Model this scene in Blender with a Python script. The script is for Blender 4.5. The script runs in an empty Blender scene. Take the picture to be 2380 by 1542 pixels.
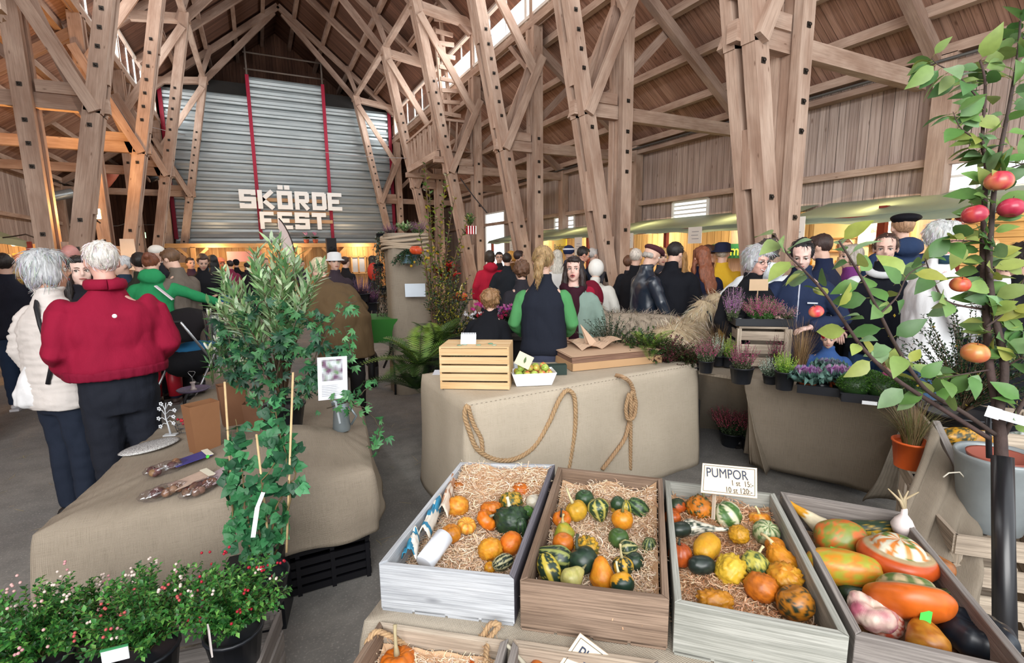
import bpy, math, random
import numpy as np
from mathutils import Vector, Matrix, noise
PI = math.pi
R = random.Random(7)
SC = bpy.context.scene
COL = SC.collection
# ------------------------------------------------------------------ camera
PSI = math.radians(26.8); TH = math.radians(8.95); RO = math.radians(.77); F = 1150.0; H = 1.65
FW = Vector((math.sin(PSI)*math.cos(TH), math.cos(PSI)*math.cos(TH), -math.sin(TH)))
R0 = Vector((math.cos(PSI), -math.sin(PSI), 0)); U0 = R0.cross(FW)
CR = R0*math.cos(RO)-U0*math.sin(RO); CU = U0*math.cos(RO)+R0*math.sin(RO)
cam = bpy.data.objects.new('camera', bpy.data.cameras.new('camera')); COL.objects.link(cam)
cam.matrix_world = Matrix(((CR.x, CU.x, -FW.x, 0), (CR.y, CU.y, -FW.y, 0), (CR.z, CU.z, -FW.z, H), (0, 0, 0, 1)))
cam.data.sensor_width = 36; cam.data.lens = F/2380*36; cam.data.clip_start = .05; cam.data.clip_end = 200
SC.camera = cam
def ray(u, v): return FW+CR*((u-1190)/F)-CU*((v-771)/F)
O = Vector((0, 0, H))
def PZ(u, v, z): d = ray(u, v); return O+d*((z-H)/d.z)
def PY(u, v, y): d = ray(u, v); return O+d*(y/d.y)
def PX(u, v, x): d = ray(u, v); return O+d*(x/d.x)
def PD(u, v, t): return O+ray(u, v)*t
def depth(p): return (Vector(p)-O).dot(FW)
# ------------------------------------------------------------------ colour + materials
def lin(h):
    if not isinstance(h, str): return tuple(h)[:3]
    h = h.lstrip('#'); o = []
    for i in (0, 2, 4):
        c = int(h[i:i+2], 16)/255; o.append(c/12.92 if c <= .04045 else ((c+.055)/1.055)**2.4)
    return tuple(o)
def mixc(a, b, t): return tuple(a[i]*(1-t)+b[i]*t for i in range(3))
def jit(c, a=.15, r=R): k = 1+r.uniform(-a, a); return tuple(min(1, max(0, x*k*(1+r.uniform(-a, a)*.4))) for x in c)
class NT:
    def __init__(s, name):
        s.m = bpy.data.materials.new(name); s.m.use_nodes = True; s.t = s.m.node_tree; s.n = s.t.nodes
        s.b = s.n['Principled BSDF']; s.out = s.n['Material Output']
    def add(s, typ, **kw):
        n = s.n.new('ShaderNode'+typ)
        for k, v in kw.items(): setattr(n, k, v)
        return n
    def l(s, a, b): s.t.links.new(a, b)
    def math(s, op, a, b=None, c=None):
        n = s.add('Math', operation=op)
        for i, x in enumerate((a, b, c)):
            if x is None: continue
            if isinstance(x, (int, float)): n.inputs[i].default_value = x
            else: s.l(x, n.inputs[i])
        return n.outputs[0]
    def mix(s, fac, a, b, mode='MIX'):
        n = s.add('Mix', data_type='RGBA', blend_type=mode)
        for i, x in ((0, fac), (6, a), (7, b)):
            if isinstance(x, (int, float)): n.inputs[i].default_value = x
            elif isinstance(x, tuple): n.inputs[i].default_value = (*x, 1)
            else: s.l(x, n.inputs[i])
        return n.outputs[2]
    def noise(s, vec, scale, detail=3, rough=.55):
        n = s.add('TexNoise'); n.inputs['Scale'].default_value = scale; n.inputs['Detail'].default_value = detail
        n.inputs['Roughness'].default_value = rough
        if vec is not None: s.l(vec, n.inputs['Vector'])
        return n.outputs['Fac']
    def mapv(s, src, scale):
        n = s.add('Mapping'); n.inputs['Scale'].default_value = scale; s.l(src, n.inputs['Vector']); return n.outputs[0]
    def ramp(s, fac, pts):
        n = s.add('ValToRGB'); e = n.color_ramp.elements
        while len(e) < len(pts): e.new(.5)
        for i, (p, c) in enumerate(pts): e[i].position = p; e[i].color = (*lin(c), 1)
        s.l(fac, n.inputs[0]); return n.outputs[0]
    def bump(s, h, strength=.4, dist=.01):
        n = s.add('Bump'); n.inputs['Strength'].default_value = strength; n.inputs['Distance'].default_value = dist
        s.l(h, n.inputs['Height']); s.l(n.outputs[0], s.b.inputs['Normal'])
    def coord(s, w='Object'): return s.add('TexCoord').outputs[w]
_mc = {}
def flat(c, rough=.6, metal=0, bump=0, bscale=60, var=.12, vscale=6, spec=.4, emit=None, es=1):
    k = ('f', c, rough, metal, bump, bscale, var, vscale, spec, emit, es)
    if k in _mc: return _mc[k]
    m = NT('surface'); c3 = lin(c)
    co = m.coord()
    if var:
        n = m.noise(co, vscale, 3); m.l(m.mix(n, tuple(x*(1-var) for x in c3), tuple(min(1, x*(1+var)) for x in c3)), m.b.inputs['Base Color'])
    else: m.b.inputs['Base Color'].default_value = (*c3, 1)
    m.b.inputs['Roughness'].default_value = rough; m.b.inputs['Metallic'].default_value = metal
    m.b.inputs['Specular IOR Level'].default_value = spec
    if bump: m.bump(m.noise(co, bscale, 4), bump, .004)
    if emit: m.b.inputs['Emission Color'].default_value = (*lin(emit), 1); m.b.inputs['Emission Strength'].default_value = es
    _mc[k] = m.m; return m.m
def attr(rough=.6, bump=0, bscale=80, spec=.4, var=.1, trans=0, vscale=30, metal=0):
    k = ('a', rough, bump, bscale, spec, var, trans, vscale, metal)
    if k in _mc: return _mc[k]
    m = NT('coloured_surface'); a = m.add('Attribute', attribute_name='Col').outputs['Color']; co = m.coord()
    if var: a = m.mix(1, a, m.ramp(m.noise(co, vscale, 3), [(.25, (1-var*2,)*3), (.75, (1, 1, 1))]), 'MULTIPLY')
    m.l(a, m.b.inputs['Base Color']); m.b.inputs['Roughness'].default_value = rough
    m.b.inputs['Metallic'].default_value = metal
    m.b.inputs['Specular IOR Level'].default_value = spec
    if bump: m.bump(m.noise(co, bscale, 4), bump, .003)
    if trans:
        t = m.add('BsdfTranslucent'); m.l(a, t.inputs[0]); x = m.add('MixShader'); x.inputs[0].default_value = trans
        m.l(m.b.outputs[0], x.inputs[1]); m.l(t.outputs[0], x.inputs[2]); m.l(x.outputs[0], m.out.inputs[0])
    _mc[k] = m.m; return m.m
def wood(c1, c2, dark, grain=1, rough=.75, con=1, bump=.35, knots=True):
    """timber: UV u runs along the piece (metres), v across"""
    k = ('w', c1, c2, dark, grain, rough, con)
    if k in _mc: return _mc[k]
    m = NT('timber'); uv = m.coord('UV')
    g = m.noise(m.mapv(uv, (1.6*grain, 55*grain, 1)), 1, 6, .68)
    g2 = m.noise(m.mapv(uv, (5*grain, 210*grain, 1)), 1, 4, .65)
    w = m.noise(m.mapv(uv, (1.1, 3.5, 1)), 1.1, 3)
    c = m.mix(m.ramp(w, [(.35, (0, 0, 0)), (.65, (1, 1, 1))]), lin(c1), lin(c2))
    c = m.mix(m.ramp(g, [(.46, (0, 0, 0)), (.76, (.5*con,)*3)]), c, lin(dark))
    c = m.mix(m.ramp(g2, [(.42, (0, 0, 0)), (.78, (.45*con,)*3)]), c, lin(dark))
    if knots:
        vo = m.add('TexVoronoi'); vo.inputs['Scale'].default_value = 1; m.l(m.mapv(uv, (3, 9, 1)), vo.inputs['Vector'])
        kn = m.ramp(vo.outputs['Distance'], [(.03, (.8, .8, .8)), (.1, (0, 0, 0))]); c = m.mix(kn, c, lin(dark))
    m.l(c, m.b.inputs['Base Color']); m.b.inputs['Roughness'].default_value = rough; m.b.inputs['Specular IOR Level'].default_value = .25
    m.bump(g, bump, .004); _mc[k] = m.m; return m.m
def planks(c1, c2, dark, width=.14, gap=.06, length=40, gapcol='1a1410', rough=.8, bump=.5, var=1.0):
    """boarding: UV u along the boards, v across, in metres"""
    k = ('p', c1, c2, dark, width, gap, length)
    if k in _mc: return _mc[k]
    m = NT('boarding'); uv = m.coord('UV'); sp = m.add('SeparateXYZ'); m.l(uv, sp.inputs[0])
    x, y = sp.outputs[0], sp.outputs[1]
    v = m.math('DIVIDE', y, width); fl = m.math('FLOOR', v); fr = m.math('FRACT', v)
    wn = m.add('TexWhiteNoise', noise_dimensions='1D'); m.l(fl, wn.inputs['W']); r1 = wn.outputs['Value']
    off = m.math('MULTIPLY', r1, 17.3); cb = m.add('CombineXYZ'); m.l(m.math('ADD', x, off), cb.inputs[0]); m.l(y, cb.inputs[1]); m.l(off, cb.inputs[2])
    g = m.noise(m.mapv(cb.outputs[0], (1.2, 45, 1)), 1, 5, .6); w = m.noise(m.mapv(cb.outputs[0], (1.5, 5, 1)), 1, 3)
    c = m.mix(m.math('ADD', m.math('MULTIPLY', r1, .75*var), m.math('MULTIPLY', w, .4)), lin(c1), lin(c2))
    c = m.mix(m.ramp(g, [(.42, (0, 0, 0)), (.75, (.8, .8, .8))]), c, lin(dark))
    vo = m.add('TexVoronoi'); vo.inputs['Scale'].default_value = 1; m.l(m.mapv(cb.outputs[0], (2.2, 7, 1)), vo.inputs['Vector'])
    c = m.mix(m.ramp(vo.outputs['Distance'], [(.04, (.8, .8, .8)), (.12, (0, 0, 0))]), c, lin(dark))
    e = m.math('LESS_THAN', fr, gap); wn2 = m.add('TexWhiteNoise', noise_dimensions='1D'); m.l(m.math('ADD', fl, 91.7), wn2.inputs['W'])
    c = m.mix(m.math('MULTIPLY', e, m.math('ADD', m.math('MULTIPLY', wn2.outputs['Value'], .55), .45)), c, lin(gapcol))
    m.l(c, m.b.inputs['Base Color']); m.b.inputs['Roughness'].default_value = rough; m.b.inputs['Specular IOR Level'].default_value = .2
    m.bump(m.math('SUBTRACT', m.math('MULTIPLY', g, .3), e), bump, .01); _mc[k] = m.m; return m.m
def burlap(c, c2, dark, freq=260, bump=.6):
    k = ('b', c, c2, dark, freq)
    if k in _mc: return _mc[k]
    m = NT('woven_jute'); uv = m.coord('UV'); sp = m.add('SeparateXYZ'); m.l(uv, sp.inputs[0])
    wob = m.noise(m.mapv(uv, (9, 9, 9)), 1, 2); wob = m.math('MULTIPLY', wob, 6)
    a = m.math('SINE', m.math('ADD', m.math('MULTIPLY', sp.outputs[0], freq*2), wob)); b = m.math('SINE', m.math('ADD', m.math('MULTIPLY', sp.outputs[1], freq*2), wob))
    t1 = m.noise(m.mapv(uv, (freq*1.5, 12, 1)), 1, 2); t2 = m.noise(m.mapv(uv, (12, freq*1.5, 1)), 1, 2)
    wv = m.math('MULTIPLY', m.math('ADD', a, 1), m.math('ADD', b, 1)); wv = m.math('MULTIPLY', wv, .25)
    col = m.mix(m.noise(m.mapv(uv, (2.2, 2.2, 1)), 1, 4), lin(c), lin(c2))
    th = m.math('ADD', m.math('MULTIPLY', t1, .5), m.math('MULTIPLY', t2, .5))
    col = m.mix(m.ramp(th, [(.33, (.6, .6, .6)), (.5, (0, 0, 0))]), col, lin(dark)); col = m.mix(m.ramp(wv, [(0, (.35, .35, .35)), (.3, (0, 0, 0))]), col, lin(dark))
    m.l(col, m.b.inputs['Base Color']); m.b.inputs['Roughness'].default_value = .9; m.b.inputs['Specular IOR Level'].default_value = .1
    m.bump(m.math('ADD', wv, th), bump, .002); _mc[k] = m.m; return m.m
def cloth(c, bump=.3, rough=.85, scale=9, sheen=0, var=.12):
    k = ('c', c, bump, rough, scale, sheen, var)
    if k in _mc: return _mc[k]
    m = NT('cloth'); co = m.coord(); c3 = lin(c)
    n = m.noise(m.mapv(co, (1, 1, .45)), scale, 4); f = m.noise(co, 330, 2)
    m.l(m.mix(n, tuple(x*(1-var) for x in c3), tuple(min(1, x*(1+var)) for x in c3)), m.b.inputs['Base Color'])
    m.b.inputs['Roughness'].default_value = rough; m.b.inputs['Specular IOR Level'].default_value = .2; m.b.inputs['Sheen Weight'].default_value = sheen
    m.bump(m.math('ADD', n, m.math('MULTIPLY', f, .08)), bump, .03); _mc[k] = m.m; return m.m
def hairmat(c):
    k = ('h', c)
    if k in _mc: return _mc[k]
    m = NT('hair'); co = m.coord(); n = m.noise(m.mapv(co, (90, 90, 12)), 1, 4, .7); c3 = lin(c)
    m.l(m.mix(m.ramp(n, [(.3, (0, 0, 0)), (.7, (1, 1, 1))]), tuple(x*.45 for x in c3), tuple(min(1, x*1.25) for x in c3)), m.b.inputs['Base Color'])
    m.b.inputs['Roughness'].default_value = .5; m.bump(n, .9, .006); _mc[k] = m.m; return m.m
def glow(c, s):
    m = NT('glowing_surface'); m.b.inputs['Base Color'].default_value = (0, 0, 0, 1); m.b.inputs['Emission Color'].default_value = (*lin(c), 1); m.b.inputs['Emission Strength'].default_value = s; return m.m
def glassmat(tint=(1, 1, 1), gl=.08, rough=.05):
    k = ('g', tint, gl)
    if k in _mc: return _mc[k]
    m = NT('clear_pane'); t = m.add('BsdfTransparent'); t.inputs[0].default_value = (*tint, 1); g = m.add('BsdfGlossy'); g.inputs['Roughness'].default_value = rough
    x = m.add('MixShader'); x.inputs[0].default_value = gl; m.l(t.outputs[0], x.inputs[1]); m.l(g.outputs[0], x.inputs[2]); m.l(x.outputs[0], m.out.inputs[0])
    _mc[k] = m.m; return m.m
# ------------------------------------------------------------------ objects
def tag(o, label=None, cat=None, group=None, kind=None):
    if label: o['label'] = label
    if cat: o['category'] = cat
    if group: o['group'] = group
    if kind: o['kind'] = kind
    return o
def empty(name, loc=(0, 0, 0), rz=0, label=None, cat=None, group=None):
    o = bpy.data.objects.new(name, None); COL.objects.link(o); o.location = loc; o.rotation_euler = (0, 0, rz); o.empty_display_size = .05
    return tag(o, label, cat, group)
def mat_of(o):
    m = o.matrix_basis.copy()
    while o.parent: o = o.parent; m = o.matrix_basis @ m
    return m
def basis(d, up=(0, 0, 1)):
    d = Vector(d).normalized(); up = Vector(up)
    if abs(d.dot(up.normalized())) > .98: up = Vector((1, 0, 0)) if abs(d.x) < .9 else Vector((0, 1, 0))
    s = d.cross(up).normalized(); u = s.cross(d).normalized(); return d, s, u
class MB:
    def __init__(s): s.v = []; s.f = []; s.c = []; s.s = []; s.uv = []
    def add(s, vs, fs, col=(.5, .5, .5), smooth=False, uvs=None):
        b = len(s.v); s.v += [tuple(p) for p in vs]
        for i, f in enumerate(fs):
            s.f.append(tuple(b+j for j in f)); s.c.append(col[i] if isinstance(col, list) else col); s.s.append(smooth); s.uv.append(uvs[i] if uvs else None)
        return s
    def hexa(s, P, col=(.5, .5, .5), ax=None):
        """8 corners: bottom 0-3 ccw, top 4-7"""
        P = [Vector(p) for p in P]
        if ax is None:
            e = [P[1]-P[0], P[3]-P[0], P[4]-P[0]]; ax = max(e, key=lambda q: q.length)
        ax = ax.normalized(); ou, ov = R.uniform(0, 40), R.uniform(0, 40)
        fs = [(3, 2, 1, 0), (4, 5, 6, 7), (0, 1, 5, 4), (1, 2, 6, 5), (2, 3, 7, 6), (3, 0, 4, 7)]; uvs = []
        for f in fs:
            n = (P[f[1]]-P[f[0]]).cross(P[f[2]]-P[f[1]])
            if n.length < 1e-12: n = Vector((0, 0, 1))
            n.normalize()
            if abs(n.dot(ax)) > .8: a, b = basis(n)[1:]; uvs.append([(P[j].dot(a)*.2+ou, P[j].dot(b)+ov) for j in f])
            else: b = n.cross(ax); uvs.append([(P[j].dot(ax)+ou, P[j].dot(b)+ov) for j in f])
        return s.add(P, fs, col, False, uvs)
    def box(s, c, sz, rz=0, col=(.5, .5, .5), M=None, ax=None):
        c = Vector(c); hx, hy, hz = sz[0]/2, sz[1]/2, sz[2]/2
        P = [Vector(p) for p in ((-hx, -hy, -hz), (hx, -hy, -hz), (hx, hy, -hz), (-hx, hy, -hz), (-hx, -hy, hz), (hx, -hy, hz), (hx, hy, hz), (-hx, hy, hz))]
        if M is None: M = Matrix.Rotation(rz, 3, 'Z')
        return s.hexa([c+M@p for p in P], col, (M@Vector(ax)) if ax else None)
    def beam(s, a, b, w, h, up=(0, 0, 1), col=(.5, .5, .5)):
        """w across (side), h along 'up'"""
        a, b = Vector(a), Vector(b); d, sd, u = basis(b-a, up); P = []
        for p in (a, b): P += [p-sd*w/2-u*h/2, p+sd*w/2-u*h/2, p+sd*w/2+u*h/2, p-sd*w/2+u*h/2]
        return s.hexa([P[i] for i in (0, 1, 2, 3, 4, 5, 6, 7)], col, d)
    def tube(s, pts, rad, seg=8, col=(.5, .5, .5), cap=True, smooth=True, flat=1.0):
        pts = [Vector(p) for p in pts]; n = len(pts)
        if not isinstance(rad, (list, tuple)): rad = [rad]*n
        vs = []; fs = []; up = Vector((0, 0, 1)); L = 0; uvs = []; Ls = [0]
        for i in range(1, n): L += (pts[i]-pts[i-1]).length; Ls.append(L)
        pu = None
        for i, p in enumerate(pts):
            d = (pts[min(i+1, n-1)]-pts[max(i-1, 0)])
            if d.length < 1e-9: d = Vector((0, 0, 1))
            if pu is None: d, sd, u = basis(d)
            else:
                d.normalize(); u = (pu-d*pu.dot(d))
                if u.length < 1e-6: d, sd, u = basis(d)
                else: u.normalize(); sd = d.cross(u)
            pu = u
            for k in range(seg): a = 2*PI*k/seg; vs.append(p+(sd*math.cos(a)+u*math.sin(a)*flat)*rad[i])
        for i in range(n-1):
            for k in range(seg):
                k2 = (k+1) % seg; fs.append((i*seg+k, i*seg+k2, (i+1)*seg+k2, (i+1)*seg+k)); r = 6.28*rad[i]/seg
                uvs.append([(Ls[i], k*r), (Ls[i], (k+1)*r), (Ls[i+1], (k+1)*r), (Ls[i+1], k*r)])
        if cap:
            fs.append(tuple(range(seg-1, -1, -1))); fs.append(tuple((n-1)*seg+k for k in range(seg)))
            uvs.append([(0, 0)]*seg); uvs.append([(0, 0)]*seg)
        return s.add(vs, fs, col, smooth, uvs)
    def lathe(s, prof, c=(0, 0, 0), seg=20, col=(.5, .5, .5), M=None, sx=1, sy=1, smooth=True, cap=True):
        c = Vector(c); vs = []; fs = []; n = len(prof)
        for r, z in prof:
            for k in range(seg):
                a = 2*PI*k/seg; p = Vector((r*math.cos(a)*sx, r*math.sin(a)*sy, z)); vs.append(c+(M@p if M else p))
        for i in range(n-1):
            for k in range(seg): k2 = (k+1) % seg; fs.append((i*seg+k, i*seg+k2, (i+1)*seg+k2, (i+1)*seg+k))
        if cap:
            if prof[0][0] > 1e-6: fs.append(tuple(range(seg-1, -1, -1)))
            if prof[-1][0] > 1e-6: fs.append(tuple((n-1)*seg+k for k in range(seg)))
        return s.add(vs, fs, col, smooth)
    def ell(s, c, r, M=None, seg=14, rings=9, col=(.5, .5, .5)):
        c = Vector(c); r = (r, r, r) if isinstance(r, (int, float)) else r; vs = []; fs = []
        def tr(p): p = Vector((p[0]*r[0], p[1]*r[1], p[2]*r[2])); return c+(M@p if M else p)
        vs.append(tr((0, 0, -1)))
        for i in range(1, rings):
            a = -PI/2+PI*i/rings
            for k in range(seg): b = 2*PI*k/seg; vs.append(tr((math.cos(a)*math.cos(b), math.cos(a)*math.sin(b), math.sin(a))))
        vs.append(tr((0, 0, 1))); N = len(vs)-1
        for k in range(seg): fs.append((0, 1+(k+1) % seg, 1+k)); fs.append((N, N-seg+k, N-seg+(k+1) % seg))
        for i in range(rings-2):
            for k in range(seg): k2 = (k+1) % seg; fs.append((1+i*seg+k, 1+i*seg+k2, 1+(i+1)*seg+k2, 1+(i+1)*seg+k))
        return s.add(vs, fs, col, True)
    def prism(s, poly, a, b, col=(.5, .5, .5), holes=None):
        """poly: list of Vector points (planar), extruded by vector from offset a to b (Vectors)"""
        n = len(poly); vs = [Vector(p)+a for p in poly]+[Vector(p)+b for p in poly]
        fs = [tuple(range(n-1, -1, -1)), tuple(range(n, 2*n))]+[(i, (i+1) % n, n+(i+1) % n, n+i) for i in range(n)]
        return s.add(vs, fs, col)
    def leaf(s, p, d, n, L, W, col, curl=.25, fold=.2, seg=2, wide=.45):
        """ovate leaf from p along d, facing n"""
        p = Vector(p); d, sd, u = basis(d, n); vs = []; fs = []
        for i in range(seg+1):
            t = i/seg; w = W*.5*(math.sin(PI*min(1, t**(.8 if wide < .5 else 1.2)))+.02); q = p+d*L*t-u*L*curl*t*t
            vs += [q-sd*w+u*w*fold, q, q+sd*w+u*w*fold]
        for i in range(seg): a = i*3; fs += [(a, a+1, a+4, a+3), (a+1, a+2, a+5, a+4)]
        return s.add(vs, fs, col, True)
    def dleaf(s, p, d, n, L, W, col, curl=.3, fold=.25):
        """cheap diamond leaf"""
        p = Vector(p); d, sd, u = basis(d, n); m = p+d*L*.5-u*L*curl*.2
        return s.add([p, m-sd*W/2+u*W*fold, p+d*L-u*L*curl, m+sd*W/2+u*W*fold, m], [(0, 4, 1), (1, 4, 2), (2, 4, 3), (3, 4, 0)], col, True)
    def build(s, name, mat, parent=None, world=True, origin=None):
        me = bpy.data.meshes.new(name); vs = s.v; loc = Vector((0, 0, 0))
        if parent is None and vs:
            a = np.array(vs); loc = Vector(((a[:, 0].min()+a[:, 0].max())/2, (a[:, 1].min()+a[:, 1].max())/2, a[:, 2].min())) if origin is None else Vector(origin)
            vs = (a-np.array(loc)).tolist()
        elif parent is not None and world:
            M = mat_of(parent).inverted(); A = np.array(M.to_3x3()); vs = (np.array(vs)@A.T+np.array(M.translation)).tolist()
        me.from_pydata(vs, [], s.f)
        nl = len(me.loops); cols = np.ones((nl, 4), dtype=np.float32); uvs = np.zeros((nl, 2), dtype=np.float32); k = 0
        for i, f in enumerate(s.f):
            m = len(f); c = s.c[i]
            if isinstance(c[0], (tuple, list)): cols[k:k+m, :3] = c
            else: cols[k:k+m, :3] = c
            if s.uv[i] is not None: uvs[k:k+m] = s.uv[i]
            k += m
        ca = me.color_attributes.new('Col', 'FLOAT_COLOR', 'CORNER'); ca.data.foreach_set('color', cols.ravel())
        ul = me.uv_layers.new(name='UVMap'); ul.data.foreach_set('uv', uvs.ravel())
        me.polygons.foreach_set('use_smooth', s.s); me.materials.append(mat); me.update()
        o = bpy.data.objects.new(name, me); COL.objects.link(o)
        if parent is not None: o.parent = parent
        else: o.location = loc
        return o
def copy_tree(o, parent=None):
    c = o.copy(); COL.objects.link(c); c.parent = parent
    for ch in [x for x in o.children]: copy_tree(ch, c)
    return c
def text_mesh(txt, size, name, mat, M, parent, ext=.001, align='LEFT', shear=0, world=True, sq=1):
    M = M @ Matrix.Diagonal((sq, 1, 1, 1))
    cu = bpy.data.curves.new('t', 'FONT'); cu.body = txt; cu.size = size; cu.extrude = ext; cu.align_x = align; cu.shear = shear
    o = bpy.data.objects.new('t', cu); COL.objects.link(o); dg = bpy.context.evaluated_depsgraph_get()
    me = bpy.data.meshes.new_from_object(o.evaluated_get(dg)); bpy.data.objects.remove(o); bpy.data.curves.remove(cu)
    me.transform(M if not (world and parent) else mat_of(parent).inverted() @ M); me.materials.clear(); me.materials.append(mat); me.name = name
    q = bpy.data.objects.new(name, me); COL.objects.link(q); q.parent = parent; return q
def frame_mat(o, x, y):
    """matrix placing text: origin o, x axis, y axis(up)"""
    x = Vector(x).normalized(); y = Vector(y); y = (y-x*x.dot(y)).normalized(); z = x.cross(y); o = Vector(o)
    return Matrix(((x.x, y.x, z.x, o.x), (x.y, y.y, z.y, o.y), (x.z, y.z, z.z, o.z), (0, 0, 0, 1)))
LEAF = attr(.45, spec=.45, var=.12, trans=.25)
LEAFD = attr(.5, spec=.4, var=.15, trans=.12)
PAINT = attr(.6, var=.06)
BARK = attr(.8, bump=.6, bscale=120, var=.2)
# ================================================================== BARN
XC = 1.33
TIMB = wood('cdb4a2', 'a98c7a', '6e5344', 1, .78)
TIMB2 = wood('b9a090', '957a6b', '5c473b', 1, .8)
BOARD = planks('cbbab0', 'a8948a', '6e564a', .15, .05)
ROOFB = planks('c29c88', '9a7462', '5e4436', .1, .05, gapcol='2c1d16')
ROOFN = planks('7d5a49', '5b4034', '33231b', .12, .07)
YS, YE = -1.2, 23.4
DW, DV, DT, ZT = 6.77, 3.92, 2.48, 7.5
def sheet(mb, a, b, c, d, un, off=0):
    """quad a b c d; un = unit vector along boards"""
    P = [Vector(p) for p in (a, b, c, d)]; n = (P[1]-P[0]).cross(P[2]-P[0]).normalized(); un = Vector(un).normalized(); vn = n.cross(un)
    mb.add(P, [(0, 1, 2, 3)], (.5, .5, .5), False, [[(p.dot(un)+20, p.dot(vn)+20+off) for p in P]])
def structure(name, mb, mat, label): return tag(mb.build(name, mat), label, None, None, 'structure')
# floor -------------------------------------------------------------
fm = NT('packed_floor'); co = fm.coord()
n1 = fm.noise(co, .55, 5, .6); n2 = fm.noise(co, 7, 5, .65); n3 = fm.noise(co, 90, 3)
c = fm.mix(fm.ramp(n1, [(.35, (0, 0, 0)), (.65, (1, 1, 1))]), lin('62605f'), lin('8b8882')); c = fm.mix(fm.ramp(n2, [(.4, (0, 0, 0)), (.75, (.7, .7, .7))]), c, lin('5b5957'))
c = fm.mix(fm.ramp(n3, [(.55, (0, 0, 0)), (.75, (.5, .5, .5))]), c, lin('b4aea6')); sp_ = fm.add('SeparateXYZ'); fm.l(co, sp_.inputs[0])
fm.l(c, fm.b.inputs['Base Color']); fm.b.inputs['Roughness'].default_value = .85; fm.bump(fm.math('ADD', n2, fm.math('MULTIPLY', n3, .4)), .35, .01)
mb = MB(); mb.box((XC, 10, -.1), (17, 30, .2)); structure('floor', mb, fm.m, 'grey trodden concrete barn floor with bits of straw')
# side walls --------------------------------------------------------
def side_wall(sgn, wins):
    X = XC+sgn*DW; mb = MB(); y = YS; zt = 4.15
    for (y0, y1, z0, z1) in sorted(wins)+[(YE, YE, 0, 0)]:
        sheet(mb, (X, y, 0), (X, y0, 0), (X, y0, zt), (X, y, zt), (0, 0, 1))
        if y1 > y0:
            if z0 > 0: sheet(mb, (X, y0, 0), (X, y1, 0), (X, y1, z0), (X, y0, z0), (0, 0, 1))
            sheet(mb, (X, y0, z1), (X, y1, z1), (X, y1, zt), (X, y0, zt), (0, 0, 1))
        y = y1
    w = structure('wall_right' if sgn > 0 else 'wall_left', mb, BOARD, 'outer aisle wall of weathered upright boards')
    for Y in (3.45, 6.4, 9.3, 12.4, 15.5, 20.4):
        b = MB(); b.beam((X-sgn*.12, Y, 0), (X-sgn*.12, Y, 4.05), .22, .2, (1, 0, 0)); b.build('wall_post', TIMB, w)
    b = MB(); b.beam((X-sgn*.07, YS, 2.76), (X-sgn*.07, YE, 2.76), .12, .1); b.build('wall_rail', TIMB, w)
    b = MB(); b.beam((X-sgn*.1, YS, 3.9), (X-sgn*.1, YE, 3.9), .2, .09); b.build('wall_rail', TIMB2, w)
    b = MB(); b.beam((X-sgn*.16, YS, 4.1), (X-sgn*.16, YE, 4.1), .12, .12); b.build('eave_beam', TIMB, w)
    b = MB(); b.tube([(X-sgn*.25, YS, 3.97), (X-sgn*.25, YE, 3.97)], .02, 8); b.build('conduit_pipe', flat('4c4844', .5), w)
    return w
WR = [(12.0, 13.05, 2.3, 2.7), (7.27, 8.21, 2.34, 2.69), (1.6, 3.55, 2.36, 2.76), (16.5, 18.2, 0, 3.18), (15.95, 18.5, 3.3, 3.78)]
WRs = [w for w in WR if w[2] != 3.3]
side_wall(1, WRs); side_wall(-1, [])
WHITE = flat('eceae4', .5, var=.04); PANE = glassmat((1, 1, 1), .03)
def window(X, y0, y1, z0, z1, nm, nx, nz, label, t=.03):
    mb = MB()
    for z in (z0, z1): mb.beam((X, y0, z), (X, y1, z), .06, .05)
    for y in (y0, y1): mb.beam((X, y, z0), (X, y, z1), .06, .05, (1, 0, 0))
    for i in range(1, nx): y = y0+(y1-y0)*i/nx; mb.beam((X, y, z0), (X, y, z1), .03, t, (1, 0, 0))
    for i in range(1, nz): z = z0+(z1-z0)*i/nz; mb.beam((X, y0, z), (X, y1, z), .03, t)
    w = structure(nm, mb, WHITE, label)
    p = MB(); p.add([(X+.01, y0, z0), (X+.01, y1, z0), (X+.01, y1, z1), (X+.01, y0, z1)], [(0, 1, 2, 3)]); p.build('window_pane', PANE, w); return w
XR = XC+DW
window(XR, 7.27, 8.21, 2.34, 2.69, 'window_1', 1, 4, 'small white barred window above the awning, between the timber posts')
window(XR, 1.6, 3.55, 2.36, 2.76, 'window_2', 4, 2, 'bright window high in the near board wall, behind the apple tree')
window(XR, 12.0, 13.05, 2.3, 2.7, 'window_3', 1, 3, 'small bright window farther down the aisle wall')
window(XR, 16.5, 18.2, .03, 3.18, 'window_4', 1, 2, 'tall bright doorway opening at the far end of the aisle')
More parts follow.
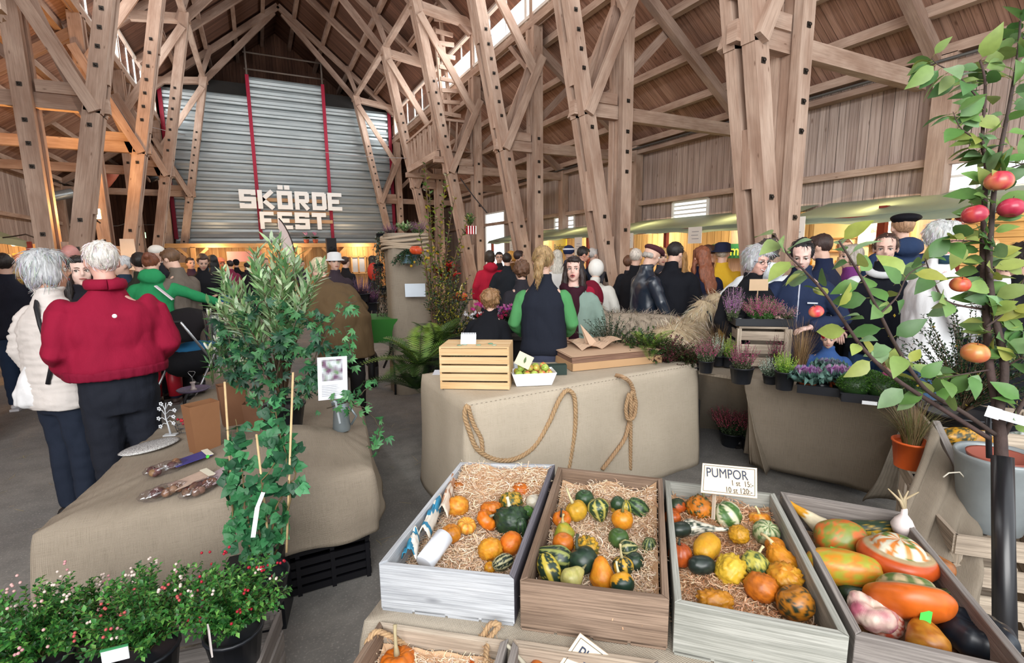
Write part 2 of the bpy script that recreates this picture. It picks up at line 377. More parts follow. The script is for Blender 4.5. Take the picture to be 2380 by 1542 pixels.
# plate, clerestory, roofs --------------------------------------------
SL = (4.1-6.15)/(DW-DV)
for sgn, side in ((1, 'right'), (-1, 'left')):
    X0, X1 = XC+sgn*DV, XC+sgn*(DW+.35); z1 = 6.2+SL*(DW+.35-DV)
    mb = MB(); sheet(mb, (X0, YS, 6.2), (X1, YS, z1), (X1, YE, z1), (X0, YE, 6.2), (sgn, 0, SL))
    ro = tag(mb.build('ceiling', ROOFB), 'sloping %s aisle roof of closely laid brown boards' % side, kind='structure')
    for d in (4.25, 4.9, 5.55, 6.2):
        z = 6.2+SL*(d-DV)-.09; b = MB(); b.beam((XC+sgn*d, YS, z), (XC+sgn*d, YE, z), .12, .13, (0, 0, 1)); b.build('purlin', TIMB, ro)
    for Y in (3.45, 6.4, 9.3, 12.4, 15.5, 20.4):
        b = MB(); b.beam((XC+sgn*4.0, Y+.12, 6.15+SL*.08-.24), (XC+sgn*6.75, Y+.12, 6.2+SL*(6.75-DV)-.26), .13, .16); b.build('rafter', TIMB2, ro)
    # clerestory
    Xw = XC+sgn*(DV+.02)
    mb = MB(); sheet(mb, (Xw, YS, 6.05), (Xw, YE, 6.05), (Xw, YE, 6.32), (Xw, YS, 6.32), (0, 1, 0)); sheet(mb, (Xw, YS, 7.2), (Xw, YE, 7.2), (Xw, YE, 7.32), (Xw, YS, 7.32), (0, 1, 0))
    sheet(mb, (Xw, 20.9, 6.3), (Xw, YE, 6.3), (Xw, YE, 7.25), (Xw, 20.9, 7.25), (0, 1, 0))
    structure('wall_clerestory', mb, TIMB2, 'narrow board wall above and below the high %s window band' % side)
    mb = MB()
    for z in (6.34, 7.18): mb.beam((Xw, YS, z), (Xw, 20.9, z), .08, .06)
    y = YS
    while y < 20.9:
        mb.beam((Xw, y, 6.3), (Xw, y, 7.2), .03, .03 if (round((y-YS)/.9) % 3) else .1, (0, 1, 0)); y += .9
    w = structure('window_%d' % (5 if sgn > 0 else 6), mb, flat('e4ddd4', .6), 'long band of high windows under the %s nave roof' % side)
    p = MB(); p.add([(Xw+sgn*.02, YS, 6.32), (Xw+sgn*.02, 20.9, 6.32), (Xw+sgn*.02, 20.9, 7.2), (Xw+sgn*.02, YS, 7.2)], [(0, 1, 2, 3)]); p.build('window_pane', PANE, w)
    # nave roof
    Xe = XC+sgn*(DV+.3); ze = 7.1; zr = 10.5; s2 = (zr-7.32)/DV
    mb = MB(); sheet(mb, (Xe, YS, 7.32-s2*.3), (XC, YS, zr), (XC, YE, zr), (Xe, YE, 7.32-s2*.3), (-sgn, 0, s2))
    ro = tag(mb.build('ceiling', ROOFN), '%s slope of the dark boarded nave roof' % side, kind='structure')
    for d in (.5, 1.4, 2.3, 3.2):
        z = zr-s2*d-.1; b = MB(); b.beam((XC+sgn*d, YS, z), (XC+sgn*d, YE, z), .12, .14); b.build('purlin', TIMB2, ro)
    for Y in (3.45, 6.4, 9.3, 12.4, 15.5, 18, 20.4):
        b = MB(); b.beam((XC+sgn*3.9, Y, 7.32-.2), (XC, Y, zr-.22), .14, .18); b.build('rafter', TIMB2, ro)
mb = MB(); sheet(mb, (XC-DW, YE, 0), (XC+DW, YE, 0), (XC+DW, YE, 10.6), (XC-DW, YE, 10.6), (0, 0, 1)); structure('wall_back', mb, ROOFN, 'dark boarded gable behind the metal wall')
# timber frames ---------------------------------------------------------
bolt_m = None
FRL = {(1, 3.72): 'nearest heavy timber post frame, behind the white haired woman with glasses',
       (1, 6.55): 'heavy timber post frame rising beside the shaggy dogs and man in leather jacket',
       (1, 9.3): 'timber post frame rising behind the woman in the black vest',
       (1, 12.4): 'timber post frame holding the plank balcony, behind the woman in bright red',
       (1, 15.5): 'timber post frame behind the burlap column, its foot hidden by plants',
       (1, 20.4): 'farthest timber post frame on the right of the metal wall',
       (-1, 5.9): 'very near timber post frame cut by the left picture edge',
       (-1, 9.3): 'orange lit timber post frame carrying the floodlight, behind the red jacket man',
       (-1, 12.4): 'second timber post frame on the left, between floodlight and stage spotlights',
       (-1, 15.5): 'timber post frame on the left holding the two black stage spotlights',
       (-1, 20.4): 'farthest timber post frame on the left, in front of the metal wall'}
STEEL = flat('3a342f', .5, .6)
def frame(sgn, Y):
    root = empty('timber_frame', (XC+sgn*3.95, Y, 0), 0, FRL[(sgn, Y)], 'timber frame', 'timber frames along the nave')
    def P(d, z, y=0): return Vector((XC+sgn*d, Y+y, z))
    global bolt_m
    def bolts(par, pts):
        global bolt_m
        for p in pts:
            if bolt_m is None:
                b = MB(); b.box((0, -.005, 0), (.055, .01, .055)); b.tube([(0, -.01, 0), (0, -.028, 0)], .016, 6); o = b.build('bolt', STEEL, par, False); bolt_m = o.data
            else: o = bpy.data.objects.new('bolt', bolt_m); COL.objects.link(o); o.parent = par
            o.location = mat_of(par).inverted() @ p
    b = MB()
    for y in (-.11, .11):
        b.beam(P(3.95, 0, y), P(3.22, 3.75, y), .15 if y < 0 else .13, .2, (sgn, 0, 0)); b.beam(P(3.22, 3.68, y), P(2.45, 7.62, y), .15 if y < 0 else .13, .2, (sgn, 0, 0))
    for z in (1.2, 2.6, 4.4, 5.9): d = 3.95-(z/3.75)*.73 if z < 3.75 else 3.22-(z-3.75)/3.75*.74; b.beam(P(d, z-.3), P(d-.06, z+.3), .1, .16, (sgn, 0, 0))
    lp = b.build('leaning_post', TIMB, root)
    bolts(lp, [P(3.22-(z-3.75)/3.75*.74, z, -.185) for z in (4.3, 4.55, 4.8, 5.05, 5.3, 5.55, 5.8)]+[P(3.95-z/3.75*.73, z, -.185) for z in (.9, 1.8, 2.2, 3.5)])
    b = MB(); b.beam(P(DV+.03, 0, -.12), P(DV+.03, 6.1, -.12), .1, .2, (sgn, 0, 0)); b.beam(P(DV+.03, 0, .12), P(DV+.03, 6.1, .12), .1, .2, (sgn, 0, 0))
    b.beam(P(DV+.03, 0), P(DV+.03, 7.4), .13, .14, (sgn, 0, 0)); b.beam(P(DV-.2, .02), P(DV-.2, 1.9), .16, .16, (sgn, 0, 0))
    up = b.build('upright_post', TIMB, root)
    bolts(up, [P(DV+.03, z, -.172) for z in (1.1, 2.0, 2.9, 3.2, 3.5)]+[P(DV+.03, z, -.172) for z in (3.95,)])
    b = MB(); b.beam(P(DV, 5.1, -.2), P(2.52, 7.25, -.2), .06, .17, (sgn, 0, 0)); b.build('brace', TIMB, root)
    for y in (-.22, .22): b = MB(); b.beam(P(DV+.1, 5.5, y), P(3.18, 3.68, y), .07, .15, (sgn, 0, 0)); b.build('brace', TIMB, root)
    b = MB(); b.beam(P(DV-.1, 5.3, 0), P(3.3, 3.6, 0), .08, .14, (sgn, 0, 0)); b.build('brace', TIMB2, root)
    b = MB(); b.beam(P(3.05, 3.8, .02), P(6.65, 3.8, .02), .12, .2); b.build('tie_beam', TIMB, root)
    b = MB(); b.box(P(DV-.35, 3.98), (.5, .15, .16)); b.build('packing_block', TIMB, root)
    b = MB(); b.beam(P(2.35, 7.52), P(3.98, 7.32), .16, .2); b.build('collar_beam', TIMB, root)
    b = MB(); b.beam(P(2.5, 7.5, .1), P(.15, 10.1, .1), .1, .18); b.build('strut', TIMB2, root)
    b = MB(); b.beam(P(2.6, 7.4, -.1), P(2.15, 8.6, -.1), .08, .14); b.build('strut', TIMB2, root)
    b = MB(); b.beam(P(DV, 4.2, .1), P(5.0, 5.25, .1), .06, .13); b.build('strut', TIMB2, root)
    b = MB(); b.beam(P(3.95-.5*.195, .5, 0), P(6.6, 2.0, 0), .08, .12) if False else b.box(P(3.95, .03), (.55, .5, .06)); b.build('footing_plate', STEEL, root)
    if Y > 9 or sgn < 0:
        for y in (.5,): b = MB(); b.beam(P(DV, 5.2, 0), P(DV, 6.2, 1.1), .08, .1); b.build('brace', TIMB2, root)
    return root
for k in FRL: frame(*k)
for sgn in (1, -1):
    b = MB(); b.beam((XC+sgn*2.48, YS, 7.64), (XC+sgn*2.48, 21, 7.64), .14, .12)
    tag(b.build('plate_beam', TIMB), 'long beam linking the tops of the %s row of leaning posts' % ('right' if sgn > 0 else 'left'), 'beam')
    b = MB(); b.beam((XC+sgn*DV, YS, 6.15), (XC+sgn*DV, 21, 6.15), .14, .16)
    tag(b.build('plate_beam', TIMB), 'long sill beam under the %s clerestory windows' % ('right' if sgn > 0 else 'left'), 'beam')
# floodlight on the left frame
fl = PD(212, 497, 8.0); t = empty('floodlight', fl, 0, 'small lit halogen floodlight glowing orange on a timber post', 'lamp')
d = (O-fl).normalized(); b = MB(); b.box(fl+Vector((0, .04, 0)), (.24, .08, .17), .3); b.build('housing', flat('3b3430', .5), t)
b = MB(); b.box(fl+Vector((0, -.012, 0)), (.24, .02, .16), .3); b.build('lamp_face', glow('ffd080', 60), t)
b = MB(); b.tube([fl+Vector((0, .08, 0)), fl+Vector((.02, .2, -.1)), fl+Vector((.0, .45, -.12))], .012, 6); b.build('bracket', STEEL, t)
# stage spotlights
for i, (u, v) in enumerate(((330, 410), (362, 412))):
    p = PD(u, v, 14.8); t = empty('stage_spotlight', p, 0, ['black stage spotlight clamped on the post, left of its twin', 'black stage spotlight clamped on the post, right of its twin'][i], 'spotlight')
    b = MB(); b.tube([p+Vector((-.16, -.1, -.08)), p+Vector((.1, .1, .05))], [.11, .09], 12); b.build('housing', flat('16151a', .4), t)
    b = MB(); b.tube([p+Vector((-.17, -.105, -.085)), p+Vector((-.18, -.11, -.09))], .09, 12); b.build('lens', flat('b09a90', .2), t)
    b = MB(); b.beam(p+Vector((0, 0, .05)), p+Vector((0, 0, .3)), .03, .02); b.build('yoke', STEEL, t)
# exit sign
p = PD(323, 547, 15); t = empty('exit_sign', p, 0, 'small lit green and white exit sign between the left posts', 'sign')
b = MB(); b.box(p, (.34, .05, .17)); b.build('sign_box', glow('c8f0c0', 1.6), t); b = MB(); b.box(p+Vector((-.08, -.03, 0)), (.1, .01, .1)); b.build('pictogram', flat('2f9050'), t)
# ducts at left
GALV = flat('a9b0b2', .35, .5)
b = MB(); b.tube([PD(-60, 492, 13.5), PD(60, 470, 14), PD(170, 448, 14.6)], .13, 14)
for k in range(12): q = PD(-60, 492, 13.5).lerp(PD(170, 448, 14.6), (k+.5)/12); b.tube([q, q+Vector((.03, .03, 0))], .137, 14)
tag(b.build('ventilation_duct', GALV), 'long round metal duct running across the left aisle', 'duct')
b = MB(); b.tube([PD(290, 272, 18), PD(345, 262, 18.3), PD(388, 252, 19)], .38, 16); b.tube([PD(378, 262, 18.6), PD(355, 310, 18.6), PD(338, 330, 18.6)], .12, 12)
tag(b.build('ventilation_duct', flat('c9cdd0', .35, .3)), 'thick grey duct with a bend high beside the metal wall', 'duct')
b = MB(); pts = [PD(233, 436, 15), PD(246, 425, 15), PD(258, 410, 15), PD(266, 398, 15)]
b.tube(pts, .14, 12); tag(b.build('flexible_hose', flat('c0705c', .5)), 'reddish flexible duct hose end by the floodlight post', 'hose')
# balcony + ladder on the right ------------------------------------------
bx, y0, y1 = 4.25, 12.45, 15.1
t = empty('balcony', (4.8, 13.8, 4.0), 0, 'small timber balcony with slanting balusters fixed high on the right row of posts', 'balcony')
b = MB(); b.beam((bx, y0, 4.16), (bx, y1, 4.16), .1, .16); b.beam((5.3, y0, 4.16), (5.3, y1, 4.16), .1, .16)
for y in (y0, y1): b.beam((bx-.1, y, 4.02), (5.4, y, 4.02), .14, .14)
b.build('floor_frame', TIMB, t)
b = MB()
for k in range(8): b.beam((bx+.07+k*.15, y0, 4.27), (bx+.07+k*.15, y1, 4.27), .13, .03)
b.build('floor_boards', TIMB2, t)
b = MB(); b.beam((bx, y0-.05, 5.02), (bx, y1+.05, 4.95), .09, .06); b.beam((bx, y0, 5.0), (5.2, y0, 5.0), .09, .06); b.build('handrail', TIMB, t)
for k in range(15):
    y = y0+.1+k*.18; b = MB(); s_ = R.uniform(-.12, .12); b.beam((bx, y, 4.25), (bx, y+s_, 5.0), .03, .05); b.build('baluster', TIMB, t)
for k in range(5): b = MB(); b.beam((bx+.1+k*.2, y0, 4.25), (bx+.15+k*.2, y0, 5.0), .05, .03); b.build('baluster', TIMB, t)
lx = PD(1016, 60, 14.2); lz = PD(1040, 250, 13.6)
t = empty('ladder', lz, 0, 'rough timber ladder going up from the balcony to the high windows', 'ladder')
a_, b_ = PY(1024, 45, 13.2), PY(1046, 262, 13.2)
b = MB(); b.beam(a_, b_, .07, .1, (0, 1, 0)); b.beam(a_+Vector((0, .5, 0)), b_+Vector((0, .5, 0)), .07, .1, (0, 1, 0)); b.build('stile', TIMB, t)
for k in range(9):
    p = a_.lerp(b_, k/8+.03); b = MB(); b.beam(p+Vector((-.22, -.12, 0)), p+Vector((.25, -.12, R.uniform(-.03, .03))), .05, .1); b.build('rung', TIMB, t)
# ================================================================== METAL WALL, STALLS, SIGNS
YW = 20.8
cm = NT('corrugated_steel'); co = cm.coord(); n = cm.noise(cm.mapv(co, (.6, 1, 2.5)), 2, 4)
cm.l(cm.mix(n, lin('8e989a'), lin('bcc2c3')), cm.b.inputs['Base Color']); cm.b.inputs['Roughness'].default_value = .36; cm.b.inputs['Metallic'].default_value = .45
RED = flat('a01636', .55, var=.1)
wall = empty('wall_metal', (1.3, YW, 0)); tag(wall, 'tall silo front of horizontal corrugated steel sheets between red posts', kind='structure')
def corr(x0, x1, z0, z1, per=.33):
    b = MB(); z = z0; pr = []; k = 0
    while z < z1: pr += [(z, 0), (z+.012, .13), (z+.1, .13), (z+.125, 0), (z+.2, -.012), (z+.24, .02)]; z += per
    pr.append((z1, 0)); vs = []; fs = []
    pr = [p for p in pr if p[0] <= z1+1e-6]
    for zz, dy in pr: vs += [(x0, YW+dy, zz), (x1, YW+dy, zz)]
    for i in range(len(pr)-1): fs.append((2*i, 2*i+1, 2*i+3, 2*i+2))
    b.add(vs, fs); return b.build('steel_sheet', cm.m, wall)
corr(-2.5, .17, 1.9, 7.28); corr(.17, 2.68, 1.9, 7.95); corr(2.68, 5.15, 1.9, 7.26)
b = MB(); b.box((1.3, YW+.4, 3.9), (7.6, .1, 7.8)); b.build('backing', flat('26221f'), wall)
for x, z1 in ((-2.46, 7.35), (.17, 8.0), (2.68, 8.0), (5.12, 7.3)):
    b = MB(); b.box((x, YW-.03, (2.3+z1)/2), (.115, .06, z1-2.3))
    b.build('red_post', RED, wall)
# railing on top
t = empty('guard_rail', (1.4, YW+.2, 7.95), 0, 'dark pipe guard rail on top of the corrugated metal wall', 'railing')
b = MB()
for x in (.17, 2.68): b.tube([(x, YW, 7.9), (x, YW, 9.1)], .035, 6)
b.build('rail_post', flat('6b6058', .6), t)
b = MB()
for z in (8.2, 8.75): b.tube([(.1, YW, z), (2.75, YW, z)], .03, 6)
b.tube([(.17, YW, 8), (.17, YW+1.5, 8.9)], .03, 6); b.build('rail_bar', flat('6b6058', .6), t)
# letters ------------------------------------------------------------
SIGN = flat('f6f6f4', .55, var=.05)
def glyph(ch, x, z, w, h):
    """strokes of a blocky letter, drawn as rounded plates 6 cm thick"""
    s = w*.3; T = []
    def bar(x0, z0, x1, z1): T.append((x0, z0, x1, z1))
    if ch == 'S': bar(0, h-s, w, h); bar(0, h/2-s*.2, s, h); bar(0, h/2-s/2, w, h/2+s/2); bar(w-s, 0, w, h/2+s*.2); bar(0, 0, w, s); bar(0, s*.5, s, s*1.15); bar(w-s, h-s*1.15, w, h-s*.5)
    if ch == 'Ö': bar(0, 0, s, h); bar(w-s, 0, w, h); bar(0, 0, w, s); bar(0, h-s, w, h); bar(w*.08, h+.05, w*.42, h+.2); bar(w*.52, h+.05, w*.86, h+.2)
    if ch == 'D': bar(0, 0, s, h); bar(w-s, s*.3, w, h-s*.3); bar(0, 0, w*.9, s); bar(0, h-s, w*.9, h)
    if ch == 'E': bar(0, 0, s, h); bar(0, 0, w, s*.9); bar(0, h-s*.9, w, h); bar(0, h/2-s/2, w*.8, h/2+s/2)
    if ch == 'F': bar(0, 0, s, h); bar(0, h-s*.9, w, h); bar(0, h/2-s/2, w*.8, h/2+s/2)
    if ch == 'T': bar(0, h-s, w, h); bar(w/2-s/2, 0, w/2+s/2, h)
    if ch in 'KR': bar(0, 0, s, h)
    if ch == 'R': bar(0, h-s, w*.92, h); bar(w-s, h*.45, w, h-s*.3); bar(0, h*.38, w*.92, h*.38+s*.9)
    b = MB(); y0 = YW-.24
    for i, (x0, z0, x1, z1) in enumerate(T): b.box((x+(x0+x1)/2, y0+i*.0015, z+(z0+z1)/2), (x1-x0, .07, z1-z0))
    def diag(xa, za, xb, zb): b.beam((x+xa, y0+.01, z+za), (x+xb, y0+.01, z+zb), .07, s*.95, (0, 0, 1) if abs(xb-xa) > abs(zb-za) else (1, 0, 0))
    if ch == 'K': diag(s*.6, h*.42, w*.93, h*.97); diag(s*.6, h*.6, w*.95, h*.03)
    if ch == 'R': diag(w*.45, h*.45, w*.9, h*.02)
    return b
words = [('S', 558, 440, 593, 484), ('K', 601, 441, 634, 486), ('Ö', 646, 445, 678, 487), ('R', 687, 447, 717, 489), ('D', 727, 449, 757, 491), ('E', 763, 452, 793, 493),
         ('F', 606, 488, 635, 531), ('E', 647, 490, 678, 532), ('S', 687, 492, 718, 533), ('T', 727, 494, 757, 535)]
ln = MB()
for i, (ch, u0, v0, u1, v1) in enumerate(words):
    a = PY(u0, v1, YW-.24); c = PY(u1, v0, YW-.24); w = c.x-a.x
    h = .66 if i < 6 else .62; z = 3.38 if i < 6 else 2.66
    b = glyph(ch, a.x, z, w, h)
    o = b.build('letter', SIGN); tag(o, 'white cut-out letter %s in the %s of the sign on the metal wall' % (('"%s"' % ch), 'upper word' if i < 6 else 'lower word'), 'letter', 'letters of the harvest sign')
for z, x0, x1 in ((3.72, 0, 3.0), (3.27, .3, 2.6), (2.96, .15, 2.7)):
    b = MB(); b.box(((x0+x1)/2, YW-.13, z), (x1-x0, .05, .13)); tag(b.build('batten', wood('d3b08c', 'c49a74', '9d7350')), {3.72: 'pale batten carrying the upper word of letters', 3.27: 'thin pale batten between the two words', 2.96: 'pale batten carrying the lower word of letters'}[z], 'batten')
# far wooden stall under the wall --------------------------------------
YP = planks('e0b983', 'c8945c', '93653c', .2, .05, gapcol='6b4526'); YT = wood('d8ae7c', 'c2925f', '8e6238')
st = empty('wooden_stall', (1.2, 19.8, 0), 0, 'long pale timber stall with braced posts under the metal wall', 'stall')
b = MB(); sheet(b, (-2.6, 20.3, 0), (4.6, 20.3, 0), (4.6, 20.3, 2.0), (-2.6, 20.3, 2.0), (0, 0, 1)); b.build('back_panel', YP, st)
b = MB(); b.beam((-2.7, 19.6, 2.05), (4.7, 19.6, 2.05), .14, .14); b.build('top_beam', YT, st)
for x in (-1.9, .2, 1.35, 2.55, 4.5):
    b = MB(); b.beam((x, 19.6, 0), (x, 19.6, 2.0), .14, .14, (1, 0, 0)); b.build('post', YT, st)
    for s in (-1, 1): b = MB(); b.beam((x, 19.6, 1.55), (x+s*.42, 19.6, 1.97), .06, .09, (0, 0, 1)); b.build('brace', YT, st)
b = MB(); sheet(b, (2.6, 19.7, 0), (4.5, 19.7, 0), (4.5, 19.7, 2.0), (2.6, 19.7, 2.0), (0, 0, 1)); b.build('front_panel', YP, st)
b = MB()
for x in (3.15, 3.4, 3.65): b.beam((x, 19.62, 1.0), (x, 19.62, 1.62), .04, .05, (1, 0, 0))
for z in (1.0, 1.62): b.beam((3.1, 19.62, z), (3.7, 19.62, z), .04, .07)
wf = b.build('window_frame', YT, st); b = MB(); b.box((3.4, 19.66, 1.3), (.5, .01, .6)); b.build('window_pane', flat('aeb6c4', .2), wf)
b = MB(); b.box((-.9, 19.5, 1.0), (2.8, .06, 1.0)); b.build('counter', YP, st)
b = MB(); b.box((-.4, 19.8, 1.6), (1.1, .03, .5)); b.build('pink_poster', flat('f2b0a8'), st)
# feather flag, speaker, boards
p0_ = PD(660, 575, 10.5)
t = empty('feather_flag', (p0_.x, p0_.y, 0), 0, 'pale grey feather flag with black edge pole in front of the metal wall', 'flag')
pts = [PD(u, v, 10.5) for u, v in ((648, 508), (655, 516), (662, 526), (670, 541), (678, 560), (683, 580), (684, 610))]
b = MB(); b.tube([PD(684, 700, 10.5)]+pts[::-1], .014, 6); b.build('pole', flat('17171b', .4), t)
Lf = [PD(u, v, 10.5) for u, v in ((648, 508), (648, 520), (649, 532), (651, 548), (655, 566), (662, 590), (668, 612))]
b = MB(); vs = pts+Lf; b.add(vs, [(i, i+1, 8+i, 7+i) for i in range(6)]); sm = b.build('flag_cloth', flat('c5c6cf', .8), t)
mm = sm.modifiers.new('s', 'SOLIDIFY'); mm.thickness = .004
p = PY(770, 575, 18.5); t = empty('loudspeaker', p, 0, 'black loudspeaker hanging in front of the timber stall', 'speaker')
b = MB(); b.box(p, (.32, .3, .62)); b.build('cabinet', flat('1b1b20', .5), t); b = MB(); b.tube([p+Vector((0, -.15, -.1)), p+Vector((0, -.17, -.1))], .12, 14); b.build('cone', flat('0c0c0e', .6), t)
for i, u in enumerate((713, 734)):
    p = PY(u, 571, 19.6); t = empty('potted_cyclamen', (p.x, p.y, 2.12), 0, 'small potted pink cyclamen on the far stall beam, %s of two' % ('left' if i == 0 else 'right'), 'plant', 'cyclamens on the far stall')
    q = Vector((p.x, p.y, 2.12)); b = MB(); b.lathe([(.07, 0), (.1, .14)], q, 10, lin('9a4a34')); b.build('pot', PAINT, t)
    b = MB()
    for k in range(40): a = R.uniform(0, 6.28); d = Vector((math.cos(a), math.sin(a), .3)); b.dleaf(q+Vector((0, 0, .15)), d+Vector((0, 0, R.uniform(0, .8))), (0, 0, 1), .17, .1, jit(lin('2c4a2c')))
    for k in range(10): a = R.uniform(0, 6.28); d = Vector((math.cos(a)*.4, math.sin(a)*.4, 1)); b.dleaf(q+Vector((0, 0, .22))+d*.05, d, (1, 0, 0), .16, .07, jit(lin('e6a2c8')))
    b.build('foliage', LEAF, t)
# cables -------------------------------------------------------------
CAB = flat('2b2728', .6)
def cable(pts, lab, r=.012, c=CAB):
    b = MB(); P = []
    for i in range(len(pts)-1):
        for k in range(6):
            t_ = k/6; a, c2 = pts[i], pts[i+1]; q = Vector(a).lerp(Vector(c2), t_); q.z -= .12*math.sin(PI*t_)*(Vector(a)-Vector(c2)).length*.12; P.append(q)
    P.append(Vector(pts[-1])); b.tube(P, r, 5); return tag(b.build('cable', c), lab, 'cable')
cable([PD(215, 510, 8.8), PD(290, 520, 14), PD(420, 515, 18.8), PD(520, 455, 19.2), PD(598, 340, 19.6)], 'thin dark cable sagging from the floodlight post up the metal wall')
cable([PD(598, 340, 19.6), PD(606, 350, 19.6), PD(625, 430, 19.6), PD(648, 510, 19.6)], 'thin dark cable looping down over the letters')
cable([PD(330, 290, 15), PD(480, 320, 18), PD(700, 345, 18), PD(950, 368, 15)], 'thin pale rope stretched across the nave', .01, flat('a7a0a0'))
cable([PD(1070, 415, 12), PD(1132, 495, 11)], 'black cable hanging diagonally from the balcony', .014)
cable([PD(-20, 555, 9), PD(60, 545, 9), PD(110, 562, 9.2)], 'cable running over the left green awning', .012)
# right stalls: warm board wall, awnings, posts ---------------------------
YB = planks('dcbf92', 'c4a070', '8f6a40', .17, .06, gapcol='5c3a18'); GREEN = NT('awning_canvas')
a_ = GREEN.coord('UV'); g_ = GREEN.noise(a_, 1.5, 4); GREEN.l(GREEN.mix(g_, lin('7c9080'), lin('a3b09a')), GREEN.b.inputs['Base Color']); GREEN.b.inputs['Roughness'].default_value = .5
tl_ = GREEN.add('BsdfTranslucent'); tl_.inputs[0].default_value = (*lin('9aa888'), 1); x_ = GREEN.add('MixShader'); x_.inputs[0].default_value = .25; GREEN.l(GREEN.b.outputs[0], x_.inputs[1]); GREEN.l(tl_.outputs[0], x_.inputs[2]); GREEN.l(x_.outputs[0], GREEN.out.inputs[0])
GREEN.bump(GREEN.noise(GREEN.mapv(a_, (2, 9, 1)), 1, 3), .5, .02)
REDP = flat('7c2a22', .6)
AW = [(.6, 4.85, 'near green canvas awning above the crowd at right'), (5.0, 9.3, 'green canvas awning between the two nearest timber frames'), (9.45, 15.2, 'far green canvas awning in front of the bright doorway')]
for i, (y0, y1, lab) in enumerate(AW):
    b = MB(); nx = 26; vs = []; fs = []; uvs = []
    prof = [(8.05, 2.36), (7.6, 2.26), (7.2, 2.16), (6.85, 2.07), (6.8, 1.98)]
    for k in range(nx+1):
        y = y0+(y1-y0)*k/nx
        for j, (x, z) in enumerate(prof): vs.append((x+.01*math.sin(y*9+j), y, z+(.02*math.sin(y*2.3+j*.8)+.012*math.sin(y*7+j) if j else 0)))
    m = len(prof)
    for k in range(nx):
        for j in range(m-1): fs.append((k*m+j, k*m+j+1, (k+1)*m+j+1, (k+1)*m+j)); uvs.append([(k*.2, j*.3), (k*.2, j*.3+.3), (k*.2+.2, j*.3+.3), (k*.2+.2, j*.3)])
    b.add(vs, fs, (.5, .5, .5), True, uvs); t = empty('awning', (7.4, (y0+y1)/2, 2.3), 0, lab, 'awning', 'green awnings over the wall stalls'); b.build('canvas', GREEN.m, t)
    for y in (y0+.2, (y0+y1)/2, y1-.2): b = MB(); b.beam((6.9, y, 0), (6.9, y, 2.05), .07, .07, (1, 0, 0)); b.build('post', REDP, t)
    b = MB(); b.beam((6.9, y0, 2.03), (6.9, y1, 2.03), .05, .06); b.build('front_rail', REDP, t)
def board(name, x, y0, y1, z0, z1, mat, lab, cat, thick=.02):
    b = MB(); b.hexa([(x, y0, z0), (x+thick, y0, z0), (x+thick, y1, z0), (x, y1, z0), (x, y0, z1), (x+thick, y0, z1), (x+thick, y1, z1), (x, y1, z1)]); o = b.build(name, mat); return tag(o, lab, cat)
for i, (y0, y1, lab) in enumerate(((.6, 3.2, 'warm yellow board partition behind the man in the white jacket'), (3.3, 9.3, 'warm yellow board partition of the stalls between the timber frames'), (9.4, 14.8, 'warm yellow board partition of the far stalls'))):
    b = MB(); sheet(b, (7.92, y0, 0), (7.92, y1, 0), (7.92, y1, 2.25), (7.92, y0, 2.25), (0, 0, 1) if i else (0, 1, 0)); o = b.build('stall_partition', YB); tag(o, lab, 'stall wall')
    mm = o.modifiers.new('s', 'SOLIDIFY'); mm.thickness = .03
# stall counters
for i, (y0, y1) in enumerate(((1.0, 4.6), (5.2, 9.0), (9.6, 14.5))):
    t = empty('stall_counter', (7.3, (y0+y1)/2, 0), 0, ['wooden stall counter behind the woman in navy', 'wooden stall counter behind the shaggy dogs', 'wooden stall counter in the far aisle'][i], 'counter')
    b = MB(); b.box((7.3, (y0+y1)/2, .86), (.6, y1-y0, .04)); b.build('top', YT, t); b = MB(); b.box((7.08, (y0+y1)/2, .42), (.04, y1-y0, .84)); b.build('front', YB, t)
def paper(u, v, X, w, h, lab, lines=True, tilt=0):
    p = PX(u, v, X); t = empty('paper_notice', p, 0, lab, 'notice'); b = MB(); b.box(p, (.006, w, h)); b.build('sheet', flat('eeeae2', .7, var=.03), t)
    if lines:
        b = MB()
        for k in range(3): b.box(p+Vector((-.005, R.uniform(-.02, .02), .06-k*.06)), (.002, w*.5, .012))
        b.build('print', flat('a8a6a8', .7), t)
paper(1615, 547, 6.75, .3, .28, 'white paper notice hanging from the awning beside the red post')
paper(1848, 530, 6.75, .28, .3, 'white paper notice by the near timber frame')
paper(1460, 560, 6.75, .3, .3, 'white paper notice just right of the dog-side timber frame')
paper(1344, 573, 6.75, .3, .42, 'white paper notice left of the timber frame, above the white haired man')
paper(1190, 575, 6.75, .3, .36, 'small white paper notice near the far doorway')
paper(1456, 563, 7.8, .3, .3, 'pale sheet on the stall boards behind the cap man')
paper(2040, 538, 7.7, .5, .35, 'pale poster with faint red print behind the smiling woman')
def textX(txt, u, v, X, size, name, mat, par):
    p = PX(u, v, X); M = frame_mat(p, (0, -1, 0), (0, 0, 1)); return text_mesh(txt, size, name, mat, M, par)
t = empty('yellow_sign', PX(1300, 572, 7.6), 0, 'bright yellow stall sign with dark handwriting', 'sign'); p = PX(1301, 570, 7.6)
b = MB(); b.box(p+Vector((.02, 0, 0)), (.02, .62, .42)); b.build('board', flat('ecd417', .5), t); textX('Bodarn', 1287, 581, 7.58, .22, 'lettering', flat('4a4a30'), t)
p = PX(1692, 584, 7.7); t = empty('green_sign', p, 0, 'dark green stall sign with yellow letters, partly behind the bucket hat', 'sign')
b = MB(); b.box(p+Vector((.02, 0, 0)), (.03, .75, .26)); b.build('board', flat('1f5a3a', .5), t)
textX('ams', 1684, 594, 7.66, .26, 'lettering', flat('e8d24a', .5), t)
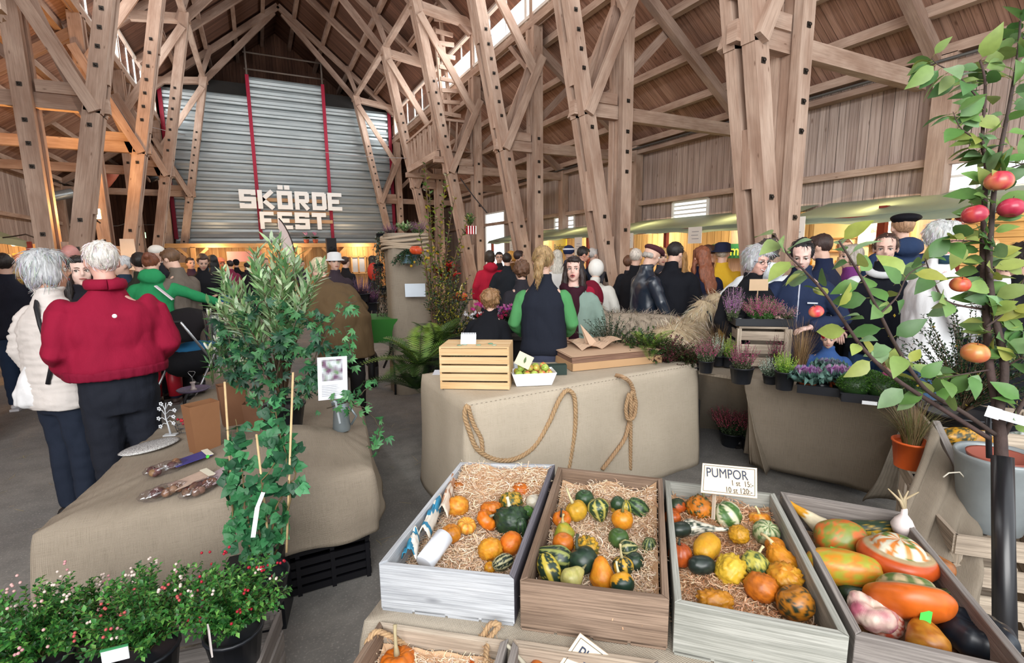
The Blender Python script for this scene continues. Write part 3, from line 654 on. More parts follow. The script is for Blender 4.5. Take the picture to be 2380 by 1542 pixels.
p = PX(2015, 560, 7.8); board('hanging_sheet', 7.75, p.y-.05, p.y+.75, 1.3, 2.2, flat('f0d6a4', .7), 'pale cream sheet hanging in the stall left of the red post', 'sheet')
p = PX(2048, 560, 7.3); t = empty('red_stall_post', (7.3, p.y, 0), 0, 'red painted stall post behind the smiling woman', 'post'); b = MB(); b.beam((7.3, p.y, 0), (7.3, p.y, 2.2), .09, .09, (1, 0, 0)); b.build('post_shaft', REDP, t)
textX('BERTA', 2024, 541, 7.66, .085, 'red_print', flat('c86a5a'), t)
b = MB(); b.box(PX(1390, 568, 7.7), (.02, .7, .45)); tag(b.build('pale_poster', flat('e9c9a0', .6)), 'large pale poster on the boards behind the white haired man', 'poster')
# jars on shelves
t = empty('jar_shelf', PX(1900, 590, 7.75), 0, 'wooden shelf of honey jars on the stall wall behind the navy jackets', 'shelf')
jy0, jy1 = PX(1842, 580, 7.75).y, PX(2000, 560, 7.75).y
for z in (1.62, 1.4): b = MB(); b.box((7.8, (jy0+jy1)/2, z), (.2, abs(jy1-jy0), .025)); b.build('shelf_board', YT, t)
lids = [flat('e8c33a'), flat('d8b23c')]; honey = flat('c98a2a', .2); proto = None
for z in (1.633, 1.413):
    n = 14
    for k in range(n):
        y = jy1+(jy0-jy1)*(k+.5)/n
        if proto is None:
            proto = empty('honey_jar', (7.78, y, z)); proto['category'] = 'jar'; b = MB(); b.lathe([(.028, 0), (.034, .01), (.034, .07), (.026, .085)], (0, 0, 0), 10); b.build('glass', honey, proto, False)
            b = MB(); b.lathe([(.03, .085), (.03, .105)], (0, 0, 0), 10); b.build('lid', lids[0], proto, False); o = proto
        else: o = copy_tree(proto)
        o.location = (7.78, y, z); tag(o, 'small honey jar with yellow lid in the %s row of the stall shelf' % ('top' if z > 1.5 else 'lower'), 'jar', 'honey jars in the %s row' % ('top' if z > 1.5 else 'lower'))
for k in range(3):
    p = PX(1958+k*13, 543, 7.8); o = copy_tree(proto); o.location = p-Vector((0, 0, .04)); o.scale = (1.4, 1.4, 1.4); tag(o, ['leftmost', 'middle', 'rightmost'][k]+' of three larger jars standing above the fair haired vendor', 'jar', 'three jars on the high ledge')
b = MB(); b.box(PX(1971, 549, 7.82)-Vector((0, 0, .03)), (.2, .75, .02)); tag(b.build('ledge', YT), 'narrow high ledge holding three jars', 'shelf')
# left awning and stall
b = MB(); a1, a2 = PD(-60, 540, 8.5), PD(66, 562, 9.5)
b.add([a1, a2, a2+Vector((-.9, 0, .45)), a1+Vector((-.9, 0, .45)), a1-Vector((0, 0, .12)), a2-Vector((0, 0, .12))], [(0, 1, 2, 3), (0, 4, 5, 1)], (.5, .5, .5), False, [[(0, 0), (1, 0), (1, 1), (0, 1)], [(0, 0), (0, .1), (1, .1), (1, 0)]])
t = empty('awning', (a1.x, a1.y, 2), 0, 'pale green awning corner at the far left edge', 'awning'); o = b.build('canvas', GREEN.m, t); mm = o.modifiers.new('s', 'SOLIDIFY'); mm.thickness = .01
b = MB(); b.beam((a2.x, a2.y, 0), a2, .08, .08, (1, 0, 0)); b.build('post', REDP, t)
p = PD(30, 590, 10.5); t = empty('lit_stall', (p.x, p.y, 0), 0, 'orange lit wooden stall with hanging goods at far left', 'stall')
b = MB(); b.box((p.x, p.y+.3, 1), (1.6, .05, 2)); b.build('back_panel', YB, t)
b = MB(); b.box((p.x+.1, p.y+.22, 1.78), (.35, .05, .04)); b.box((p.x+.2, p.y+.22, 1.7), (.05, .05, .16)); b.box((p.x+.05, p.y+.22, 1.72), (.04, .05, .12)); b.build('hanging_goods', glow('ffb040', 1.3), t)  # goods glow by themselves, standing in for lamplight on them
b = MB(); b.lathe([(.02, 0), (.05, .03), (.02, .06)], (p.x, p.y+.1, 1.95), 8); b.build('lamp', glow('ffd9a0', 8), t)
p = PD(300, 590, 9.5); b = MB(); b.hexa([p+Vector(q) for q in ((-.14, 0, -.3), (.12, 0, -.32), (.12, .02, -.32), (-.14, .02, -.3), (-.12, 0, .28), (.1, 0, .28), (.1, .02, .28), (-.12, .02, .28))]); tag(b.build('hanging_sheet', flat('cfcfd2')), 'pale blank sheet hanging between red jacket man and green jacket person', 'sheet')
# ================================================================== PEOPLE
def blob(mb, vox, sm=3, fac=.5):
    me = bpy.data.meshes.new('b'); me.from_pydata(mb.v, [], mb.f); o = bpy.data.objects.new('b', me); COL.objects.link(o)
    m = o.modifiers.new('r', 'REMESH'); m.mode = 'VOXEL'; m.voxel_size = vox; m.adaptivity = 0
    if sm: m = o.modifiers.new('s', 'SMOOTH'); m.factor = fac; m.iterations = sm
    dg = bpy.context.evaluated_depsgraph_get(); ev = o.evaluated_get(dg); me2 = bpy.data.meshes.new_from_object(ev)
    v = np.empty(len(me2.vertices)*3); me2.vertices.foreach_get('co', v); v = v.reshape(-1, 3)
    n = np.empty(len(me2.vertices)*3); me2.vertices.foreach_get('normal', n); n = n.reshape(-1, 3)
    f = [tuple(p.vertices) for p in me2.polygons]
    bpy.data.objects.remove(o); bpy.data.meshes.remove(me); bpy.data.meshes.remove(me2)
    return v, n, f
def folds(v, n, amp, fr=(7, 7, 3.2), seed=0, ridge=True):
    out = np.array(v)
    for i in range(len(v)):
        p = v[i]; a = noise.noise(Vector((p[0]*fr[0]+seed, p[1]*fr[1], p[2]*fr[2]))); b = noise.noise(Vector((p[0]*fr[0]*2.3, p[1]*fr[1]*2.3+seed, p[2]*fr[2]*2.6)))
        k = (abs(a)*1.6-.5 if ridge else a)+.45*b; out[i] = p+n[i]*(amp*k)
    return out
def smoothed(mbdata, name, mat, parent, col=None, colf=None, extra=None):
    v, f = mbdata; b = MB(); c = col or (.5, .5, .5)
    if colf: c = [colf(v[q[0]]) for q in f]
    b.add(v.tolist() if hasattr(v, 'tolist') else v, f, c, True)
    if extra: extra(b)
    return b.build(name, mat, parent, False, (0, 0, 0) if parent is None else None)
ARMS = dict(down=((.245, -.04, 1.13), (.255, .06, .87)), pocket=((.27, -.08, 1.14), (.24, .08, .95)), front=((.255, .04, 1.13), (.1, .27, 1.1)), low=((.25, .05, 1.13), (.13, .24, .92)),
            up=((.28, .1, 1.17), (.1, .25, 1.36)), reach=((.26, .2, 1.24), (.2, .46, 1.14)), side=((.42, .03, 1.27), (.62, .2, 1.25)), back=((.3, -.14, 1.14), (.1, -.2, 1.0)))
SKIN = attr(.5, spec=.35, var=.1, vscale=14)
SHOE = {}
def loft(mb, rings, seg=18, T=None, p=2.3):
    vs = []; fs = []
    for z, rx, ry, yo in rings:
        for k in range(seg):
            a = 2*PI*k/seg; cx, cy = math.cos(a), math.sin(a)
            q = Vector((math.copysign(abs(cx)**(2/p), cx)*rx, math.copysign(abs(cy)**(2/p), cy)*ry+yo, z)); vs.append(T(q) if T else q)
    n = len(rings)
    for i in range(n-1):
        for k in range(seg): k2 = (k+1) % seg; fs.append((i*seg+k, i*seg+k2, (i+1)*seg+k2, (i+1)*seg+k))
    fs.append(tuple(range(seg-1, -1, -1))); fs.append(tuple((n-1)*seg+k for k in range(seg))); mb.add(vs, fs, (.5, .5, .5), True)
def person(u=None, v=None, t=4, a=0, h=None, pos=None, bulk=1, lean=0, hy=0, hp=0, hr=0, top='30343f', tk='jacket', hem=.82, sleeve=None, legs='23262f', shoes='1d1b1b', hair=('short', '3b2a22'), hat=None,
           arms=('down', 'down'), skin='deb6a2', label='', face=None, mouth='closed', collar=True, hood=None, fold=1, topmat=None, colf=None, glasses=None, hands=True, sx=1, group=None, belly=0, gaze=0, zipc=None, slump=0, fq=(7, 7, 4.2)):
    if pos is None:
        p = PD(u, v, t); x, y = p.x, p.y
        if h is None: h = p.z
    else: x, y = pos
    pt = Vector((x, y, 1.5)); t = depth(pt); s = h/1.75
    near = t < 4.7; mid = t < 8.5; vc = .011 if near else (.016 if mid else .024); vb = (.0075 if (near and face is not False) else (.013 if mid else .018))
    if face is None: face = mid or t < 14
    L = math.radians(lean)
    def bend(q):
        k = min(1, max(0, (q.z-.86)/.38)); k = k*k*(3-2*k); an = L*k
        if an == 0: return Vector((q.x, q.y, q.z))
        dy, dz = q.y, q.z-.92; return Vector((q.x, dy*math.cos(an)+dz*math.sin(an), .92+dz*math.cos(an)-dy*math.sin(an)))
    def S(q): return bend(Vector(q))*s
    nk = bend(Vector((0, .015+slump, 1.5))); Mh = Matrix.Rotation(-math.radians(hy), 4, 'Z') @ Matrix.Rotation(-math.radians(hp), 4, 'X') @ Matrix.Rotation(math.radians(hr), 4, 'Y')
    MH = Matrix.Scale(s, 4) @ Matrix.Translation(nk) @ Mh @ Matrix.Translation((0, .005, .135))
    def Hd(q): return MH @ Vector(q)
    def hell(b, c, r, seg=14, rings=10, col=(.5, .5, .5)): b2 = MB(); b2.ell(c, r, None, seg, rings, col); b.add([Hd(q) for q in b2.v], b2.f, [x_ for x_ in b2.c], True)
    def htube(b, pts, rad, seg=8, col=(.5, .5, .5)): b2 = MB(); b2.tube(pts, rad, seg, col); b.add([Hd(q) for q in b2.v], b2.f, [x_ for x_ in b2.c], True)
    A = []
    for sd, nm in ((-1, arms[0]), (1, arms[1])):
        e, w = ARMS[nm] if isinstance(nm, str) else nm; A.append([Vector((sd*.16*sx*min(bulk, 1.2), 0, 1.345)), Vector((sd*e[0]*sx*min(bulk, 1.15), e[1], e[2])), Vector((sd*w[0]*min(bulk, 1.1), w[1], w[2]))])
    # body -----------------------------------------------------------
    b = MB(); sc = lin(skin); bw = sx
    loft(b, [(.8, .15*bw, .11, 0), (.95, .155*bw, .11, 0), (1.08, .13*bw, .095, .0), (1.28, .155*bw, .1, 0), (1.38, .16*bw, .08, 0), (1.44, .09, .06, 0), (1.5, .055, .056, .005)], 16, S)
    b.tube([S((0, 0, 1.42)), Hd((0, -.02, -.08)), Hd((0, -.01, -.02))], [.056*s, .052*s, .05*s], 12)
    for sd in (-1, 1): b.tube([(sd*.085*s, 0, .88*s), (sd*.09*s, .01*s, .5*s), (sd*.095*s, -.01*s, .09*s)], [.082*s, .055*s, .038*s], 10)
    for q in A: b.tube([S(q[0]), S(q[1]), S(q[2])], [.045*s, .036*s, .026*s], 9)
    hell(b, (0, -.014, .03), (.077, .094, .09)); hell(b, (0, .016, -.035), (.061, .074, .083)); hell(b, (0, .05, -.094), (.027, .026, .02)); hell(b, (0, .07, .032), (.05, .016, .014), 10, 6)
    htube(b, [(0, .083, .02), (0, .1, -.015), (0, .103, -.024)], [.008, .011, .013]); hell(b, (0, .092, -.027), (.018, .012, .009), 8, 6)
    for sd in (-1, 1): hell(b, (sd*.035, .055, -.03), (.024, .022, .022), 8, 6); hell(b, (sd*.079, -.008, -.008), (.011, .02, .032), 8, 6)
    vv, nn, ff = blob(b, vb, 3 if not near else 4)
    def fingers(mb):
        if not hands: return
        for i, q in enumerate(A):
            sd = (-1, 1)[i]; w = S(q[2]); d = (S(q[2])-S(q[1])).normalized(); up = Vector((0, 0, 1)) if abs(d.z) < .7 else Vector((0, 1, 0)); d, si, uu = basis(d, up); k = s
            mb.tube([w-d*.02*k, w+d*.04*k, w+d*.085*k], [.024*k, .032*k, .028*k], 8, sc, True, True, .55)
            for j in range(4):
                o_ = (-.024+.016*j); st = w+d*.075*k+si*o_*k; ln = (.062, .072, .068, .052)[j]*k; cu = .35+.1*j
                mb.tube([st, st+d*ln*.5-uu*ln*.12, st+d*ln*.85-uu*ln*(.3+cu*.3)], [.0088*k, .0082*k, .006*k], 6, sc)
            ts = w+d*.025*k-si*sd*.026*k; mb.tube([ts, ts+d*.03*k-si*sd*.02*k-uu*.01*k, ts+d*.058*k-si*sd*.018*k-uu*.02*k], [.011*k, .0095*k, .007*k], 6, sc)
    body = smoothed((vv, ff), 'person', SKIN, None, sc, None, fingers)
    az = PSI+math.atan((( (Vector((x, y, H))-O).dot(CR))/max(.1, (Vector((x, y, H))-O).dot(FW)))); body.location = (x, y, 0); body.rotation_euler = (0, 0, -(az+math.radians(a)))
    tag(body, label, 'person', group)
    # face ------------------------------------------------------------
    if face:
        for sd in (-1, 1):
            b = MB(); b2 = MB(); c0 = Vector((sd*.0305, .0665, .004)); b2.ell(c0, .0135, None, 14, 12); gz = Vector((gaze+sd*.02, 1, -.05)).normalized(); cs = []
            for f_ in b2.f:
                q = sum((Vector(b2.v[j]) for j in f_), Vector())/len(f_)-c0; dd = q.normalized().dot(gz); cs.append(lin('15100e') if dd > .955 else (lin('5b4636') if dd > .84 else lin('e8e2dc')))
            b.add([Hd(q) for q in b2.v], b2.f, cs, True); eo = b.build('eye', attr(.2, var=0, spec=.6), body, False)
            b = MB(); htube(b, [(sd*.013, .0805, .006), (sd*.024, .0825, .0135), (sd*.037, .0795, .013), (sd*.048, .07, .006)], .0022 if near else .004, 5, lin('2a1c18')); b.build('eyelash', PAINT, body, False)
            b = MB(); htube(b, [(sd*.012, .088, .025), (sd*.028, .0885, .031), (sd*.045, .078, .028)], [.0022, .003, .0015], 5, mixc(lin(hair[1]), lin('6a4c3e'), .6)); b.build('eyebrow', PAINT, body, False)
        b = MB()
        if mouth == 'open': hell(b, (0, .087, -.06), (.016, .01, .012), 10, 6, lin('3a1416')); htube(b, [(-.021, .086, -.058), (0, .096, -.047), (.021, .086, -.058)], .0045, 6, lin('b4605c')); htube(b, [(-.021, .086, -.06), (0, .094, -.073), (.021, .086, -.06)], .005, 6, lin('b4605c'))
        elif mouth == 'smile': htube(b, [(-.027, .077, -.05), (-.014, .0865, -.058), (0, .0895, -.06), (.014, .0865, -.058), (.027, .077, -.05)], .0042, 6, lin('efe8e2')); htube(b, [(-.03, .076, -.047), (0, .0935, -.055), (.03, .076, -.047)], .003, 6, lin('b86a62')); htube(b, [(-.029, .076, -.05), (0, .0925, -.068), (.029, .076, -.05)], .0038, 6, lin('b86a62'))
        else: htube(b, [(-.024, .083, -.057), (0, .0935, -.054), (.024, .083, -.057)], [.0015, .004, .0015], 6, lin('a8605a')); htube(b, [(-.022, .083, -.059), (0, .0925, -.063), (.022, .083, -.059)], [.0015, .0045, .0015], 6, lin('b06a62'))
        b.build('mouth', PAINT, body, False)
    if glasses:
        b = MB()
        for sd in (-1, 1):
            c_ = [(sd*.031+.022*math.cos(k*PI/6), .094-.006*abs(math.cos(k*PI/6)), .004+.015*math.sin(k*PI/6)) for k in range(13)]; htube(b, c_, .0016, 5); htube(b, [(sd*.053, .088, .008), (sd*.075, .04, .008), (sd*.083, -.01, .004)], .0018, 5)
        htube(b, [(-.009, .094, .006), (.009, .094, .006)], .0018, 5); b.build('glasses', flat(glasses, .3), body, False)
    # hair -----------------------------------------------------------
    st, hc = hair; hv = .009 if near else (.014 if mid else .02)
    if st != 'none':
        b = MB()
        if st in ('short', 'long', 'ponytail', 'bun', 'wavy', 'bob', 'curly', 'thin'):
            k = {'short': 0, 'thin': -.004, 'long': .003, 'ponytail': .0, 'bun': 0, 'wavy': .008, 'bob': .012, 'curly': .018}[st]
            hell(b, (0, -.03, .034), (.083+k, .093+k, .094+k), 18, 12); hell(b, (0, (.025 if st not in ('bun', 'ponytail') else .0), .085+k*.6), (.062+k*.6, .055+k*.4, .034+k*.3), 12, 8)
            for sd in (-1, 1): hell(b, (sd*.064, -.01, .03), (.024+k, .05, .05), 10, 7)
        if st == 'bob':
            for sd in (-1, 1): hell(b, (sd*.072, -.01, -.02), (.03, .058, .07), 12, 8)
            hell(b, (0, -.07, -.02), (.085, .05, .085), 14, 8); hell(b, (-.03, .06, .075), (.05, .04, .03), 10, 6)
        if st in ('long', 'wavy'):
            hell(b, (0, -.07, -.06), (.09, .05, .13), 14, 8); hell(b, (0, -.085, -.2), (.105, .045, .15), 14, 8)
            for sd in (-1, 1): htube(b, [(sd*.066, .01, .04), (sd*.082, .01, -.06), (sd*.088, .02, -.15), (sd*.09, .03, -.26)], [.02, .03, .034, .02], 8)
            if st == 'wavy': hell(b, (.02, -.09, -.33), (.09, .05, .13), 12, 8)
        if st == 'ponytail':
            hell(b, (0, -.135, .03), (.04, .035, .035), 10, 7); htube(b, [(0, -.15, .03), (-.02, -.18, -.02), (-.03, -.165, -.1), (-.04, -.14, -.2)], [.03, .04, .035, .012], 8)
        if st == 'bun': hell(b, (0, -.12, .06), (.045, .04, .045), 10, 8)
        if st == 'fringe':
            for sd in (-1, 1): hell(b, (sd*.055, -.045, -.01), (.03, .05, .035), 10, 7)
            hell(b, (0, -.085, -.015), (.06, .025, .04), 10, 7)
        v2, n2, f2 = blob(b, hv, 2); v2 = folds(v2, n2, (.012 if st in ('curly', 'wavy') else .006)*s*(1 if st != 'curly' else 2), (38/s, 38/s, 9/s) if st != 'curly' else (26, 26, 26), R.random()*9)
        ho = smoothed((v2, f2), 'hair', hairmat(hc), body)
        if near and st != 'fringe':
            b = MB(); hcl = lin(hc)
            for k in range(260 if st != 'thin' else 160):
                i = R.randrange(len(v2)); p_ = Vector(v2[i]); n_ = Vector(n2[i]); g = Vector((R.uniform(-.3, .3), R.uniform(-.5, .1), -1)); g = (MH.to_3x3() @ g); g = (g-n_*g.dot(n_))
                if g.length < .01: continue
                g.normalize(); ln = R.uniform(.03, .075)*(1.3 if st in ('bob', 'wavy', 'long') else .75); b.tube([p_-n_*.002, p_+n_*.005+g*ln*.5, p_+g*ln+n_*R.uniform(-.002, .006)], [.0014, .0016, .0006], 3, jit(hcl, .45))
            b.build('hair_strands', attr(.45, var=0), ho, False)
    if hat:
        hk, hcol = hat[:2]; b = MB()
        if hk == 'beanie': hell(b, (0, -.02, .05), (.092, .106, .088), 16, 10); nm = 'beanie'
        if hk == 'cap': hell(b, (0, -.02, .06), (.088, .103, .07), 16, 10); hell(b, (0, .1, .055), (.065, .055, .01), 12, 6); nm = 'cap'
        if hk == 'flatcap': hell(b, (0, .0, .075), (.1, .125, .045), 16, 10); hell(b, (0, .1, .05), (.06, .045, .012), 12, 6); nm = 'flat_cap'
        if hk == 'beret': hell(b, (.01, -.03, .085), (.115, .12, .042), 16, 10); hell(b, (0, -.02, .055), (.084, .098, .035), 14, 8); nm = 'beret'
        if hk == 'bucket': b2 = MB(); b2.lathe([(.135, .02), (.13, .03), (.098, .045), (.09, .12), (.05, .14), (.0, .142)], (0, -.015, 0), 18, sy=1.1); b.add([Hd(q) for q in b2.v], b2.f, (.5, .5, .5), True); nm = 'bucket_hat'
        if hk == 'hoodup': hell(b, (0, -.03, .02), (.11, .115, .13), 16, 10); nm = 'hood'
        if hk != 'bucket': v2, n2, f2 = blob(b, hv, 2); ho = smoothed((v2, f2), nm, cloth(hcol, .3), body)
        else: ho = b.build(nm, cloth(hcol, .3), body, False)
        if len(hat) > 2: b2 = MB(); b3 = MB(); b3.lathe([(.094, 0), (.096, .012), (.094, .024)], (0, -.02, .06), 18, lin(hat[2]), None, 1, 1.12, True, False); b2.add([Hd(q) for q in b3.v], b3.f, lin(hat[2]), True); b2.build('hat_band', PAINT, ho, False)
    # clothes -----------------------------------------------------------
    B = bulk; coat = hem < .7; b = MB(); z0 = hem
    rings = [(z0, (.2 if coat else .185)*B*sx, (.15 if coat else .135)*B, 0), (z0+.04, .195*B*sx, .145*B+belly*.4, belly*.3), (1.0, .185*B*sx, .135*B+belly*.6, belly*.5), (1.15, .185*B*sx, .13*B+belly*.4, belly*.3), (1.28, .193*B*sx, .128*B, 0), (1.355, .165*B*sx, .108*B, 0), (1.42, .115*sx, .085, 0), (1.47, .078, .07, 0)]
    rings = [r for i, r in enumerate(rings) if i < 2 or r[0] > z0+.08]
    if collar: rings += [(1.5, .072, .07, .005), (1.535, .076, .074, .01)]
    loft(b, rings, 22, S)
    if hood: c_ = S((0, -.115, 1.47)); b.ell(c_, (.125*s, .075*s, .09*s), None, 14, 9); b.tube([S((-.09, -.03, 1.47)), S((-.1, -.09, 1.46)), S((0, -.13, 1.45)), S((.1, -.09, 1.46)), S((.09, -.03, 1.47))], .045*s, 8)
    ar = .068*min(B, 1.25)*s
    def sleeves(b, k=1):
        for q in A: b.tube([S(q[0])+Vector((0, 0, -.0)), S(q[0].lerp(q[1], .5)), S(q[1]), S(q[1].lerp(q[2], .5)), S(q[2].lerp(q[1], .04))], [ar*1.12*k, ar*1.03*k, ar*.92*k, ar*.82*k, ar*.6*k], 12); b.ell(S(q[0]), ar*1.0*k, None, 12, 8)
    if tk != 'vest': sleeves(b)
    v2, n2, f2 = blob(b, vc, 3); v2 = folds(v2, n2, .0105*fold*s, fq, R.random()*20)
    tm = topmat or cloth(top, .35 if near else .5); nm = {'vest': 'vest', 'coat': 'coat', 'jacket': 'jacket', 'shirt': 'shirt', 'parka': 'parka'}[tk]
    jo = smoothed((v2, f2), nm, tm, body, None, colf)
    if zipc:
        b = MB(); zz = [S((0, .14*B-.02+(.03 if z < 1.2 else 0)*0+belly*.4, z)) for z in (hem+.03, 1.0, 1.15, 1.3)]+[S((0, .09, 1.42)), S((0, .083, 1.53))]
        b.tube(zz, .006, 5); b.build('zip', flat(zipc), jo, False)
    if tk == 'vest' or sleeve:
        b = MB(); sleeves(b, .9 if tk == 'vest' else 1.03); 
        v2, n2, f2 = blob(b, vc, 3); v2 = folds(v2, n2, .008*s, (9, 9, 5), R.random()*20); smoothed((v2, f2), 'sleeves', cloth(sleeve, .4), body)
    b = MB(); loft(b, [(.74, .14*sx*min(B, 1.2), .1*B, 0), (.86, .17*sx*min(B, 1.15), .118*B, 0), (1.0, .16*sx*min(B, 1.2), .115*B+belly*.5, belly*.4)], 18, lambda q: Vector(q)*s)
    for sd in (-1, 1): b.tube([(sd*.085*s, 0, .84*s), (sd*.095*s, .012*s, .5*s), (sd*.1*s, -.01*s, .26*s), (sd*.1*s, -.005*s, .07*s)], [.094*s*min(B, 1.2), .075*s*min(B, 1.15), .067*s, .062*s], 12)
    v2, n2, f2 = blob(b, vc*1.15, 3); v2 = folds(v2, n2, .008*s, (8, 8, 9), R.random()*20); smoothed((v2, f2), 'trousers', cloth(legs, .4), body)
    for sd in (-1, 1):
        b = MB(); b.ell((sd*.1*s, .035*s, .045*s), (.048*s, .125*s, .045*s), None, 12, 8); b.box((sd*.1*s, .035*s, .012), (.08*s, .23*s, .024)); b.build('shoe', flat(shoes, .5), body, False)
    body['h'] = h
    del body['h']
    return body, S, Hd, jo
P_ = {}
BR = '3b2a22'
# ---- left group
P_['red'] = person(231, 562, 2.85, -5, bulk=1.3, top='840f2e', hem=.985, legs='1b1e27', hair=('thin', 'e3ddd6'), arms=(((.222, -.05, 1.14), (.2, .12, 1.0)),)*2, skin='d9a898', label='person in a crimson blouson seen from behind, white hair, black trousers', fold=1.9, belly=.03, hr=0, face=False)
P_['quilt'] = person(97, 586, 2.95, 62, bulk=1.18, top='c9c2bd', hem=.78, legs='1d2432', hair=('bob', 'b9bbbd'), arms=('down', 'front'), skin='d8a58c', label='grey haired person in cream quilted jacket turned to the red jacketed man', fold=1.0, fq=(5, 5, 26), hy=15, glasses='c0b0a0')
person(182, 597, 3.75, 176, bulk=.95, top='1c1b22', legs='1d1d24', hair=('long', '1e1614'), skin='ecc8ba', label='dark haired person peering out between the cream jacket and the red jacket', gaze=.35, hands=False)
person(160, 570, 5.2, 10, top='23222a', hair=('none', BR), skin='c98d86', label='bald person in black seen from behind, beyond the grey haired one')
person(6, 590, 5.3, 20, bulk=1.15, top='20222d', legs='26344b', shoes='d8d8dc', hair=('short', '2a2320'), label='person in dark navy jacket and jeans cut by the left edge')
person(8, 592, 8.2, 90, top='3f5a6e', hair=('none', BR), hat=('beanie', 'd8cfc0'), label='person in a cream knitted beanie far at left', h=1.62)
person(30, 618, 6.6, 60, top='8a7342', hair=('bob', 'd9bb86'), label='blonde person in a leopard patterned top at far left', colf=lambda p: lin('2a2014') if noise.noise(Vector(p)*32) > .18 else lin('b3964f'), topmat=attr(.8, var=.05), h=1.6)
person(42, 590, 8.6, 150, top='3a2c28', hair=('none', BR), skin='cf8a52', label='bald person lit orange beside the lit stall')  # orange stall light is put into the skin colour
person(104, 578, 7.4, 10, top='1a1a20', hair=('none', BR), hat=('beanie', '20221e'), label='person in a dark beanie beyond the grey haired one, left of two')
person(128, 577, 8.1, 20, top='1a1a20', hair=('none', BR), hat=('beanie', '1a1b20'), label='person in a dark beanie beyond the grey haired one, right of two')
person(284, 595, 5.6, -110, top='2c3a4c', hair=('thin', 'dadbdd'), label='white haired person half hidden to the right of the red jacketed man')
person(322, 588, 5.6, 0, bulk=1.1, top='2d2e26', hair=('short', '241c18'), label='person in dark olive jacket behind the green jacket')
P_['green'] = person(345, 596, 5.4, 14, h=1.72, lean=9, bulk=1.0, top='2a8a56', hem=.84, legs='1c2030', shoes='4a3a36', hair=('bun', '7a4630'), arms=(((.3, .1, 1.16), (.3, .3, 1.05)), ((.42, .1, 1.24), (.62, .2, 1.16))), hood=True, label='person in bright green hooded jacket reaching to the right, red boots', fold=1.2, hp=20, hr=-8)
person(362, 572, 6.6, 40, top='23232a', hair=('none', BR), hat=('cap', 'e6e2da'), label='person in a white cap between green jacket and taupe jacket')
person(407, 577, 5.7, -52, bulk=1.22, top='6b6259', hem=.6, tk='coat', legs='2a2a30', hair=('short', '6e5038'), label='tall person in a taupe coat bowed toward the left', hp=25, fold=1.4, arms=('low', 'low'))
person(467, 589, 7.6, 172, bulk=1.05, top='191a1f', hem=.72, legs='27384e', hair=('short', '4a3226'), arms=('front', 'front'), hp=28, label='person in black jacket and jeans looking down at a phone')
person(441, 600, 9.5, 160, top='3a2a3c', hair=('short', '2a1c18'), label='person with face showing between taupe coat and phone user')
person(492, 594, 8.3, -20, top='3a78a8', legs='22242c', hair=('long', '17171c'), label='long black haired person in a bright blue jacket')
person(511, 600, 9.0, 160, top='a83a62', hair=('none', BR), hat=('cap', 'e88a6a'), skin='d98a64', label='person in an orange cap and pink top near the far stall')
for i, (u, v, t, hc, tc, lb) in enumerate(((548, 604, 13, '14141a', '1a1a20', 'far person in a black beanie left of the olive shrub'), (573, 611, 13, '1c1a1e', '24222a', 'far dark haired person behind the olive shrub leaves, lefthand'), (600, 612, 14, '4a3830', '2a2630', 'far brown haired person in the gap of the olive shrub'), (616, 600, 14, '7a6a62', '5c544c', 'far person with greying hair above the olive shrub leaves'), (700, 606, 15, '2c2420', '3a2c44', 'far person by the flag foot'), (534, 606, 12, '2a2024', '7a2d4a', 'far person in a plum top by the stall post'))):
    person(u, v, t, R.uniform(-60, 200), top=tc, hair=('short', hc), label=lb, hat=('beanie', hc) if i == 0 else None)
P_['brown'] = person(pos=tuple(PD(796, 640, 4.9).xy), h=1.8, a=-30, lean=42, bulk=1.42, top='5c4a33', tk='coat', hem=.62, legs='1f1d1e', hair=('short', 'd8cba8'), arms=('low', 'low'), hp=22, label='large person in a brown wool coat bending over the plant table', fold=1.3, belly=.02)
person(776, 590, 6.6, 165, top='3a3038', hair=('short', '3a2420'), hat=('bucket', 'd9dadb'), label='person in a white sun hat peeping over the brown coat', h=1.68)
person(801, 597, 9.5, 40, top='17171b', hair=('short', '3a2018'), label='person in black right of the white sun hat')
person(866, 607, 11, 80, top='1e2129', hair=('long', '1b1613'), label='person in dark coat with a red bag standing by the burlap column', h=1.64)
# ---- centre and right
P_['redw'] = person(1138, 584, 8.6, -8, bulk=1.1, top='b5213a', hem=.8, legs='202634', hair=('bob', '3c322a'), hood=True, label='person in a bright red hooded jacket seen from behind', fold=1.2)
person(1160, 586, 9.8, 178, top='25252c', hair=('short', '1d1a1a'), glasses='2a2622', label='person with dark glasses facing the viewer beside the red hooded jacket')
person(1178, 589, 8.3, 10, bulk=1.1, top='20242a', legs='35506e', hair=('short', '2a211d'), label='person in black jacket and blue jeans right of the red hooded jacket')
person(1188, 585, 9.6, 30, top='6a4a2a', hair=('bob', 'd29a4a'), label='ginger blond person behind the black jackets')
person(1205, 583, 8.8, 60, top='1d1f28', hair=('short', '3a2a28'), label='dark haired person in a black coat left of the leaning post')
person(1212, 618, 5.4, -20, h=1.56, top='2c2a30', hair=('curly', '6b4a35'), label='curly brown haired person low behind the black vest')
P_['vest'] = person(1262, 573, 3.85, 3, bulk=1.0, top='1b1f2a', tk='vest', sleeve='4c8a55', hem=.88, legs='3a3f52', hair=('ponytail', 'a3855c'), arms=(((.24, .0, 1.13), (.19, .2, 1.0)),)*2, label='person in black vest over bright green sleeves, blond ponytail', fold=.9, face=False)
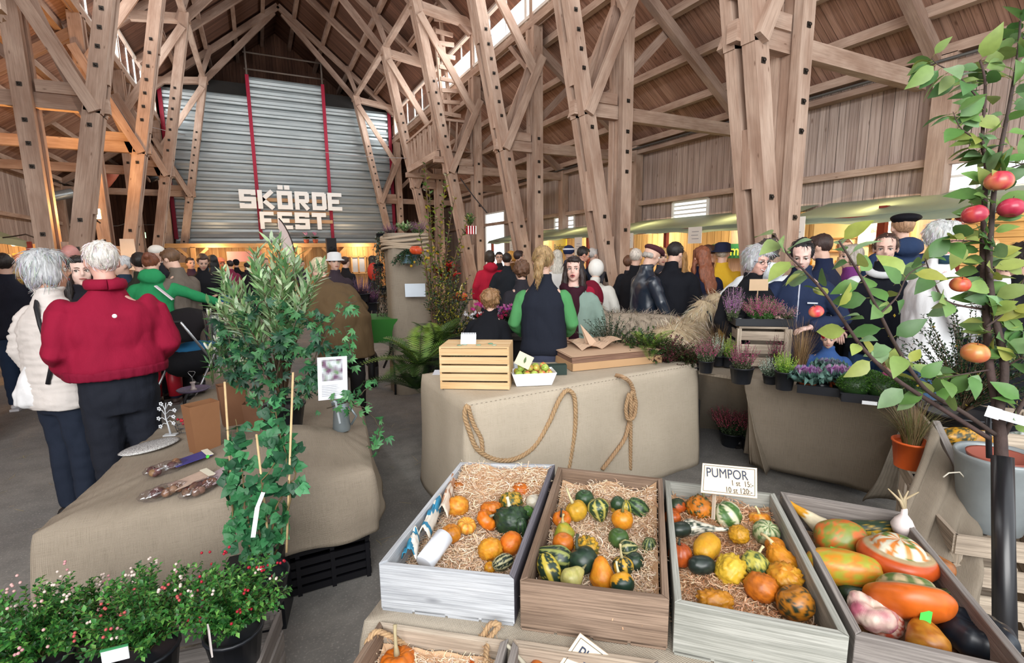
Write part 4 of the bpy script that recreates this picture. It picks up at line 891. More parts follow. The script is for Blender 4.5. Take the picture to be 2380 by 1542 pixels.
P_['sage'] = person(1334, 598, 4.4, 186, bulk=1.02, collar=False, top='7d9187', tk='parka', hem=.62, legs='2a1c24', hair=('long', '2b1d1b'), skin='e6bcae', mouth='open', arms=('down', 'pocket'), label='long dark haired person in sage green parka facing the viewer, mouth open', gaze=-.3, hy=0)
P_['kid'] = person(pos=tuple(PD(1118, 745, 4.15).xy), h=1.42, a=20, lean=34, top='14161c', legs='15161b', hair=('curly', '9c7650'), label='curly blond person bowed over the cyclamens, in black', arms=('low', 'low'))
person(1295, 582, 7.8, -10, top='d2d0cc', hair=('long', 'd9d3c6'), label='platinum blond person in a pale patterned jacket')
person(1322, 573, 7.9, 30, top='2e4566', hair=('none', BR), hat=('beanie', '222c4c', 'd5d8e0'), label='person in a navy and white striped beanie')
person(1345, 573, 7.5, 70, top='2b3346', hair=('short', '1c1718'), hp=25, skin='d8a08c', label='dark haired person bowed rightward beside the striped beanie')
person(1378, 577, 8.0, 60, bulk=1.1, top='1e2636', hair=('thin', 'cfc9c4'), label='white haired person in navy behind the backpack')
person(1396, 590, 8.3, -70, h=1.6, top='20262f', hair=('short', '6a4428'), label='brown haired child in profile beside the timber frame')
P_['pack'] = person(1384, 612, 5.9, 12, h=1.55, bulk=1.15, top='d6d4cc', hem=.8, legs='47506a', hair=('none', BR), hat=('hoodup', 'e4e2dc'), hp=20, label='person in a white hooded jacket carrying a red rucksack')
person(1463, 590, 6.9, 60, h=1.6, top='26262e', hair=('short', '6e4a34'), label='brown haired person just right of the dog-side timber frame')
person(1478, 578, 6.3, 20, bulk=1.1, top='17181d', hair=('thin', 'ddd2c6'), label='white haired person in black coat behind the leather jacket', hem=.6, tk='coat')
P_['leath'] = person(1503, 568, 5.35, 62, bulk=1.08, top='1e2a3a', topmat=flat('1b2634', .3, bump=.4, bscale=12, spec=.7), legs='1a1c22', hair=('fringe', 'bdb6ae'), hat=('flatcap', '4c2a30'), hp=22, arms=(((.3, .04, 1.12), (.25, .28, .93)), ((.28, .03, 1.13), (.31, .14, .9))), label='person in dark leather jacket and maroon flat cap stroking a dog')
P_['bman'] = person(1558, 566, 5.3, 14, h=1.76, bulk=1.3, top='14161d', hem=.76, legs='1b1c21', hair=('short', '1f1a19'), lean=8, hp=24, hy=20, arms=('low', 'low'), label='broad person in black jacket seen from behind, between the two dogs', fold=1.2)
person(1540, 570, 6.6, 170, top='3a3a42', hair=('curly', 'cfa868'), label='light haired person half hidden between maroon cap and broad black jacket', h=1.68)
person(1580, 590, 5.8, -150, h=1.66, top='1b1c20', hair=('long', 'b98a50'), label='blond person facing the broad black jacket')
P_['aub'] = person(1636, 575, 5.4, -35, bulk=1.08, top='191d33', hem=.72, legs='17181e', hair=('wavy', '8a4f34'), hp=14, arms=('low', 'low'), label='person with long wavy auburn hair in a navy coat')
person(1648, 570, 6.2, 60, top='50302c', hair=('short', '4c2f22'), label='brown haired person just behind the auburn hair')
P_['yel'] = person(1680, 568, 6.0, 8, bulk=1.25, top='d4aa30', hem=.6, tk='coat', legs='2a2a30', hair=('thin', 'c9beb0'), hat=('bucket', '20243a'), label='person in a long yellow coat and navy brimmed hat, round emblem on back')
P_['whc'] = person(1786, 561, 4.7, -15, bulk=1.3, top='e8eef2', hem=.7, legs='30343c', hair=('curly', '55504c'), arms=(((.36, .05, 1.12), (.3, .22, .92)), 'low'), hood=True, label='curly grey haired person in a white jacket behind the glasses wearer')
P_['glas'] = person(1754, 574, 4.05, 150, bulk=1.12, top='17181d', hem=.6, tk='coat', hair=('bob', 'b9bcbf'), hy=-14, hp=12, glasses='24201f', skin='e3b3a4', mouth='smile', arms=('low', 'low'), label='grey haired person with dark glasses and black coat smiling down at the heather')
P_['navy'] = person(1868, 556, 3.95, 182, bulk=1.05, top='232e49', hem=.78, hair=('bun', '19151a'), hp=24, zipc='b9bdca', arms=(((.3, .06, 1.12), (.09, .26, 1.07)), ((.3, .07, 1.14), (.14, .27, 1.14))), skin='ecc6ba', label='black haired person in navy fleece looking down at their hands')
P_['nav2'] = person(1922, 545, 4.7, -75, bulk=1.2, top='1d2640', hair=('short', '3a2622'), hp=14, label='brown haired person in navy jacket in left profile', arms=('front', 'front'))
person(1965, 548, 6.2, 172, h=1.78, top='c8aa80', hair=('short', '9c6a4a'), skin='eec4a8', label='fair haired stall keeper under the three jars')
person(1983, 563, 4.9, -120, h=1.68, top='7a3a7c', hair=('bob', 'b9aea2'), label='person with ash grey bob and purple scarf')
P_['smil'] = person(2062, 545, 4.1, 180, bulk=1.12, top='191c25', tk='vest', sleeve='e6e9ec', hem=.76, legs='3a5478', hair=('bun', '4a342c'), mouth='smile', hp=6, arms=(((.33, .02, 1.12), (.3, .2, .98)), 'pocket'), skin='ecc3b2', label='smiling person in black vest with white sleeves')
P_['ber'] = person(2102, 499, 4.9, -25, bulk=1.12, top='2a3b5a', hood=True, hair=('thin', 'b08a6a'), hat=('beret', '15151b'), label='person in black beret and navy hooded jacket seen from behind')
P_['whm'] = person(2192, 514, 3.4, 72, bulk=1.2, top='eceff2', hem=.8, legs='4a6a8e', hair=('short', 'c9cbca'), skin='dc9f92', mouth='smile', arms=('down', ((.28, .06, 1.13), (.06, .26, 1.17))), label='white haired person in a white jacket and blue jeans laughing toward the right', fold=1.3)
person(2307, 540, 5.3, 190, h=1.74, top='16161a', hair=('thin', 'b98c70'), glasses='8a4a3a', arms=('front', 'front'), label='stall keeper in black with glasses behind the apple tree')
person(2395, 600, 3.1, -60, bulk=1.3, h=1.68, top='15161c', hem=.5, tk='coat', legs='15161c', hair=('short', '2a2320'), label='person in black coat cut by the right edge')
person(2345, 585, 4.3, -20, bulk=1.1, h=1.6, top='e4e4e8', legs='2a2c34', hair=('short', '3c2e28'), label='person in a white top between apple trunk and right edge')
P_['tod'] = person(pos=tuple(PD(1925, 800, 3.75).xy), h=1.06, a=180, top='37568c', legs='37568c', hair=('none', BR), hat=('beanie', 'c02838'), hp=12, arms=('front', 'front'), sx=1.1, label='small child in a red patterned hat and blue jacket')
person(pos=tuple(PD(2068, 830, 3.35).xy), h=.93, a=150, top='a03a70', legs='3a2a4a', hair=('short', '7a5a3c'), sx=1.1, label='small child in pink behind the flowering kale')
# ---- things people carry (parts of clothing they wear are children)
def onp(k): return P_[k]
bd, S_, Hd_, jo = P_['quilt']
b = MB(); b.tube([S_((-.02, -.05, 1.47)), S_((.06, -.105, 1.42)), S_((.11, -.125, 1.32)), S_((.15, -.128, 1.2)), S_((.16, -.125, 1.08)), S_((.13, -.145, .96))], .012, 6); b.build('bag_strap', flat('16171c'), jo, False)

P1 = PD(70, 835, 2.95)
b = MB(); b.lathe([(.012, .0), (.03, -.03), (.07, -.12), (.1, -.2), (.1, -.27), (.05, -.3), (0, -.3)], P1, 16, (.8, .8, .8), None, 1.1, .6)
v2, n2, f2 = blob(b, .01, 2); v2 = folds(v2, n2, .012, (16, 16, 6)); b = MB(); b.add(v2.tolist(), f2, (.86, .86, .87), True)
o = b.build('carrier_bag', attr(.35, var=.05, trans=.3)); tag(o, 'white plastic carrier bag hanging beside the cream quilted jacket', 'bag')
bd, S_, Hd_, jo = P_['red']
b = MB(); b.ell(S_((0, -.215, 1.335)), (.012, .004, .012), None, 10, 6); b.build('badge', flat('e6dfe0'), jo, False)
b = MB(); loft(b, [(.965, .25, .19, .0), (1.03, .258, .2, .0)], 30, S_); v2, n2, f2 = blob(b, .012, 2); v2 = folds(v2, n2, .006, (30, 30, 1), 3); smoothed((v2, f2), 'waistband', cloth('760d2a', .4), jo)
b = MB(); b.tube([S_((.085*math.cos(k*PI/8-PI/2), -.005+.085*math.sin(k*PI/8-PI/2), 1.505)) for k in range(17)], .02, 8, flat=1.6); b.build('collar', cloth('840f2e', .3), jo, False)
bd, S_, Hd_, jo = P_['green']
for sd in (-1, 1): b = MB(); b.tube([(sd*.1, .0, .42), (sd*.1, -.01, .1)], [.085, .07], 12); b.build('boot', flat('a81c2c', .4), bd, False)
b = MB(); b.beam(S_((.05, -.155, 1.36)), S_((.2, -.13, 1.2)), .012, .08, (0, -1, 0)); b.build('stripe', flat('e6d8e0'), jo, False)
bd, S_, Hd_, jo = P_['pack']
b = MB(); b.ell((0, -.24, 1.13), (.15, .1, .21), None, 16, 10); b.ell((0, -.3, 1.03), (.12, .07, .1), None, 12, 8)
v2, n2, f2 = blob(b, .012, 2); v2 = folds(v2, n2, .008); bag = smoothed((v2, f2), 'rucksack', cloth('6e1428', .4), bd)
b = MB(); b.ell((0, -.325, 1.2), (.07, .03, .07), None, 12, 8); b.build('front_pocket', cloth('a01c38', .3), bag, False)
b = MB(); b.ell((0, -.35, 1.04), (.07, .03, .05), None, 12, 8); b.build('lower_pocket', flat('1a1a24', .3), bag, False)
for sd in (-1, 1): b = MB(); b.tube([(sd*.1, -.15, 1.3), (sd*.12, -.05, 1.42), (sd*.12, .1, 1.3)], .018, 6, flat=.5); b.build('shoulder_strap', flat('1b1b22'), bag, False)
bd, S_, Hd_, jo = P_['yel']
b = MB(); b.tube([S_((-.03, -.19, 1.12)), S_((-.03, -.2, 1.12))], .075, 20); b.build('emblem', flat('3a2c82'), jo, False)
M = Matrix.Translation(S_((-.07, -.203, 1.075))) @ Matrix.Rotation(PI/2, 4, 'X'); text_mesh('L', .13, 'emblem_letter', flat('f0c63a'), M, jo, world=False)
bd, S_, Hd_, jo = P_['sage']
b = MB(); b.tube([S_((.1, .03, 1.47)), S_((.06, .09, 1.44)), S_((-.06, .09, 1.42)), S_((-.1, .02, 1.46)), S_((-.03, -.07, 1.48)), S_((.1, .03, 1.47))], .04, 10); b.ell(S_((0, .12, 1.3)), (.07, .05, .16), None, 12, 8); b.ell(S_((0, .12, 1.05)), (.06, .05, .25), None, 12, 8)
v2, n2, f2 = blob(b, .012, 2); v2 = folds(v2, n2, .01, (10, 10, 4)); smoothed((v2, f2), 'scarf', cloth('33131f', .4), jo)
bd, S_, Hd_, jo = P_['whm']
b = MB(); b.ell(S_((0, .115, 1.34)), (.05, .03, .1), None, 12, 8); b.build('shirt_front', cloth('a01848', .3), jo, False)
b = MB(); b.tube([S_((.085*math.cos(k*PI/7-.3), .0+.08*math.sin(k*PI/7-.3), 1.5)) for k in range(10)], .02, 8, flat=1.5); b.build('collar', cloth('1f3a48', .3), jo, False)
bd, S_, Hd_, jo = P_['navy']
b = MB(); b.box(S_((-.1, .155, 1.25)), (.07, .004, .012)); b.build('chest_print', flat('c8ccd6'), jo, False)
bd, S_, Hd_, jo = P_['smil']
b = MB(); b.tube([S_((.1*math.cos(k*PI/8), .02+.1*math.sin(k*PI/8), 1.47-.05*math.sin(k*PI/8))) for k in range(9)], .03, 8); b.build('white_collar', cloth('e6e9ec', .3), jo, False)
p = PD(868, 632, 10.8); b = MB(); b.ell(p, (.13, .08, .2), None, 12, 8); tag(b.build('handbag', flat('b4301e')), 'bright orange red bag held by the person beside the burlap column', 'bag')
bd, S_, Hd_, jo = P_['green']
# ---- dogs
def dog(pos, az, label, sc=1.0, headturn=0, fc=('c9b594', 'e2d6c2', '9c8a74')):
    b = MB(); k = sc
    b.tube([(0, -.36, .56), (0, -.2, .6), (0, .05, .6), (0, .3, .62)], [.12, .155, .165, .14], 14); b.ell((0, .25, .5), (.13, .15, .17), None, 14, 9); b.ell((0, -.32, .52), (.14, .14, .17), None, 14, 9)
    for sd in (-1, 1):
        b.tube([(sd*.09, .27, .5), (sd*.09, .27, .26), (sd*.09, .28, .05)], [.075, .05, .045], 9); b.ell((sd*.09, .31, .03), (.045, .07, .035), None, 9, 6)
        b.tube([(sd*.1, -.33, .52), (sd*.1, -.26, .32), (sd*.1, -.4, .2), (sd*.1, -.37, .04)], [.1, .07, .045, .042], 9); b.ell((sd*.1, -.33, .03), (.045, .07, .035), None, 9, 6)
    hx = math.sin(math.radians(headturn)); hy_ = math.cos(math.radians(headturn))
    b.tube([(0, .32, .66), (hx*.05, .4, .76), (hx*.1, .4+hy_*.1, .84)], [.11, .09, .09], 10); hc = Vector((hx*.16, .42+hy_*.16, .84)); fd = Vector((hx, hy_, -.15)).normalized()
    b.ell(hc, (.1, .1, .1), None, 12, 9); b.tube([hc+fd*.05, hc+fd*.2], [.075, .05], 10); sdv = Vector((hy_, -hx, 0))
    for sd in (-1, 1): b.ell(hc+sdv*sd*.1+Vector((0, 0, -.0)), (.035, .035, .08), None, 8, 6)
    b.tube([(0, -.43, .6), (0, -.52, .55), (0, -.56, .42), (0, -.53, .3)], [.04, .045, .04, .025], 8)
    v, n, f = blob(b, .018, 3); v = v*k; b = MB(); c0 = lin(fc[0]); b.add(v.tolist(), f, c0, True)
    for i in range(9500):
        j = R.randrange(len(v)); p = Vector(v[j]); nn = Vector(n[j]); g = Vector((R.uniform(-.5, .5), R.uniform(-.7, .3), -1)).normalized(); g = (g-nn*g.dot(nn)*.8+nn*.45).normalized(); L_ = R.uniform(.04, .085)*k; w = Vector((R.uniform(-1, 1), R.uniform(-1, 1), 0)).normalized()*.0022
        q = p+g*L_*.55; r_ = p+g*L_+Vector((R.uniform(-.012, .012), R.uniform(-.012, .012), -.01)); cc = jit(lin(R.choice(fc)), .2); b.add([p-w, p+w, q+w, q-w, r_], [(0, 1, 2, 3), (3, 2, 4)], cc, True)
    o = b.build('dog', attr(.8, var=.1), None, False, (0, 0, 0)); o.location = (pos[0], pos[1], 0); o.rotation_euler = (0, 0, -az); tag(o, label, 'dog')
    for sd in (-1, 1): b = MB(); b.ell((hc+fd*.09+sdv*sd*.045+Vector((0, 0, .045)))*k, .014*k, None, 8, 6); b.build('eye', flat('120e0c', .1), o, False)
    b = MB(); b.ell((hc+fd*.245)*k, .026*k, None, 10, 7); b.build('nose', flat('14100f', .3), o, False)
    b = MB(); b.tube([Vector((hx*.04+.1*math.cos(q), .37, .74+.1*math.sin(q)))*k for q in [i*PI/8 for i in range(17)]], .014, 6); b.build('collar', flat('22252a'), o, False)
    return o
q = PD(1568, 780, 4.5); dog((q.x, q.y), PSI+math.radians(38), 'shaggy wheaten dog with its rear to the viewer, head turned right', 1.32, 45)
q = PD(1495, 760, 5.1); dog((q.x, q.y), PSI+math.radians(-70), 'shaggy greyish dog being stroked, mostly behind the ferns', 1.35, 0, ('a89a88', 'c2b6a4', '7c7064'))
# ---- stroller
q = PD(437, 800, 5.5); sx_, sy_ = q.x, q.y
t = empty('pushchair', (sx_, sy_, 0), -.6, 'black pushchair with a hood, child inside, right of the green jacket', 'pushchair')
b = MB(); prof = []
for k in range(9): a_ = k*PI/8*.62; prof.append(a_)
vs = []; fs = []
for i, a_ in enumerate(prof):
    for j in range(9): bb = -PI/2+PI*j/8; r_ = .34; vs.append((math.sin(bb)*.24, .05-math.cos(a_)*r_*math.cos(bb*.75)-.02, .72+math.sin(a_)*r_*math.cos(bb*.75)+.05))
for i in range(8):
    for j in range(8): fs.append((i*9+j, i*9+j+1, (i+1)*9+j+1, (i+1)*9+j))
b.add(vs, fs, (.5, .5, .5), True); o = b.build('hood', cloth('1c191c', .3), t, False); mm = o.modifiers.new('s', 'SOLIDIFY'); mm.thickness = .012
b = MB(); b.ell((0, .05, .5), (.23, .34, .17), None, 14, 9); b.build('seat', cloth('1a1a1e', .4), t, False)
for sd in (-1, 1):
    b = MB(); b.tube([(sd*.25, -.35, 1.0), (sd*.25, .0, .55), (sd*.25, .35, .15)], .013, 6); b.tube([(sd*.25, .1, .62), (sd*.25, -.3, .14)], .013, 6); b.build('side_frame', flat('b5b8bc', .3, .8), t, False)
    for y in (-.32, .36): b = MB(); b.tube([(sd*.27+.045*math.cos(0)-.045, y+.13*math.cos(k*PI/8), .14+.13*math.sin(k*PI/8)) for k in range(17)], .016, 6); b.tube([(sd*.24, y, .14), (sd*.3, y, .14)], .03, 8); b.build('wheel', flat('1a1a1c'), t, False)
b = MB(); b.tube([(-.25, -.35, 1.0), (.25, -.35, 1.0)], .016, 6); b.build('handle', flat('1a1a1c'), t, False)
b = MB(); b.ell((0, .08, .64), (.14, .22, .09), None, 12, 8); b.ell((.1, .2, .66), (.05, .09, .05), None, 10, 7); b.build('child_blanket', cloth('2a6a96', .4), t, False)
# ================================================================== CLOTHS AND PUMPKIN DISPLAY
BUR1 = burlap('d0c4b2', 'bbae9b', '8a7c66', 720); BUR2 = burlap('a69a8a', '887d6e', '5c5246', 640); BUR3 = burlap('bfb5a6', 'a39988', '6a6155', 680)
def drape(name, corners, zt, zb, mat, parent=None, flare=.04, amp=.02, fr=9, N=150, rows=12, rnd=.014, sag=0, zbf=None, lump=None):
    C = [Vector((c[0], c[1], 0)) for c in corners]; per = []; Ls = [(C[(i+1) % len(C)]-C[i]).length for i in range(len(C))]; T = sum(Ls)
    for k in range(N):
        d = T*k/N; i = 0
        while d > Ls[i]: d -= Ls[i]; i += 1
        per.append((C[i].lerp(C[(i+1) % len(C)], d/Ls[i]), T*k/N))
    cen = sum(C, Vector())/len(C); nor = []
    for k in range(N):
        a, c = per[(k-2) % N][0], per[(k+2) % N][0]; t = (c-a).normalized(); nn = Vector((t.y, -t.x, 0)); nor.append(nn if nn.dot(per[k][0]-cen) > 0 else -nn)
    vs = []; uv = []; sd = R.random()*50
    for j in range(9):
        f = j/8
        for k in range(N):
            p = cen.lerp(per[k][0], f); z = zt-sag*(1-f*f)+.004*noise.noise(p*6)
            if lump: z += lump(p)
            if j == 8: p = p-nor[k]*rnd*.3
            vs.append((p.x, p.y, z)); uv.append((p.x, p.y))
    for j in range(1, rows+1):
        f = j/rows
        for k in range(N):
            p, s_ = per[k]; zz = zb if zbf is None else zbf(p, s_/T)
            fo = noise.noise(Vector((s_*fr, sd, f*.8)))*amp+amp*.8*noise.noise(Vector((s_*fr*.4, sd+9, f*1.5)))
            q = p+nor[k]*(rnd*.5*(1-(1-min(1, f*6))**2)+flare*f+fo*f**.7); z = zt-.006-(zt-zz)*f
            if lump: z += lump(p)*(1-f)
            vs.append((q.x, q.y, z)); uv.append((s_, 3-(zt-z)))
    fs = []; uvs = []; tot = 9+rows
    for j in range(tot-1):
        for k in range(N):
            k2 = (k+1) % N; f = (j*N+k, j*N+k2, (j+1)*N+k2, (j+1)*N+k); fs.append(f)
            if j < 8: uvs.append([uv[i] for i in f])
            else:
                s0, s1 = per[k][1], per[k][1]+T/N; y0 = 3-(zt-vs[f[0]][2]); y1 = 3-(zt-vs[f[3]][2]); uvs.append([(s0, y0), (s1, y0), (s1, y1), (s0, y1)])
    b = MB(); b.add(vs, fs, (.5, .5, .5), True, uvs); o = b.build(name, mat, parent)
    m = o.modifiers.new('s', 'SOLIDIFY'); m.thickness = .003; return o
def rope(pts, r=.012, name='rope', mat=None, parent=None, turns=38, fuzz=0):
    P = []; pts = [Vector(p) for p in pts]
    for i in range(len(pts)-1):     # catmull-rom
        p0, p1, p2, p3 = pts[max(i-1, 0)], pts[i], pts[i+1], pts[min(i+2, len(pts)-1)]
        for k in range(8):
            t = k/8; P.append(.5*((2*p1)+(p2-p0)*t+(2*p0-5*p1+4*p2-p3)*t*t+(3*p1-p0-3*p2+p3)*t**3))
    P.append(pts[-1]); L = [0]
    for i in range(1, len(P)): L.append(L[-1]+(P[i]-P[i-1]).length)
    n = max(12, int(L[-1]/(r*.55))); Q = []; j = 0
    for i in range(n+1):
        d = L[-1]*i/n
        while j < len(L)-2 and L[j+1] < d: j += 1
        Q.append(P[j].lerp(P[j+1], (d-L[j])/max(1e-9, L[j+1]-L[j])))
    b = MB(); c0 = lin('b0906c')
    for s_ in range(3):
        H_ = []
        for i, q in enumerate(Q):
            d_, sd, u = basis(Q[min(i+1, n)]-Q[max(i-1, 0)], (.1, -1, .2)); a = s_*2*PI/3+L[-1]*i/n/(r*5.2)*2*PI; H_.append(q+(sd*math.cos(a)+u*math.sin(a))*r*.5)
        b.tube(H_, r*.56, 6, jit(c0, .08))
    for k in range(int(fuzz*L[-1])):
        q = R.choice(Q); d_ = Vector((R.uniform(-1, 1), R.uniform(-1, 1), R.uniform(-1, 1))).normalized(); b.tube([q+d_*r*.6, q+d_*r*1.3, q+d_*r*R.uniform(1.6, 2.6)+Vector((0, 0, -r*.4))], .0005, 3, jit(lin('b8936a'), .2), False)
    return b.build(name, attr(.85, bump=.6, bscale=300), parent)
# ---- pumpkin boxes
WB1 = wood('c3c6ca', 'a9adb2', '6d7075', 1, .8, 1.7, .6); WB2 = wood('9c8674', '75604f', '3f3028', 1, .8, 1.7, .6); WB3 = wood('b3b3ac', '94948c', '5f625a', 1, .8, 1.7, .6); WB4 = wood('9a948f', '7e7772', '4a4342', 1, .8, 1.7, .6); WB5 = wood('c8b9a6', 'a39383', '5f5548', 1, .8, 1.7, .6)
def inset(c, d):
    n = len(c); out = []
    for i in range(n):
        a = (c[(i+1) % n]-c[i]).normalized(); e = (c[(i-1) % n]-c[i]).normalized(); out.append(c[i]+(a+e)*d)
    return out
def crate(px, zr, zb, mats, label, t=.019, cat='crate', name='wooden_crate', group=None, world=None):
    """px: rim corners (front-left, front-right, back-right, back-left) as seen; zr rim height; zb bottom"""
    c = [Vector(PZ(u, v, zr)) for u, v in px] if world is None else [Vector((x, y, zr)) for x, y in world]
    cen = sum(c, Vector())/4; root = empty(name, (cen.x, cen.y, zb), 0, label, cat, group); inn = inset(c, t); dz = Vector((0, 0, zb-zr))
    nm = ('front_board', 'side_board', 'back_board', 'side_board')
    for i in range(4):
        j = (i+1) % 4; o0, o1, i0, i1 = c[i], c[j], inn[i], inn[j]
        if i % 2 == 1: e = (o1-o0).normalized()*t; o0, o1 = o0+e*0, o1-e*0
        ext = Vector((0, 0, R.uniform(-.004, .004)))
        b = MB(); b.hexa([o0+dz, o1+dz, i1+dz, i0+dz, o0+ext, o1+ext, i1+ext, i0+ext], (.5, .5, .5), o1-o0); m = mats[i] if isinstance(mats, (list, tuple)) else mats
        o = b.build(nm[i], m, root); bv = o.modifiers.new('b', 'BEVEL'); bv.width = .0025; bv.segments = 2
    m = mats[0] if isinstance(mats, (list, tuple)) else mats
    for k in range(4):
        f0, f1 = k/4+.01, (k+1)/4-.01; z = Vector((0, 0, zb-zr))
        a0, a1 = c[0].lerp(c[1], f0)+z, c[0].lerp(c[1], f1)+z; b0, b1 = c[3].lerp(c[2], f0)+z, c[3].lerp(c[2], f1)+z; up = Vector((0, 0, .008)); dn = Vector((0, 0, -.004))
        b = MB(); b.hexa([a0+dn, a1+dn, b1+dn, b0+dn, a0+up, a1+up, b1+up, b0+up], (.5, .5, .5), b0-a0); b.build('base_slat', m, root)
    return root, c, inn
def woodwool(inn, zf, n, label, cols=('e2c2a0', 'ecd4b8', 'c49c78', 'f2e2cc'), tm=.03):
    """inn: inner corners; zf(s,t)->height, s across 0..1, t along front->back"""
    b = MB(); G = 26
    def at(s, t): p = inn[0].lerp(inn[1], s).lerp(inn[3].lerp(inn[2], s), t); return p
    vs = []; 
    for j in range(G+1):
        for i in range(G+1): s, t = i/G, j/G; p = at(.012+s*.976, .012+t*.976); vs.append((p.x, p.y, zf(s, t)+.006*noise.noise(Vector((p.x*30, p.y*30, 0)))))
    b.add(vs, [(j*(G+1)+i, j*(G+1)+i+1, (j+1)*(G+1)+i+1, (j+1)*(G+1)+i) for j in range(G) for i in range(G)], lin('bd9a78'), True)
    for k in range(n):
        s, t = R.uniform(.03, .97), R.uniform(tm, .97)
        p = at(s, t); p = Vector((p.x, p.y, zf(s, t)+R.uniform(0, .018))); a = R.uniform(0, 6.28); cu = R.uniform(-70, 70); c = jit(lin(R.choice(cols)), .12); w = .0009+.0008*R.random(); P = []; zz = R.uniform(-.3, .35); st = R.uniform(.005, .009)
        for q in range(7): P.append(Vector(p)); p = p+Vector((math.cos(a), math.sin(a), zz))*st; a += cu*st*1.6; zz += R.uniform(-.25, .18)
        vs = []
        for q in P: vs += [q+Vector((-math.sin(a), math.cos(a), 0))*w, q-Vector((-math.sin(a), math.cos(a), .5))*w]
        b.add(vs, [(2*i, 2*i+1, 2*i+3, 2*i+2) for i in range(6)], c, False)
    o = b.build('wood_wool', attr(.7, var=.0)); return tag(o, label, 'wood wool', None, 'stuff')
GM = {0: attr(.38, spec=.5, var=.06, vscale=60), 1: attr(.45, spec=.45, bump=.25, bscale=120, var=.1, vscale=60)}
def gourd(pos, r, kind, cols, label, axis=(0, 0, 1), ribs=0, rd=.08, wart=0, mode='plain', stem=None, sl=.8, el=1.0, name='gourd', group=None, parent=None, seg=44, rings=26, bend=0, sticker=None, tw=0):
    c1, c2 = lin(cols[0]), lin(cols[1] if len(cols) > 1 else cols[0]); c3 = lin(cols[2]) if len(cols) > 2 else c2; sd = R.random()*60; A, S1, S2 = basis(axis, (.31, .52, .1)); pos = Vector(pos)
    rr = R.random()*6.28
    def prof(t):
        s = math.sin(PI*t); z = -math.cos(PI*t)
        if kind == 'round': return s**.85*(1), z*.88*el-(.12*math.exp(-(s/.28)**2) if t > .5 else -.06*math.exp(-(s/.25)**2))
        if kind == 'flat': return s**.62, z*.62*el-(.22*math.exp(-(s/.3)**2) if t > .5 else -.1*math.exp(-(s/.3)**2))
        if kind == 'oval': return s**.75*.8, z*1.15*el
        if kind == 'pear': k = 1 if t < .42 else 1-.62*((t-.42)/.58)**.8; return max(0, s)**.55*k, z*1.35*el
        if kind == 'long': return s**.45*.42, z*1.9*el
        if kind == 'swan': k = 1 if t < .3 else max(.26, 1-1.5*(t-.3)**.7); return max(0, s)**.5*k*.85, z*2.0*el
        if kind == 'turban':
            if t < .62: u = t/.62; return math.sin(PI*u*.78)**.7*1.0, -math.cos(PI*u*.9)*.42
            u = (t-.62)/.38; return .66*math.cos(PI/2*u)**.6, .36+.34*math.sin(PI/2*u)
        return s, z
    vs = []; cl = []
    for i in range(rings+1):
        t = i/rings; pr, pz = prof(t)
        for k in range(seg):
            a = 2*PI*k/seg; rb = 1
            if ribs: x = abs(math.cos(ribs*a/2+rr)); rb = 1-rd*(1-x**.7)
            dx, dy = math.cos(a+tw*t), math.sin(a+tw*t); q = Vector((dx*pr*rb, dy*pr*rb, pz*(rb if ribs and kind != 'pear' else 1)))
            n3 = noise.noise(q*2.2+Vector((sd, 0, 0)))
            if wart:
                w_ = noise.cell(q*0) if False else 0; w_ = max(0, noise.noise(q*(8.5 if wart < .9 else 5)+Vector((sd, sd, 0)))-.08); q *= 1+min(.35, w_)*.46*wart
            else: w_ = 0
            q *= 1+n3*.05
            if bend: q.x += bend*(max(0, q.z+.3)**2)*.35
            vs.append(pos+(S1*q.x+S2*q.y+A*q.z)*r)
            n1 = noise.noise(q*3.1+Vector((0, sd, 0))); n2 = noise.noise(q*11+Vector((0, 0, sd)))
            if mode == 'stripe':
                x = math.cos((ribs or 10)*a+2*rr); f = 1 if x+n2*.55 > .35 else 0; c = mixc(c1, c2, f); c = mixc(c, c3, .7) if (not f and n2 > .33) else c
            elif mode == 'split': c = c1 if pz > .05+.14*math.cos(7*a)+n1*.15 else c2
            elif mode == 'mottle': c = mixc(c1, c2, min(1, max(0, n1*2.6+n2*2.2+.35)))
            elif mode == 'wart': c = c2 if w_ > .1 else mixc(c1, jit(c1, .1), .5)
            elif mode == 'turban':
                x = math.cos(9*a); c = (c2 if x+n2*.6 > .2 else c3) if t > .6 else c1
                if t > .6 and n1 > .25: c = lin('5d7a35')
                if .575 < t < .63: c = lin('b9a27c')
            else: c = mixc(c1, c2, min(1, max(0, .4+n1*1.4)))
            cl.append(tuple(min(1, x_*(.8+n2*.14+n1*.1)) for x_ in c))
    fs = []; fc = []
    for i in range(rings):
        for k in range(seg):
            k2 = (k+1) % seg; f = (i*seg+k, i*seg+k2, (i+1)*seg+k2, (i+1)*seg+k); fs.append(f); fc.append(tuple(cl[j] for j in f))
    b = MB(); b.add(vs, fs, fc, True); o = b.build(name, GM[1 if wart else 0], parent, True, pos-Vector((0, 0, r*.6)) if parent is None else None)
    if stem:
        pr, pz = prof(1.0); tip = pos+A*(pz-.05)*r; sc = lin(stem); bd = (S1*R.uniform(-1, 1)+S2*R.uniform(-1, 1))*.35; b = MB()
        b.tube([tip, tip+(A*.35*sl+bd*.1)*r, tip+(A*.75*sl+bd*.6)*r, tip+(A*sl+bd*1.2)*r], [.2*r, .11*r, .09*r, .12*r], 7, sc); b.build('stem', attr(.7, bump=.4), o)
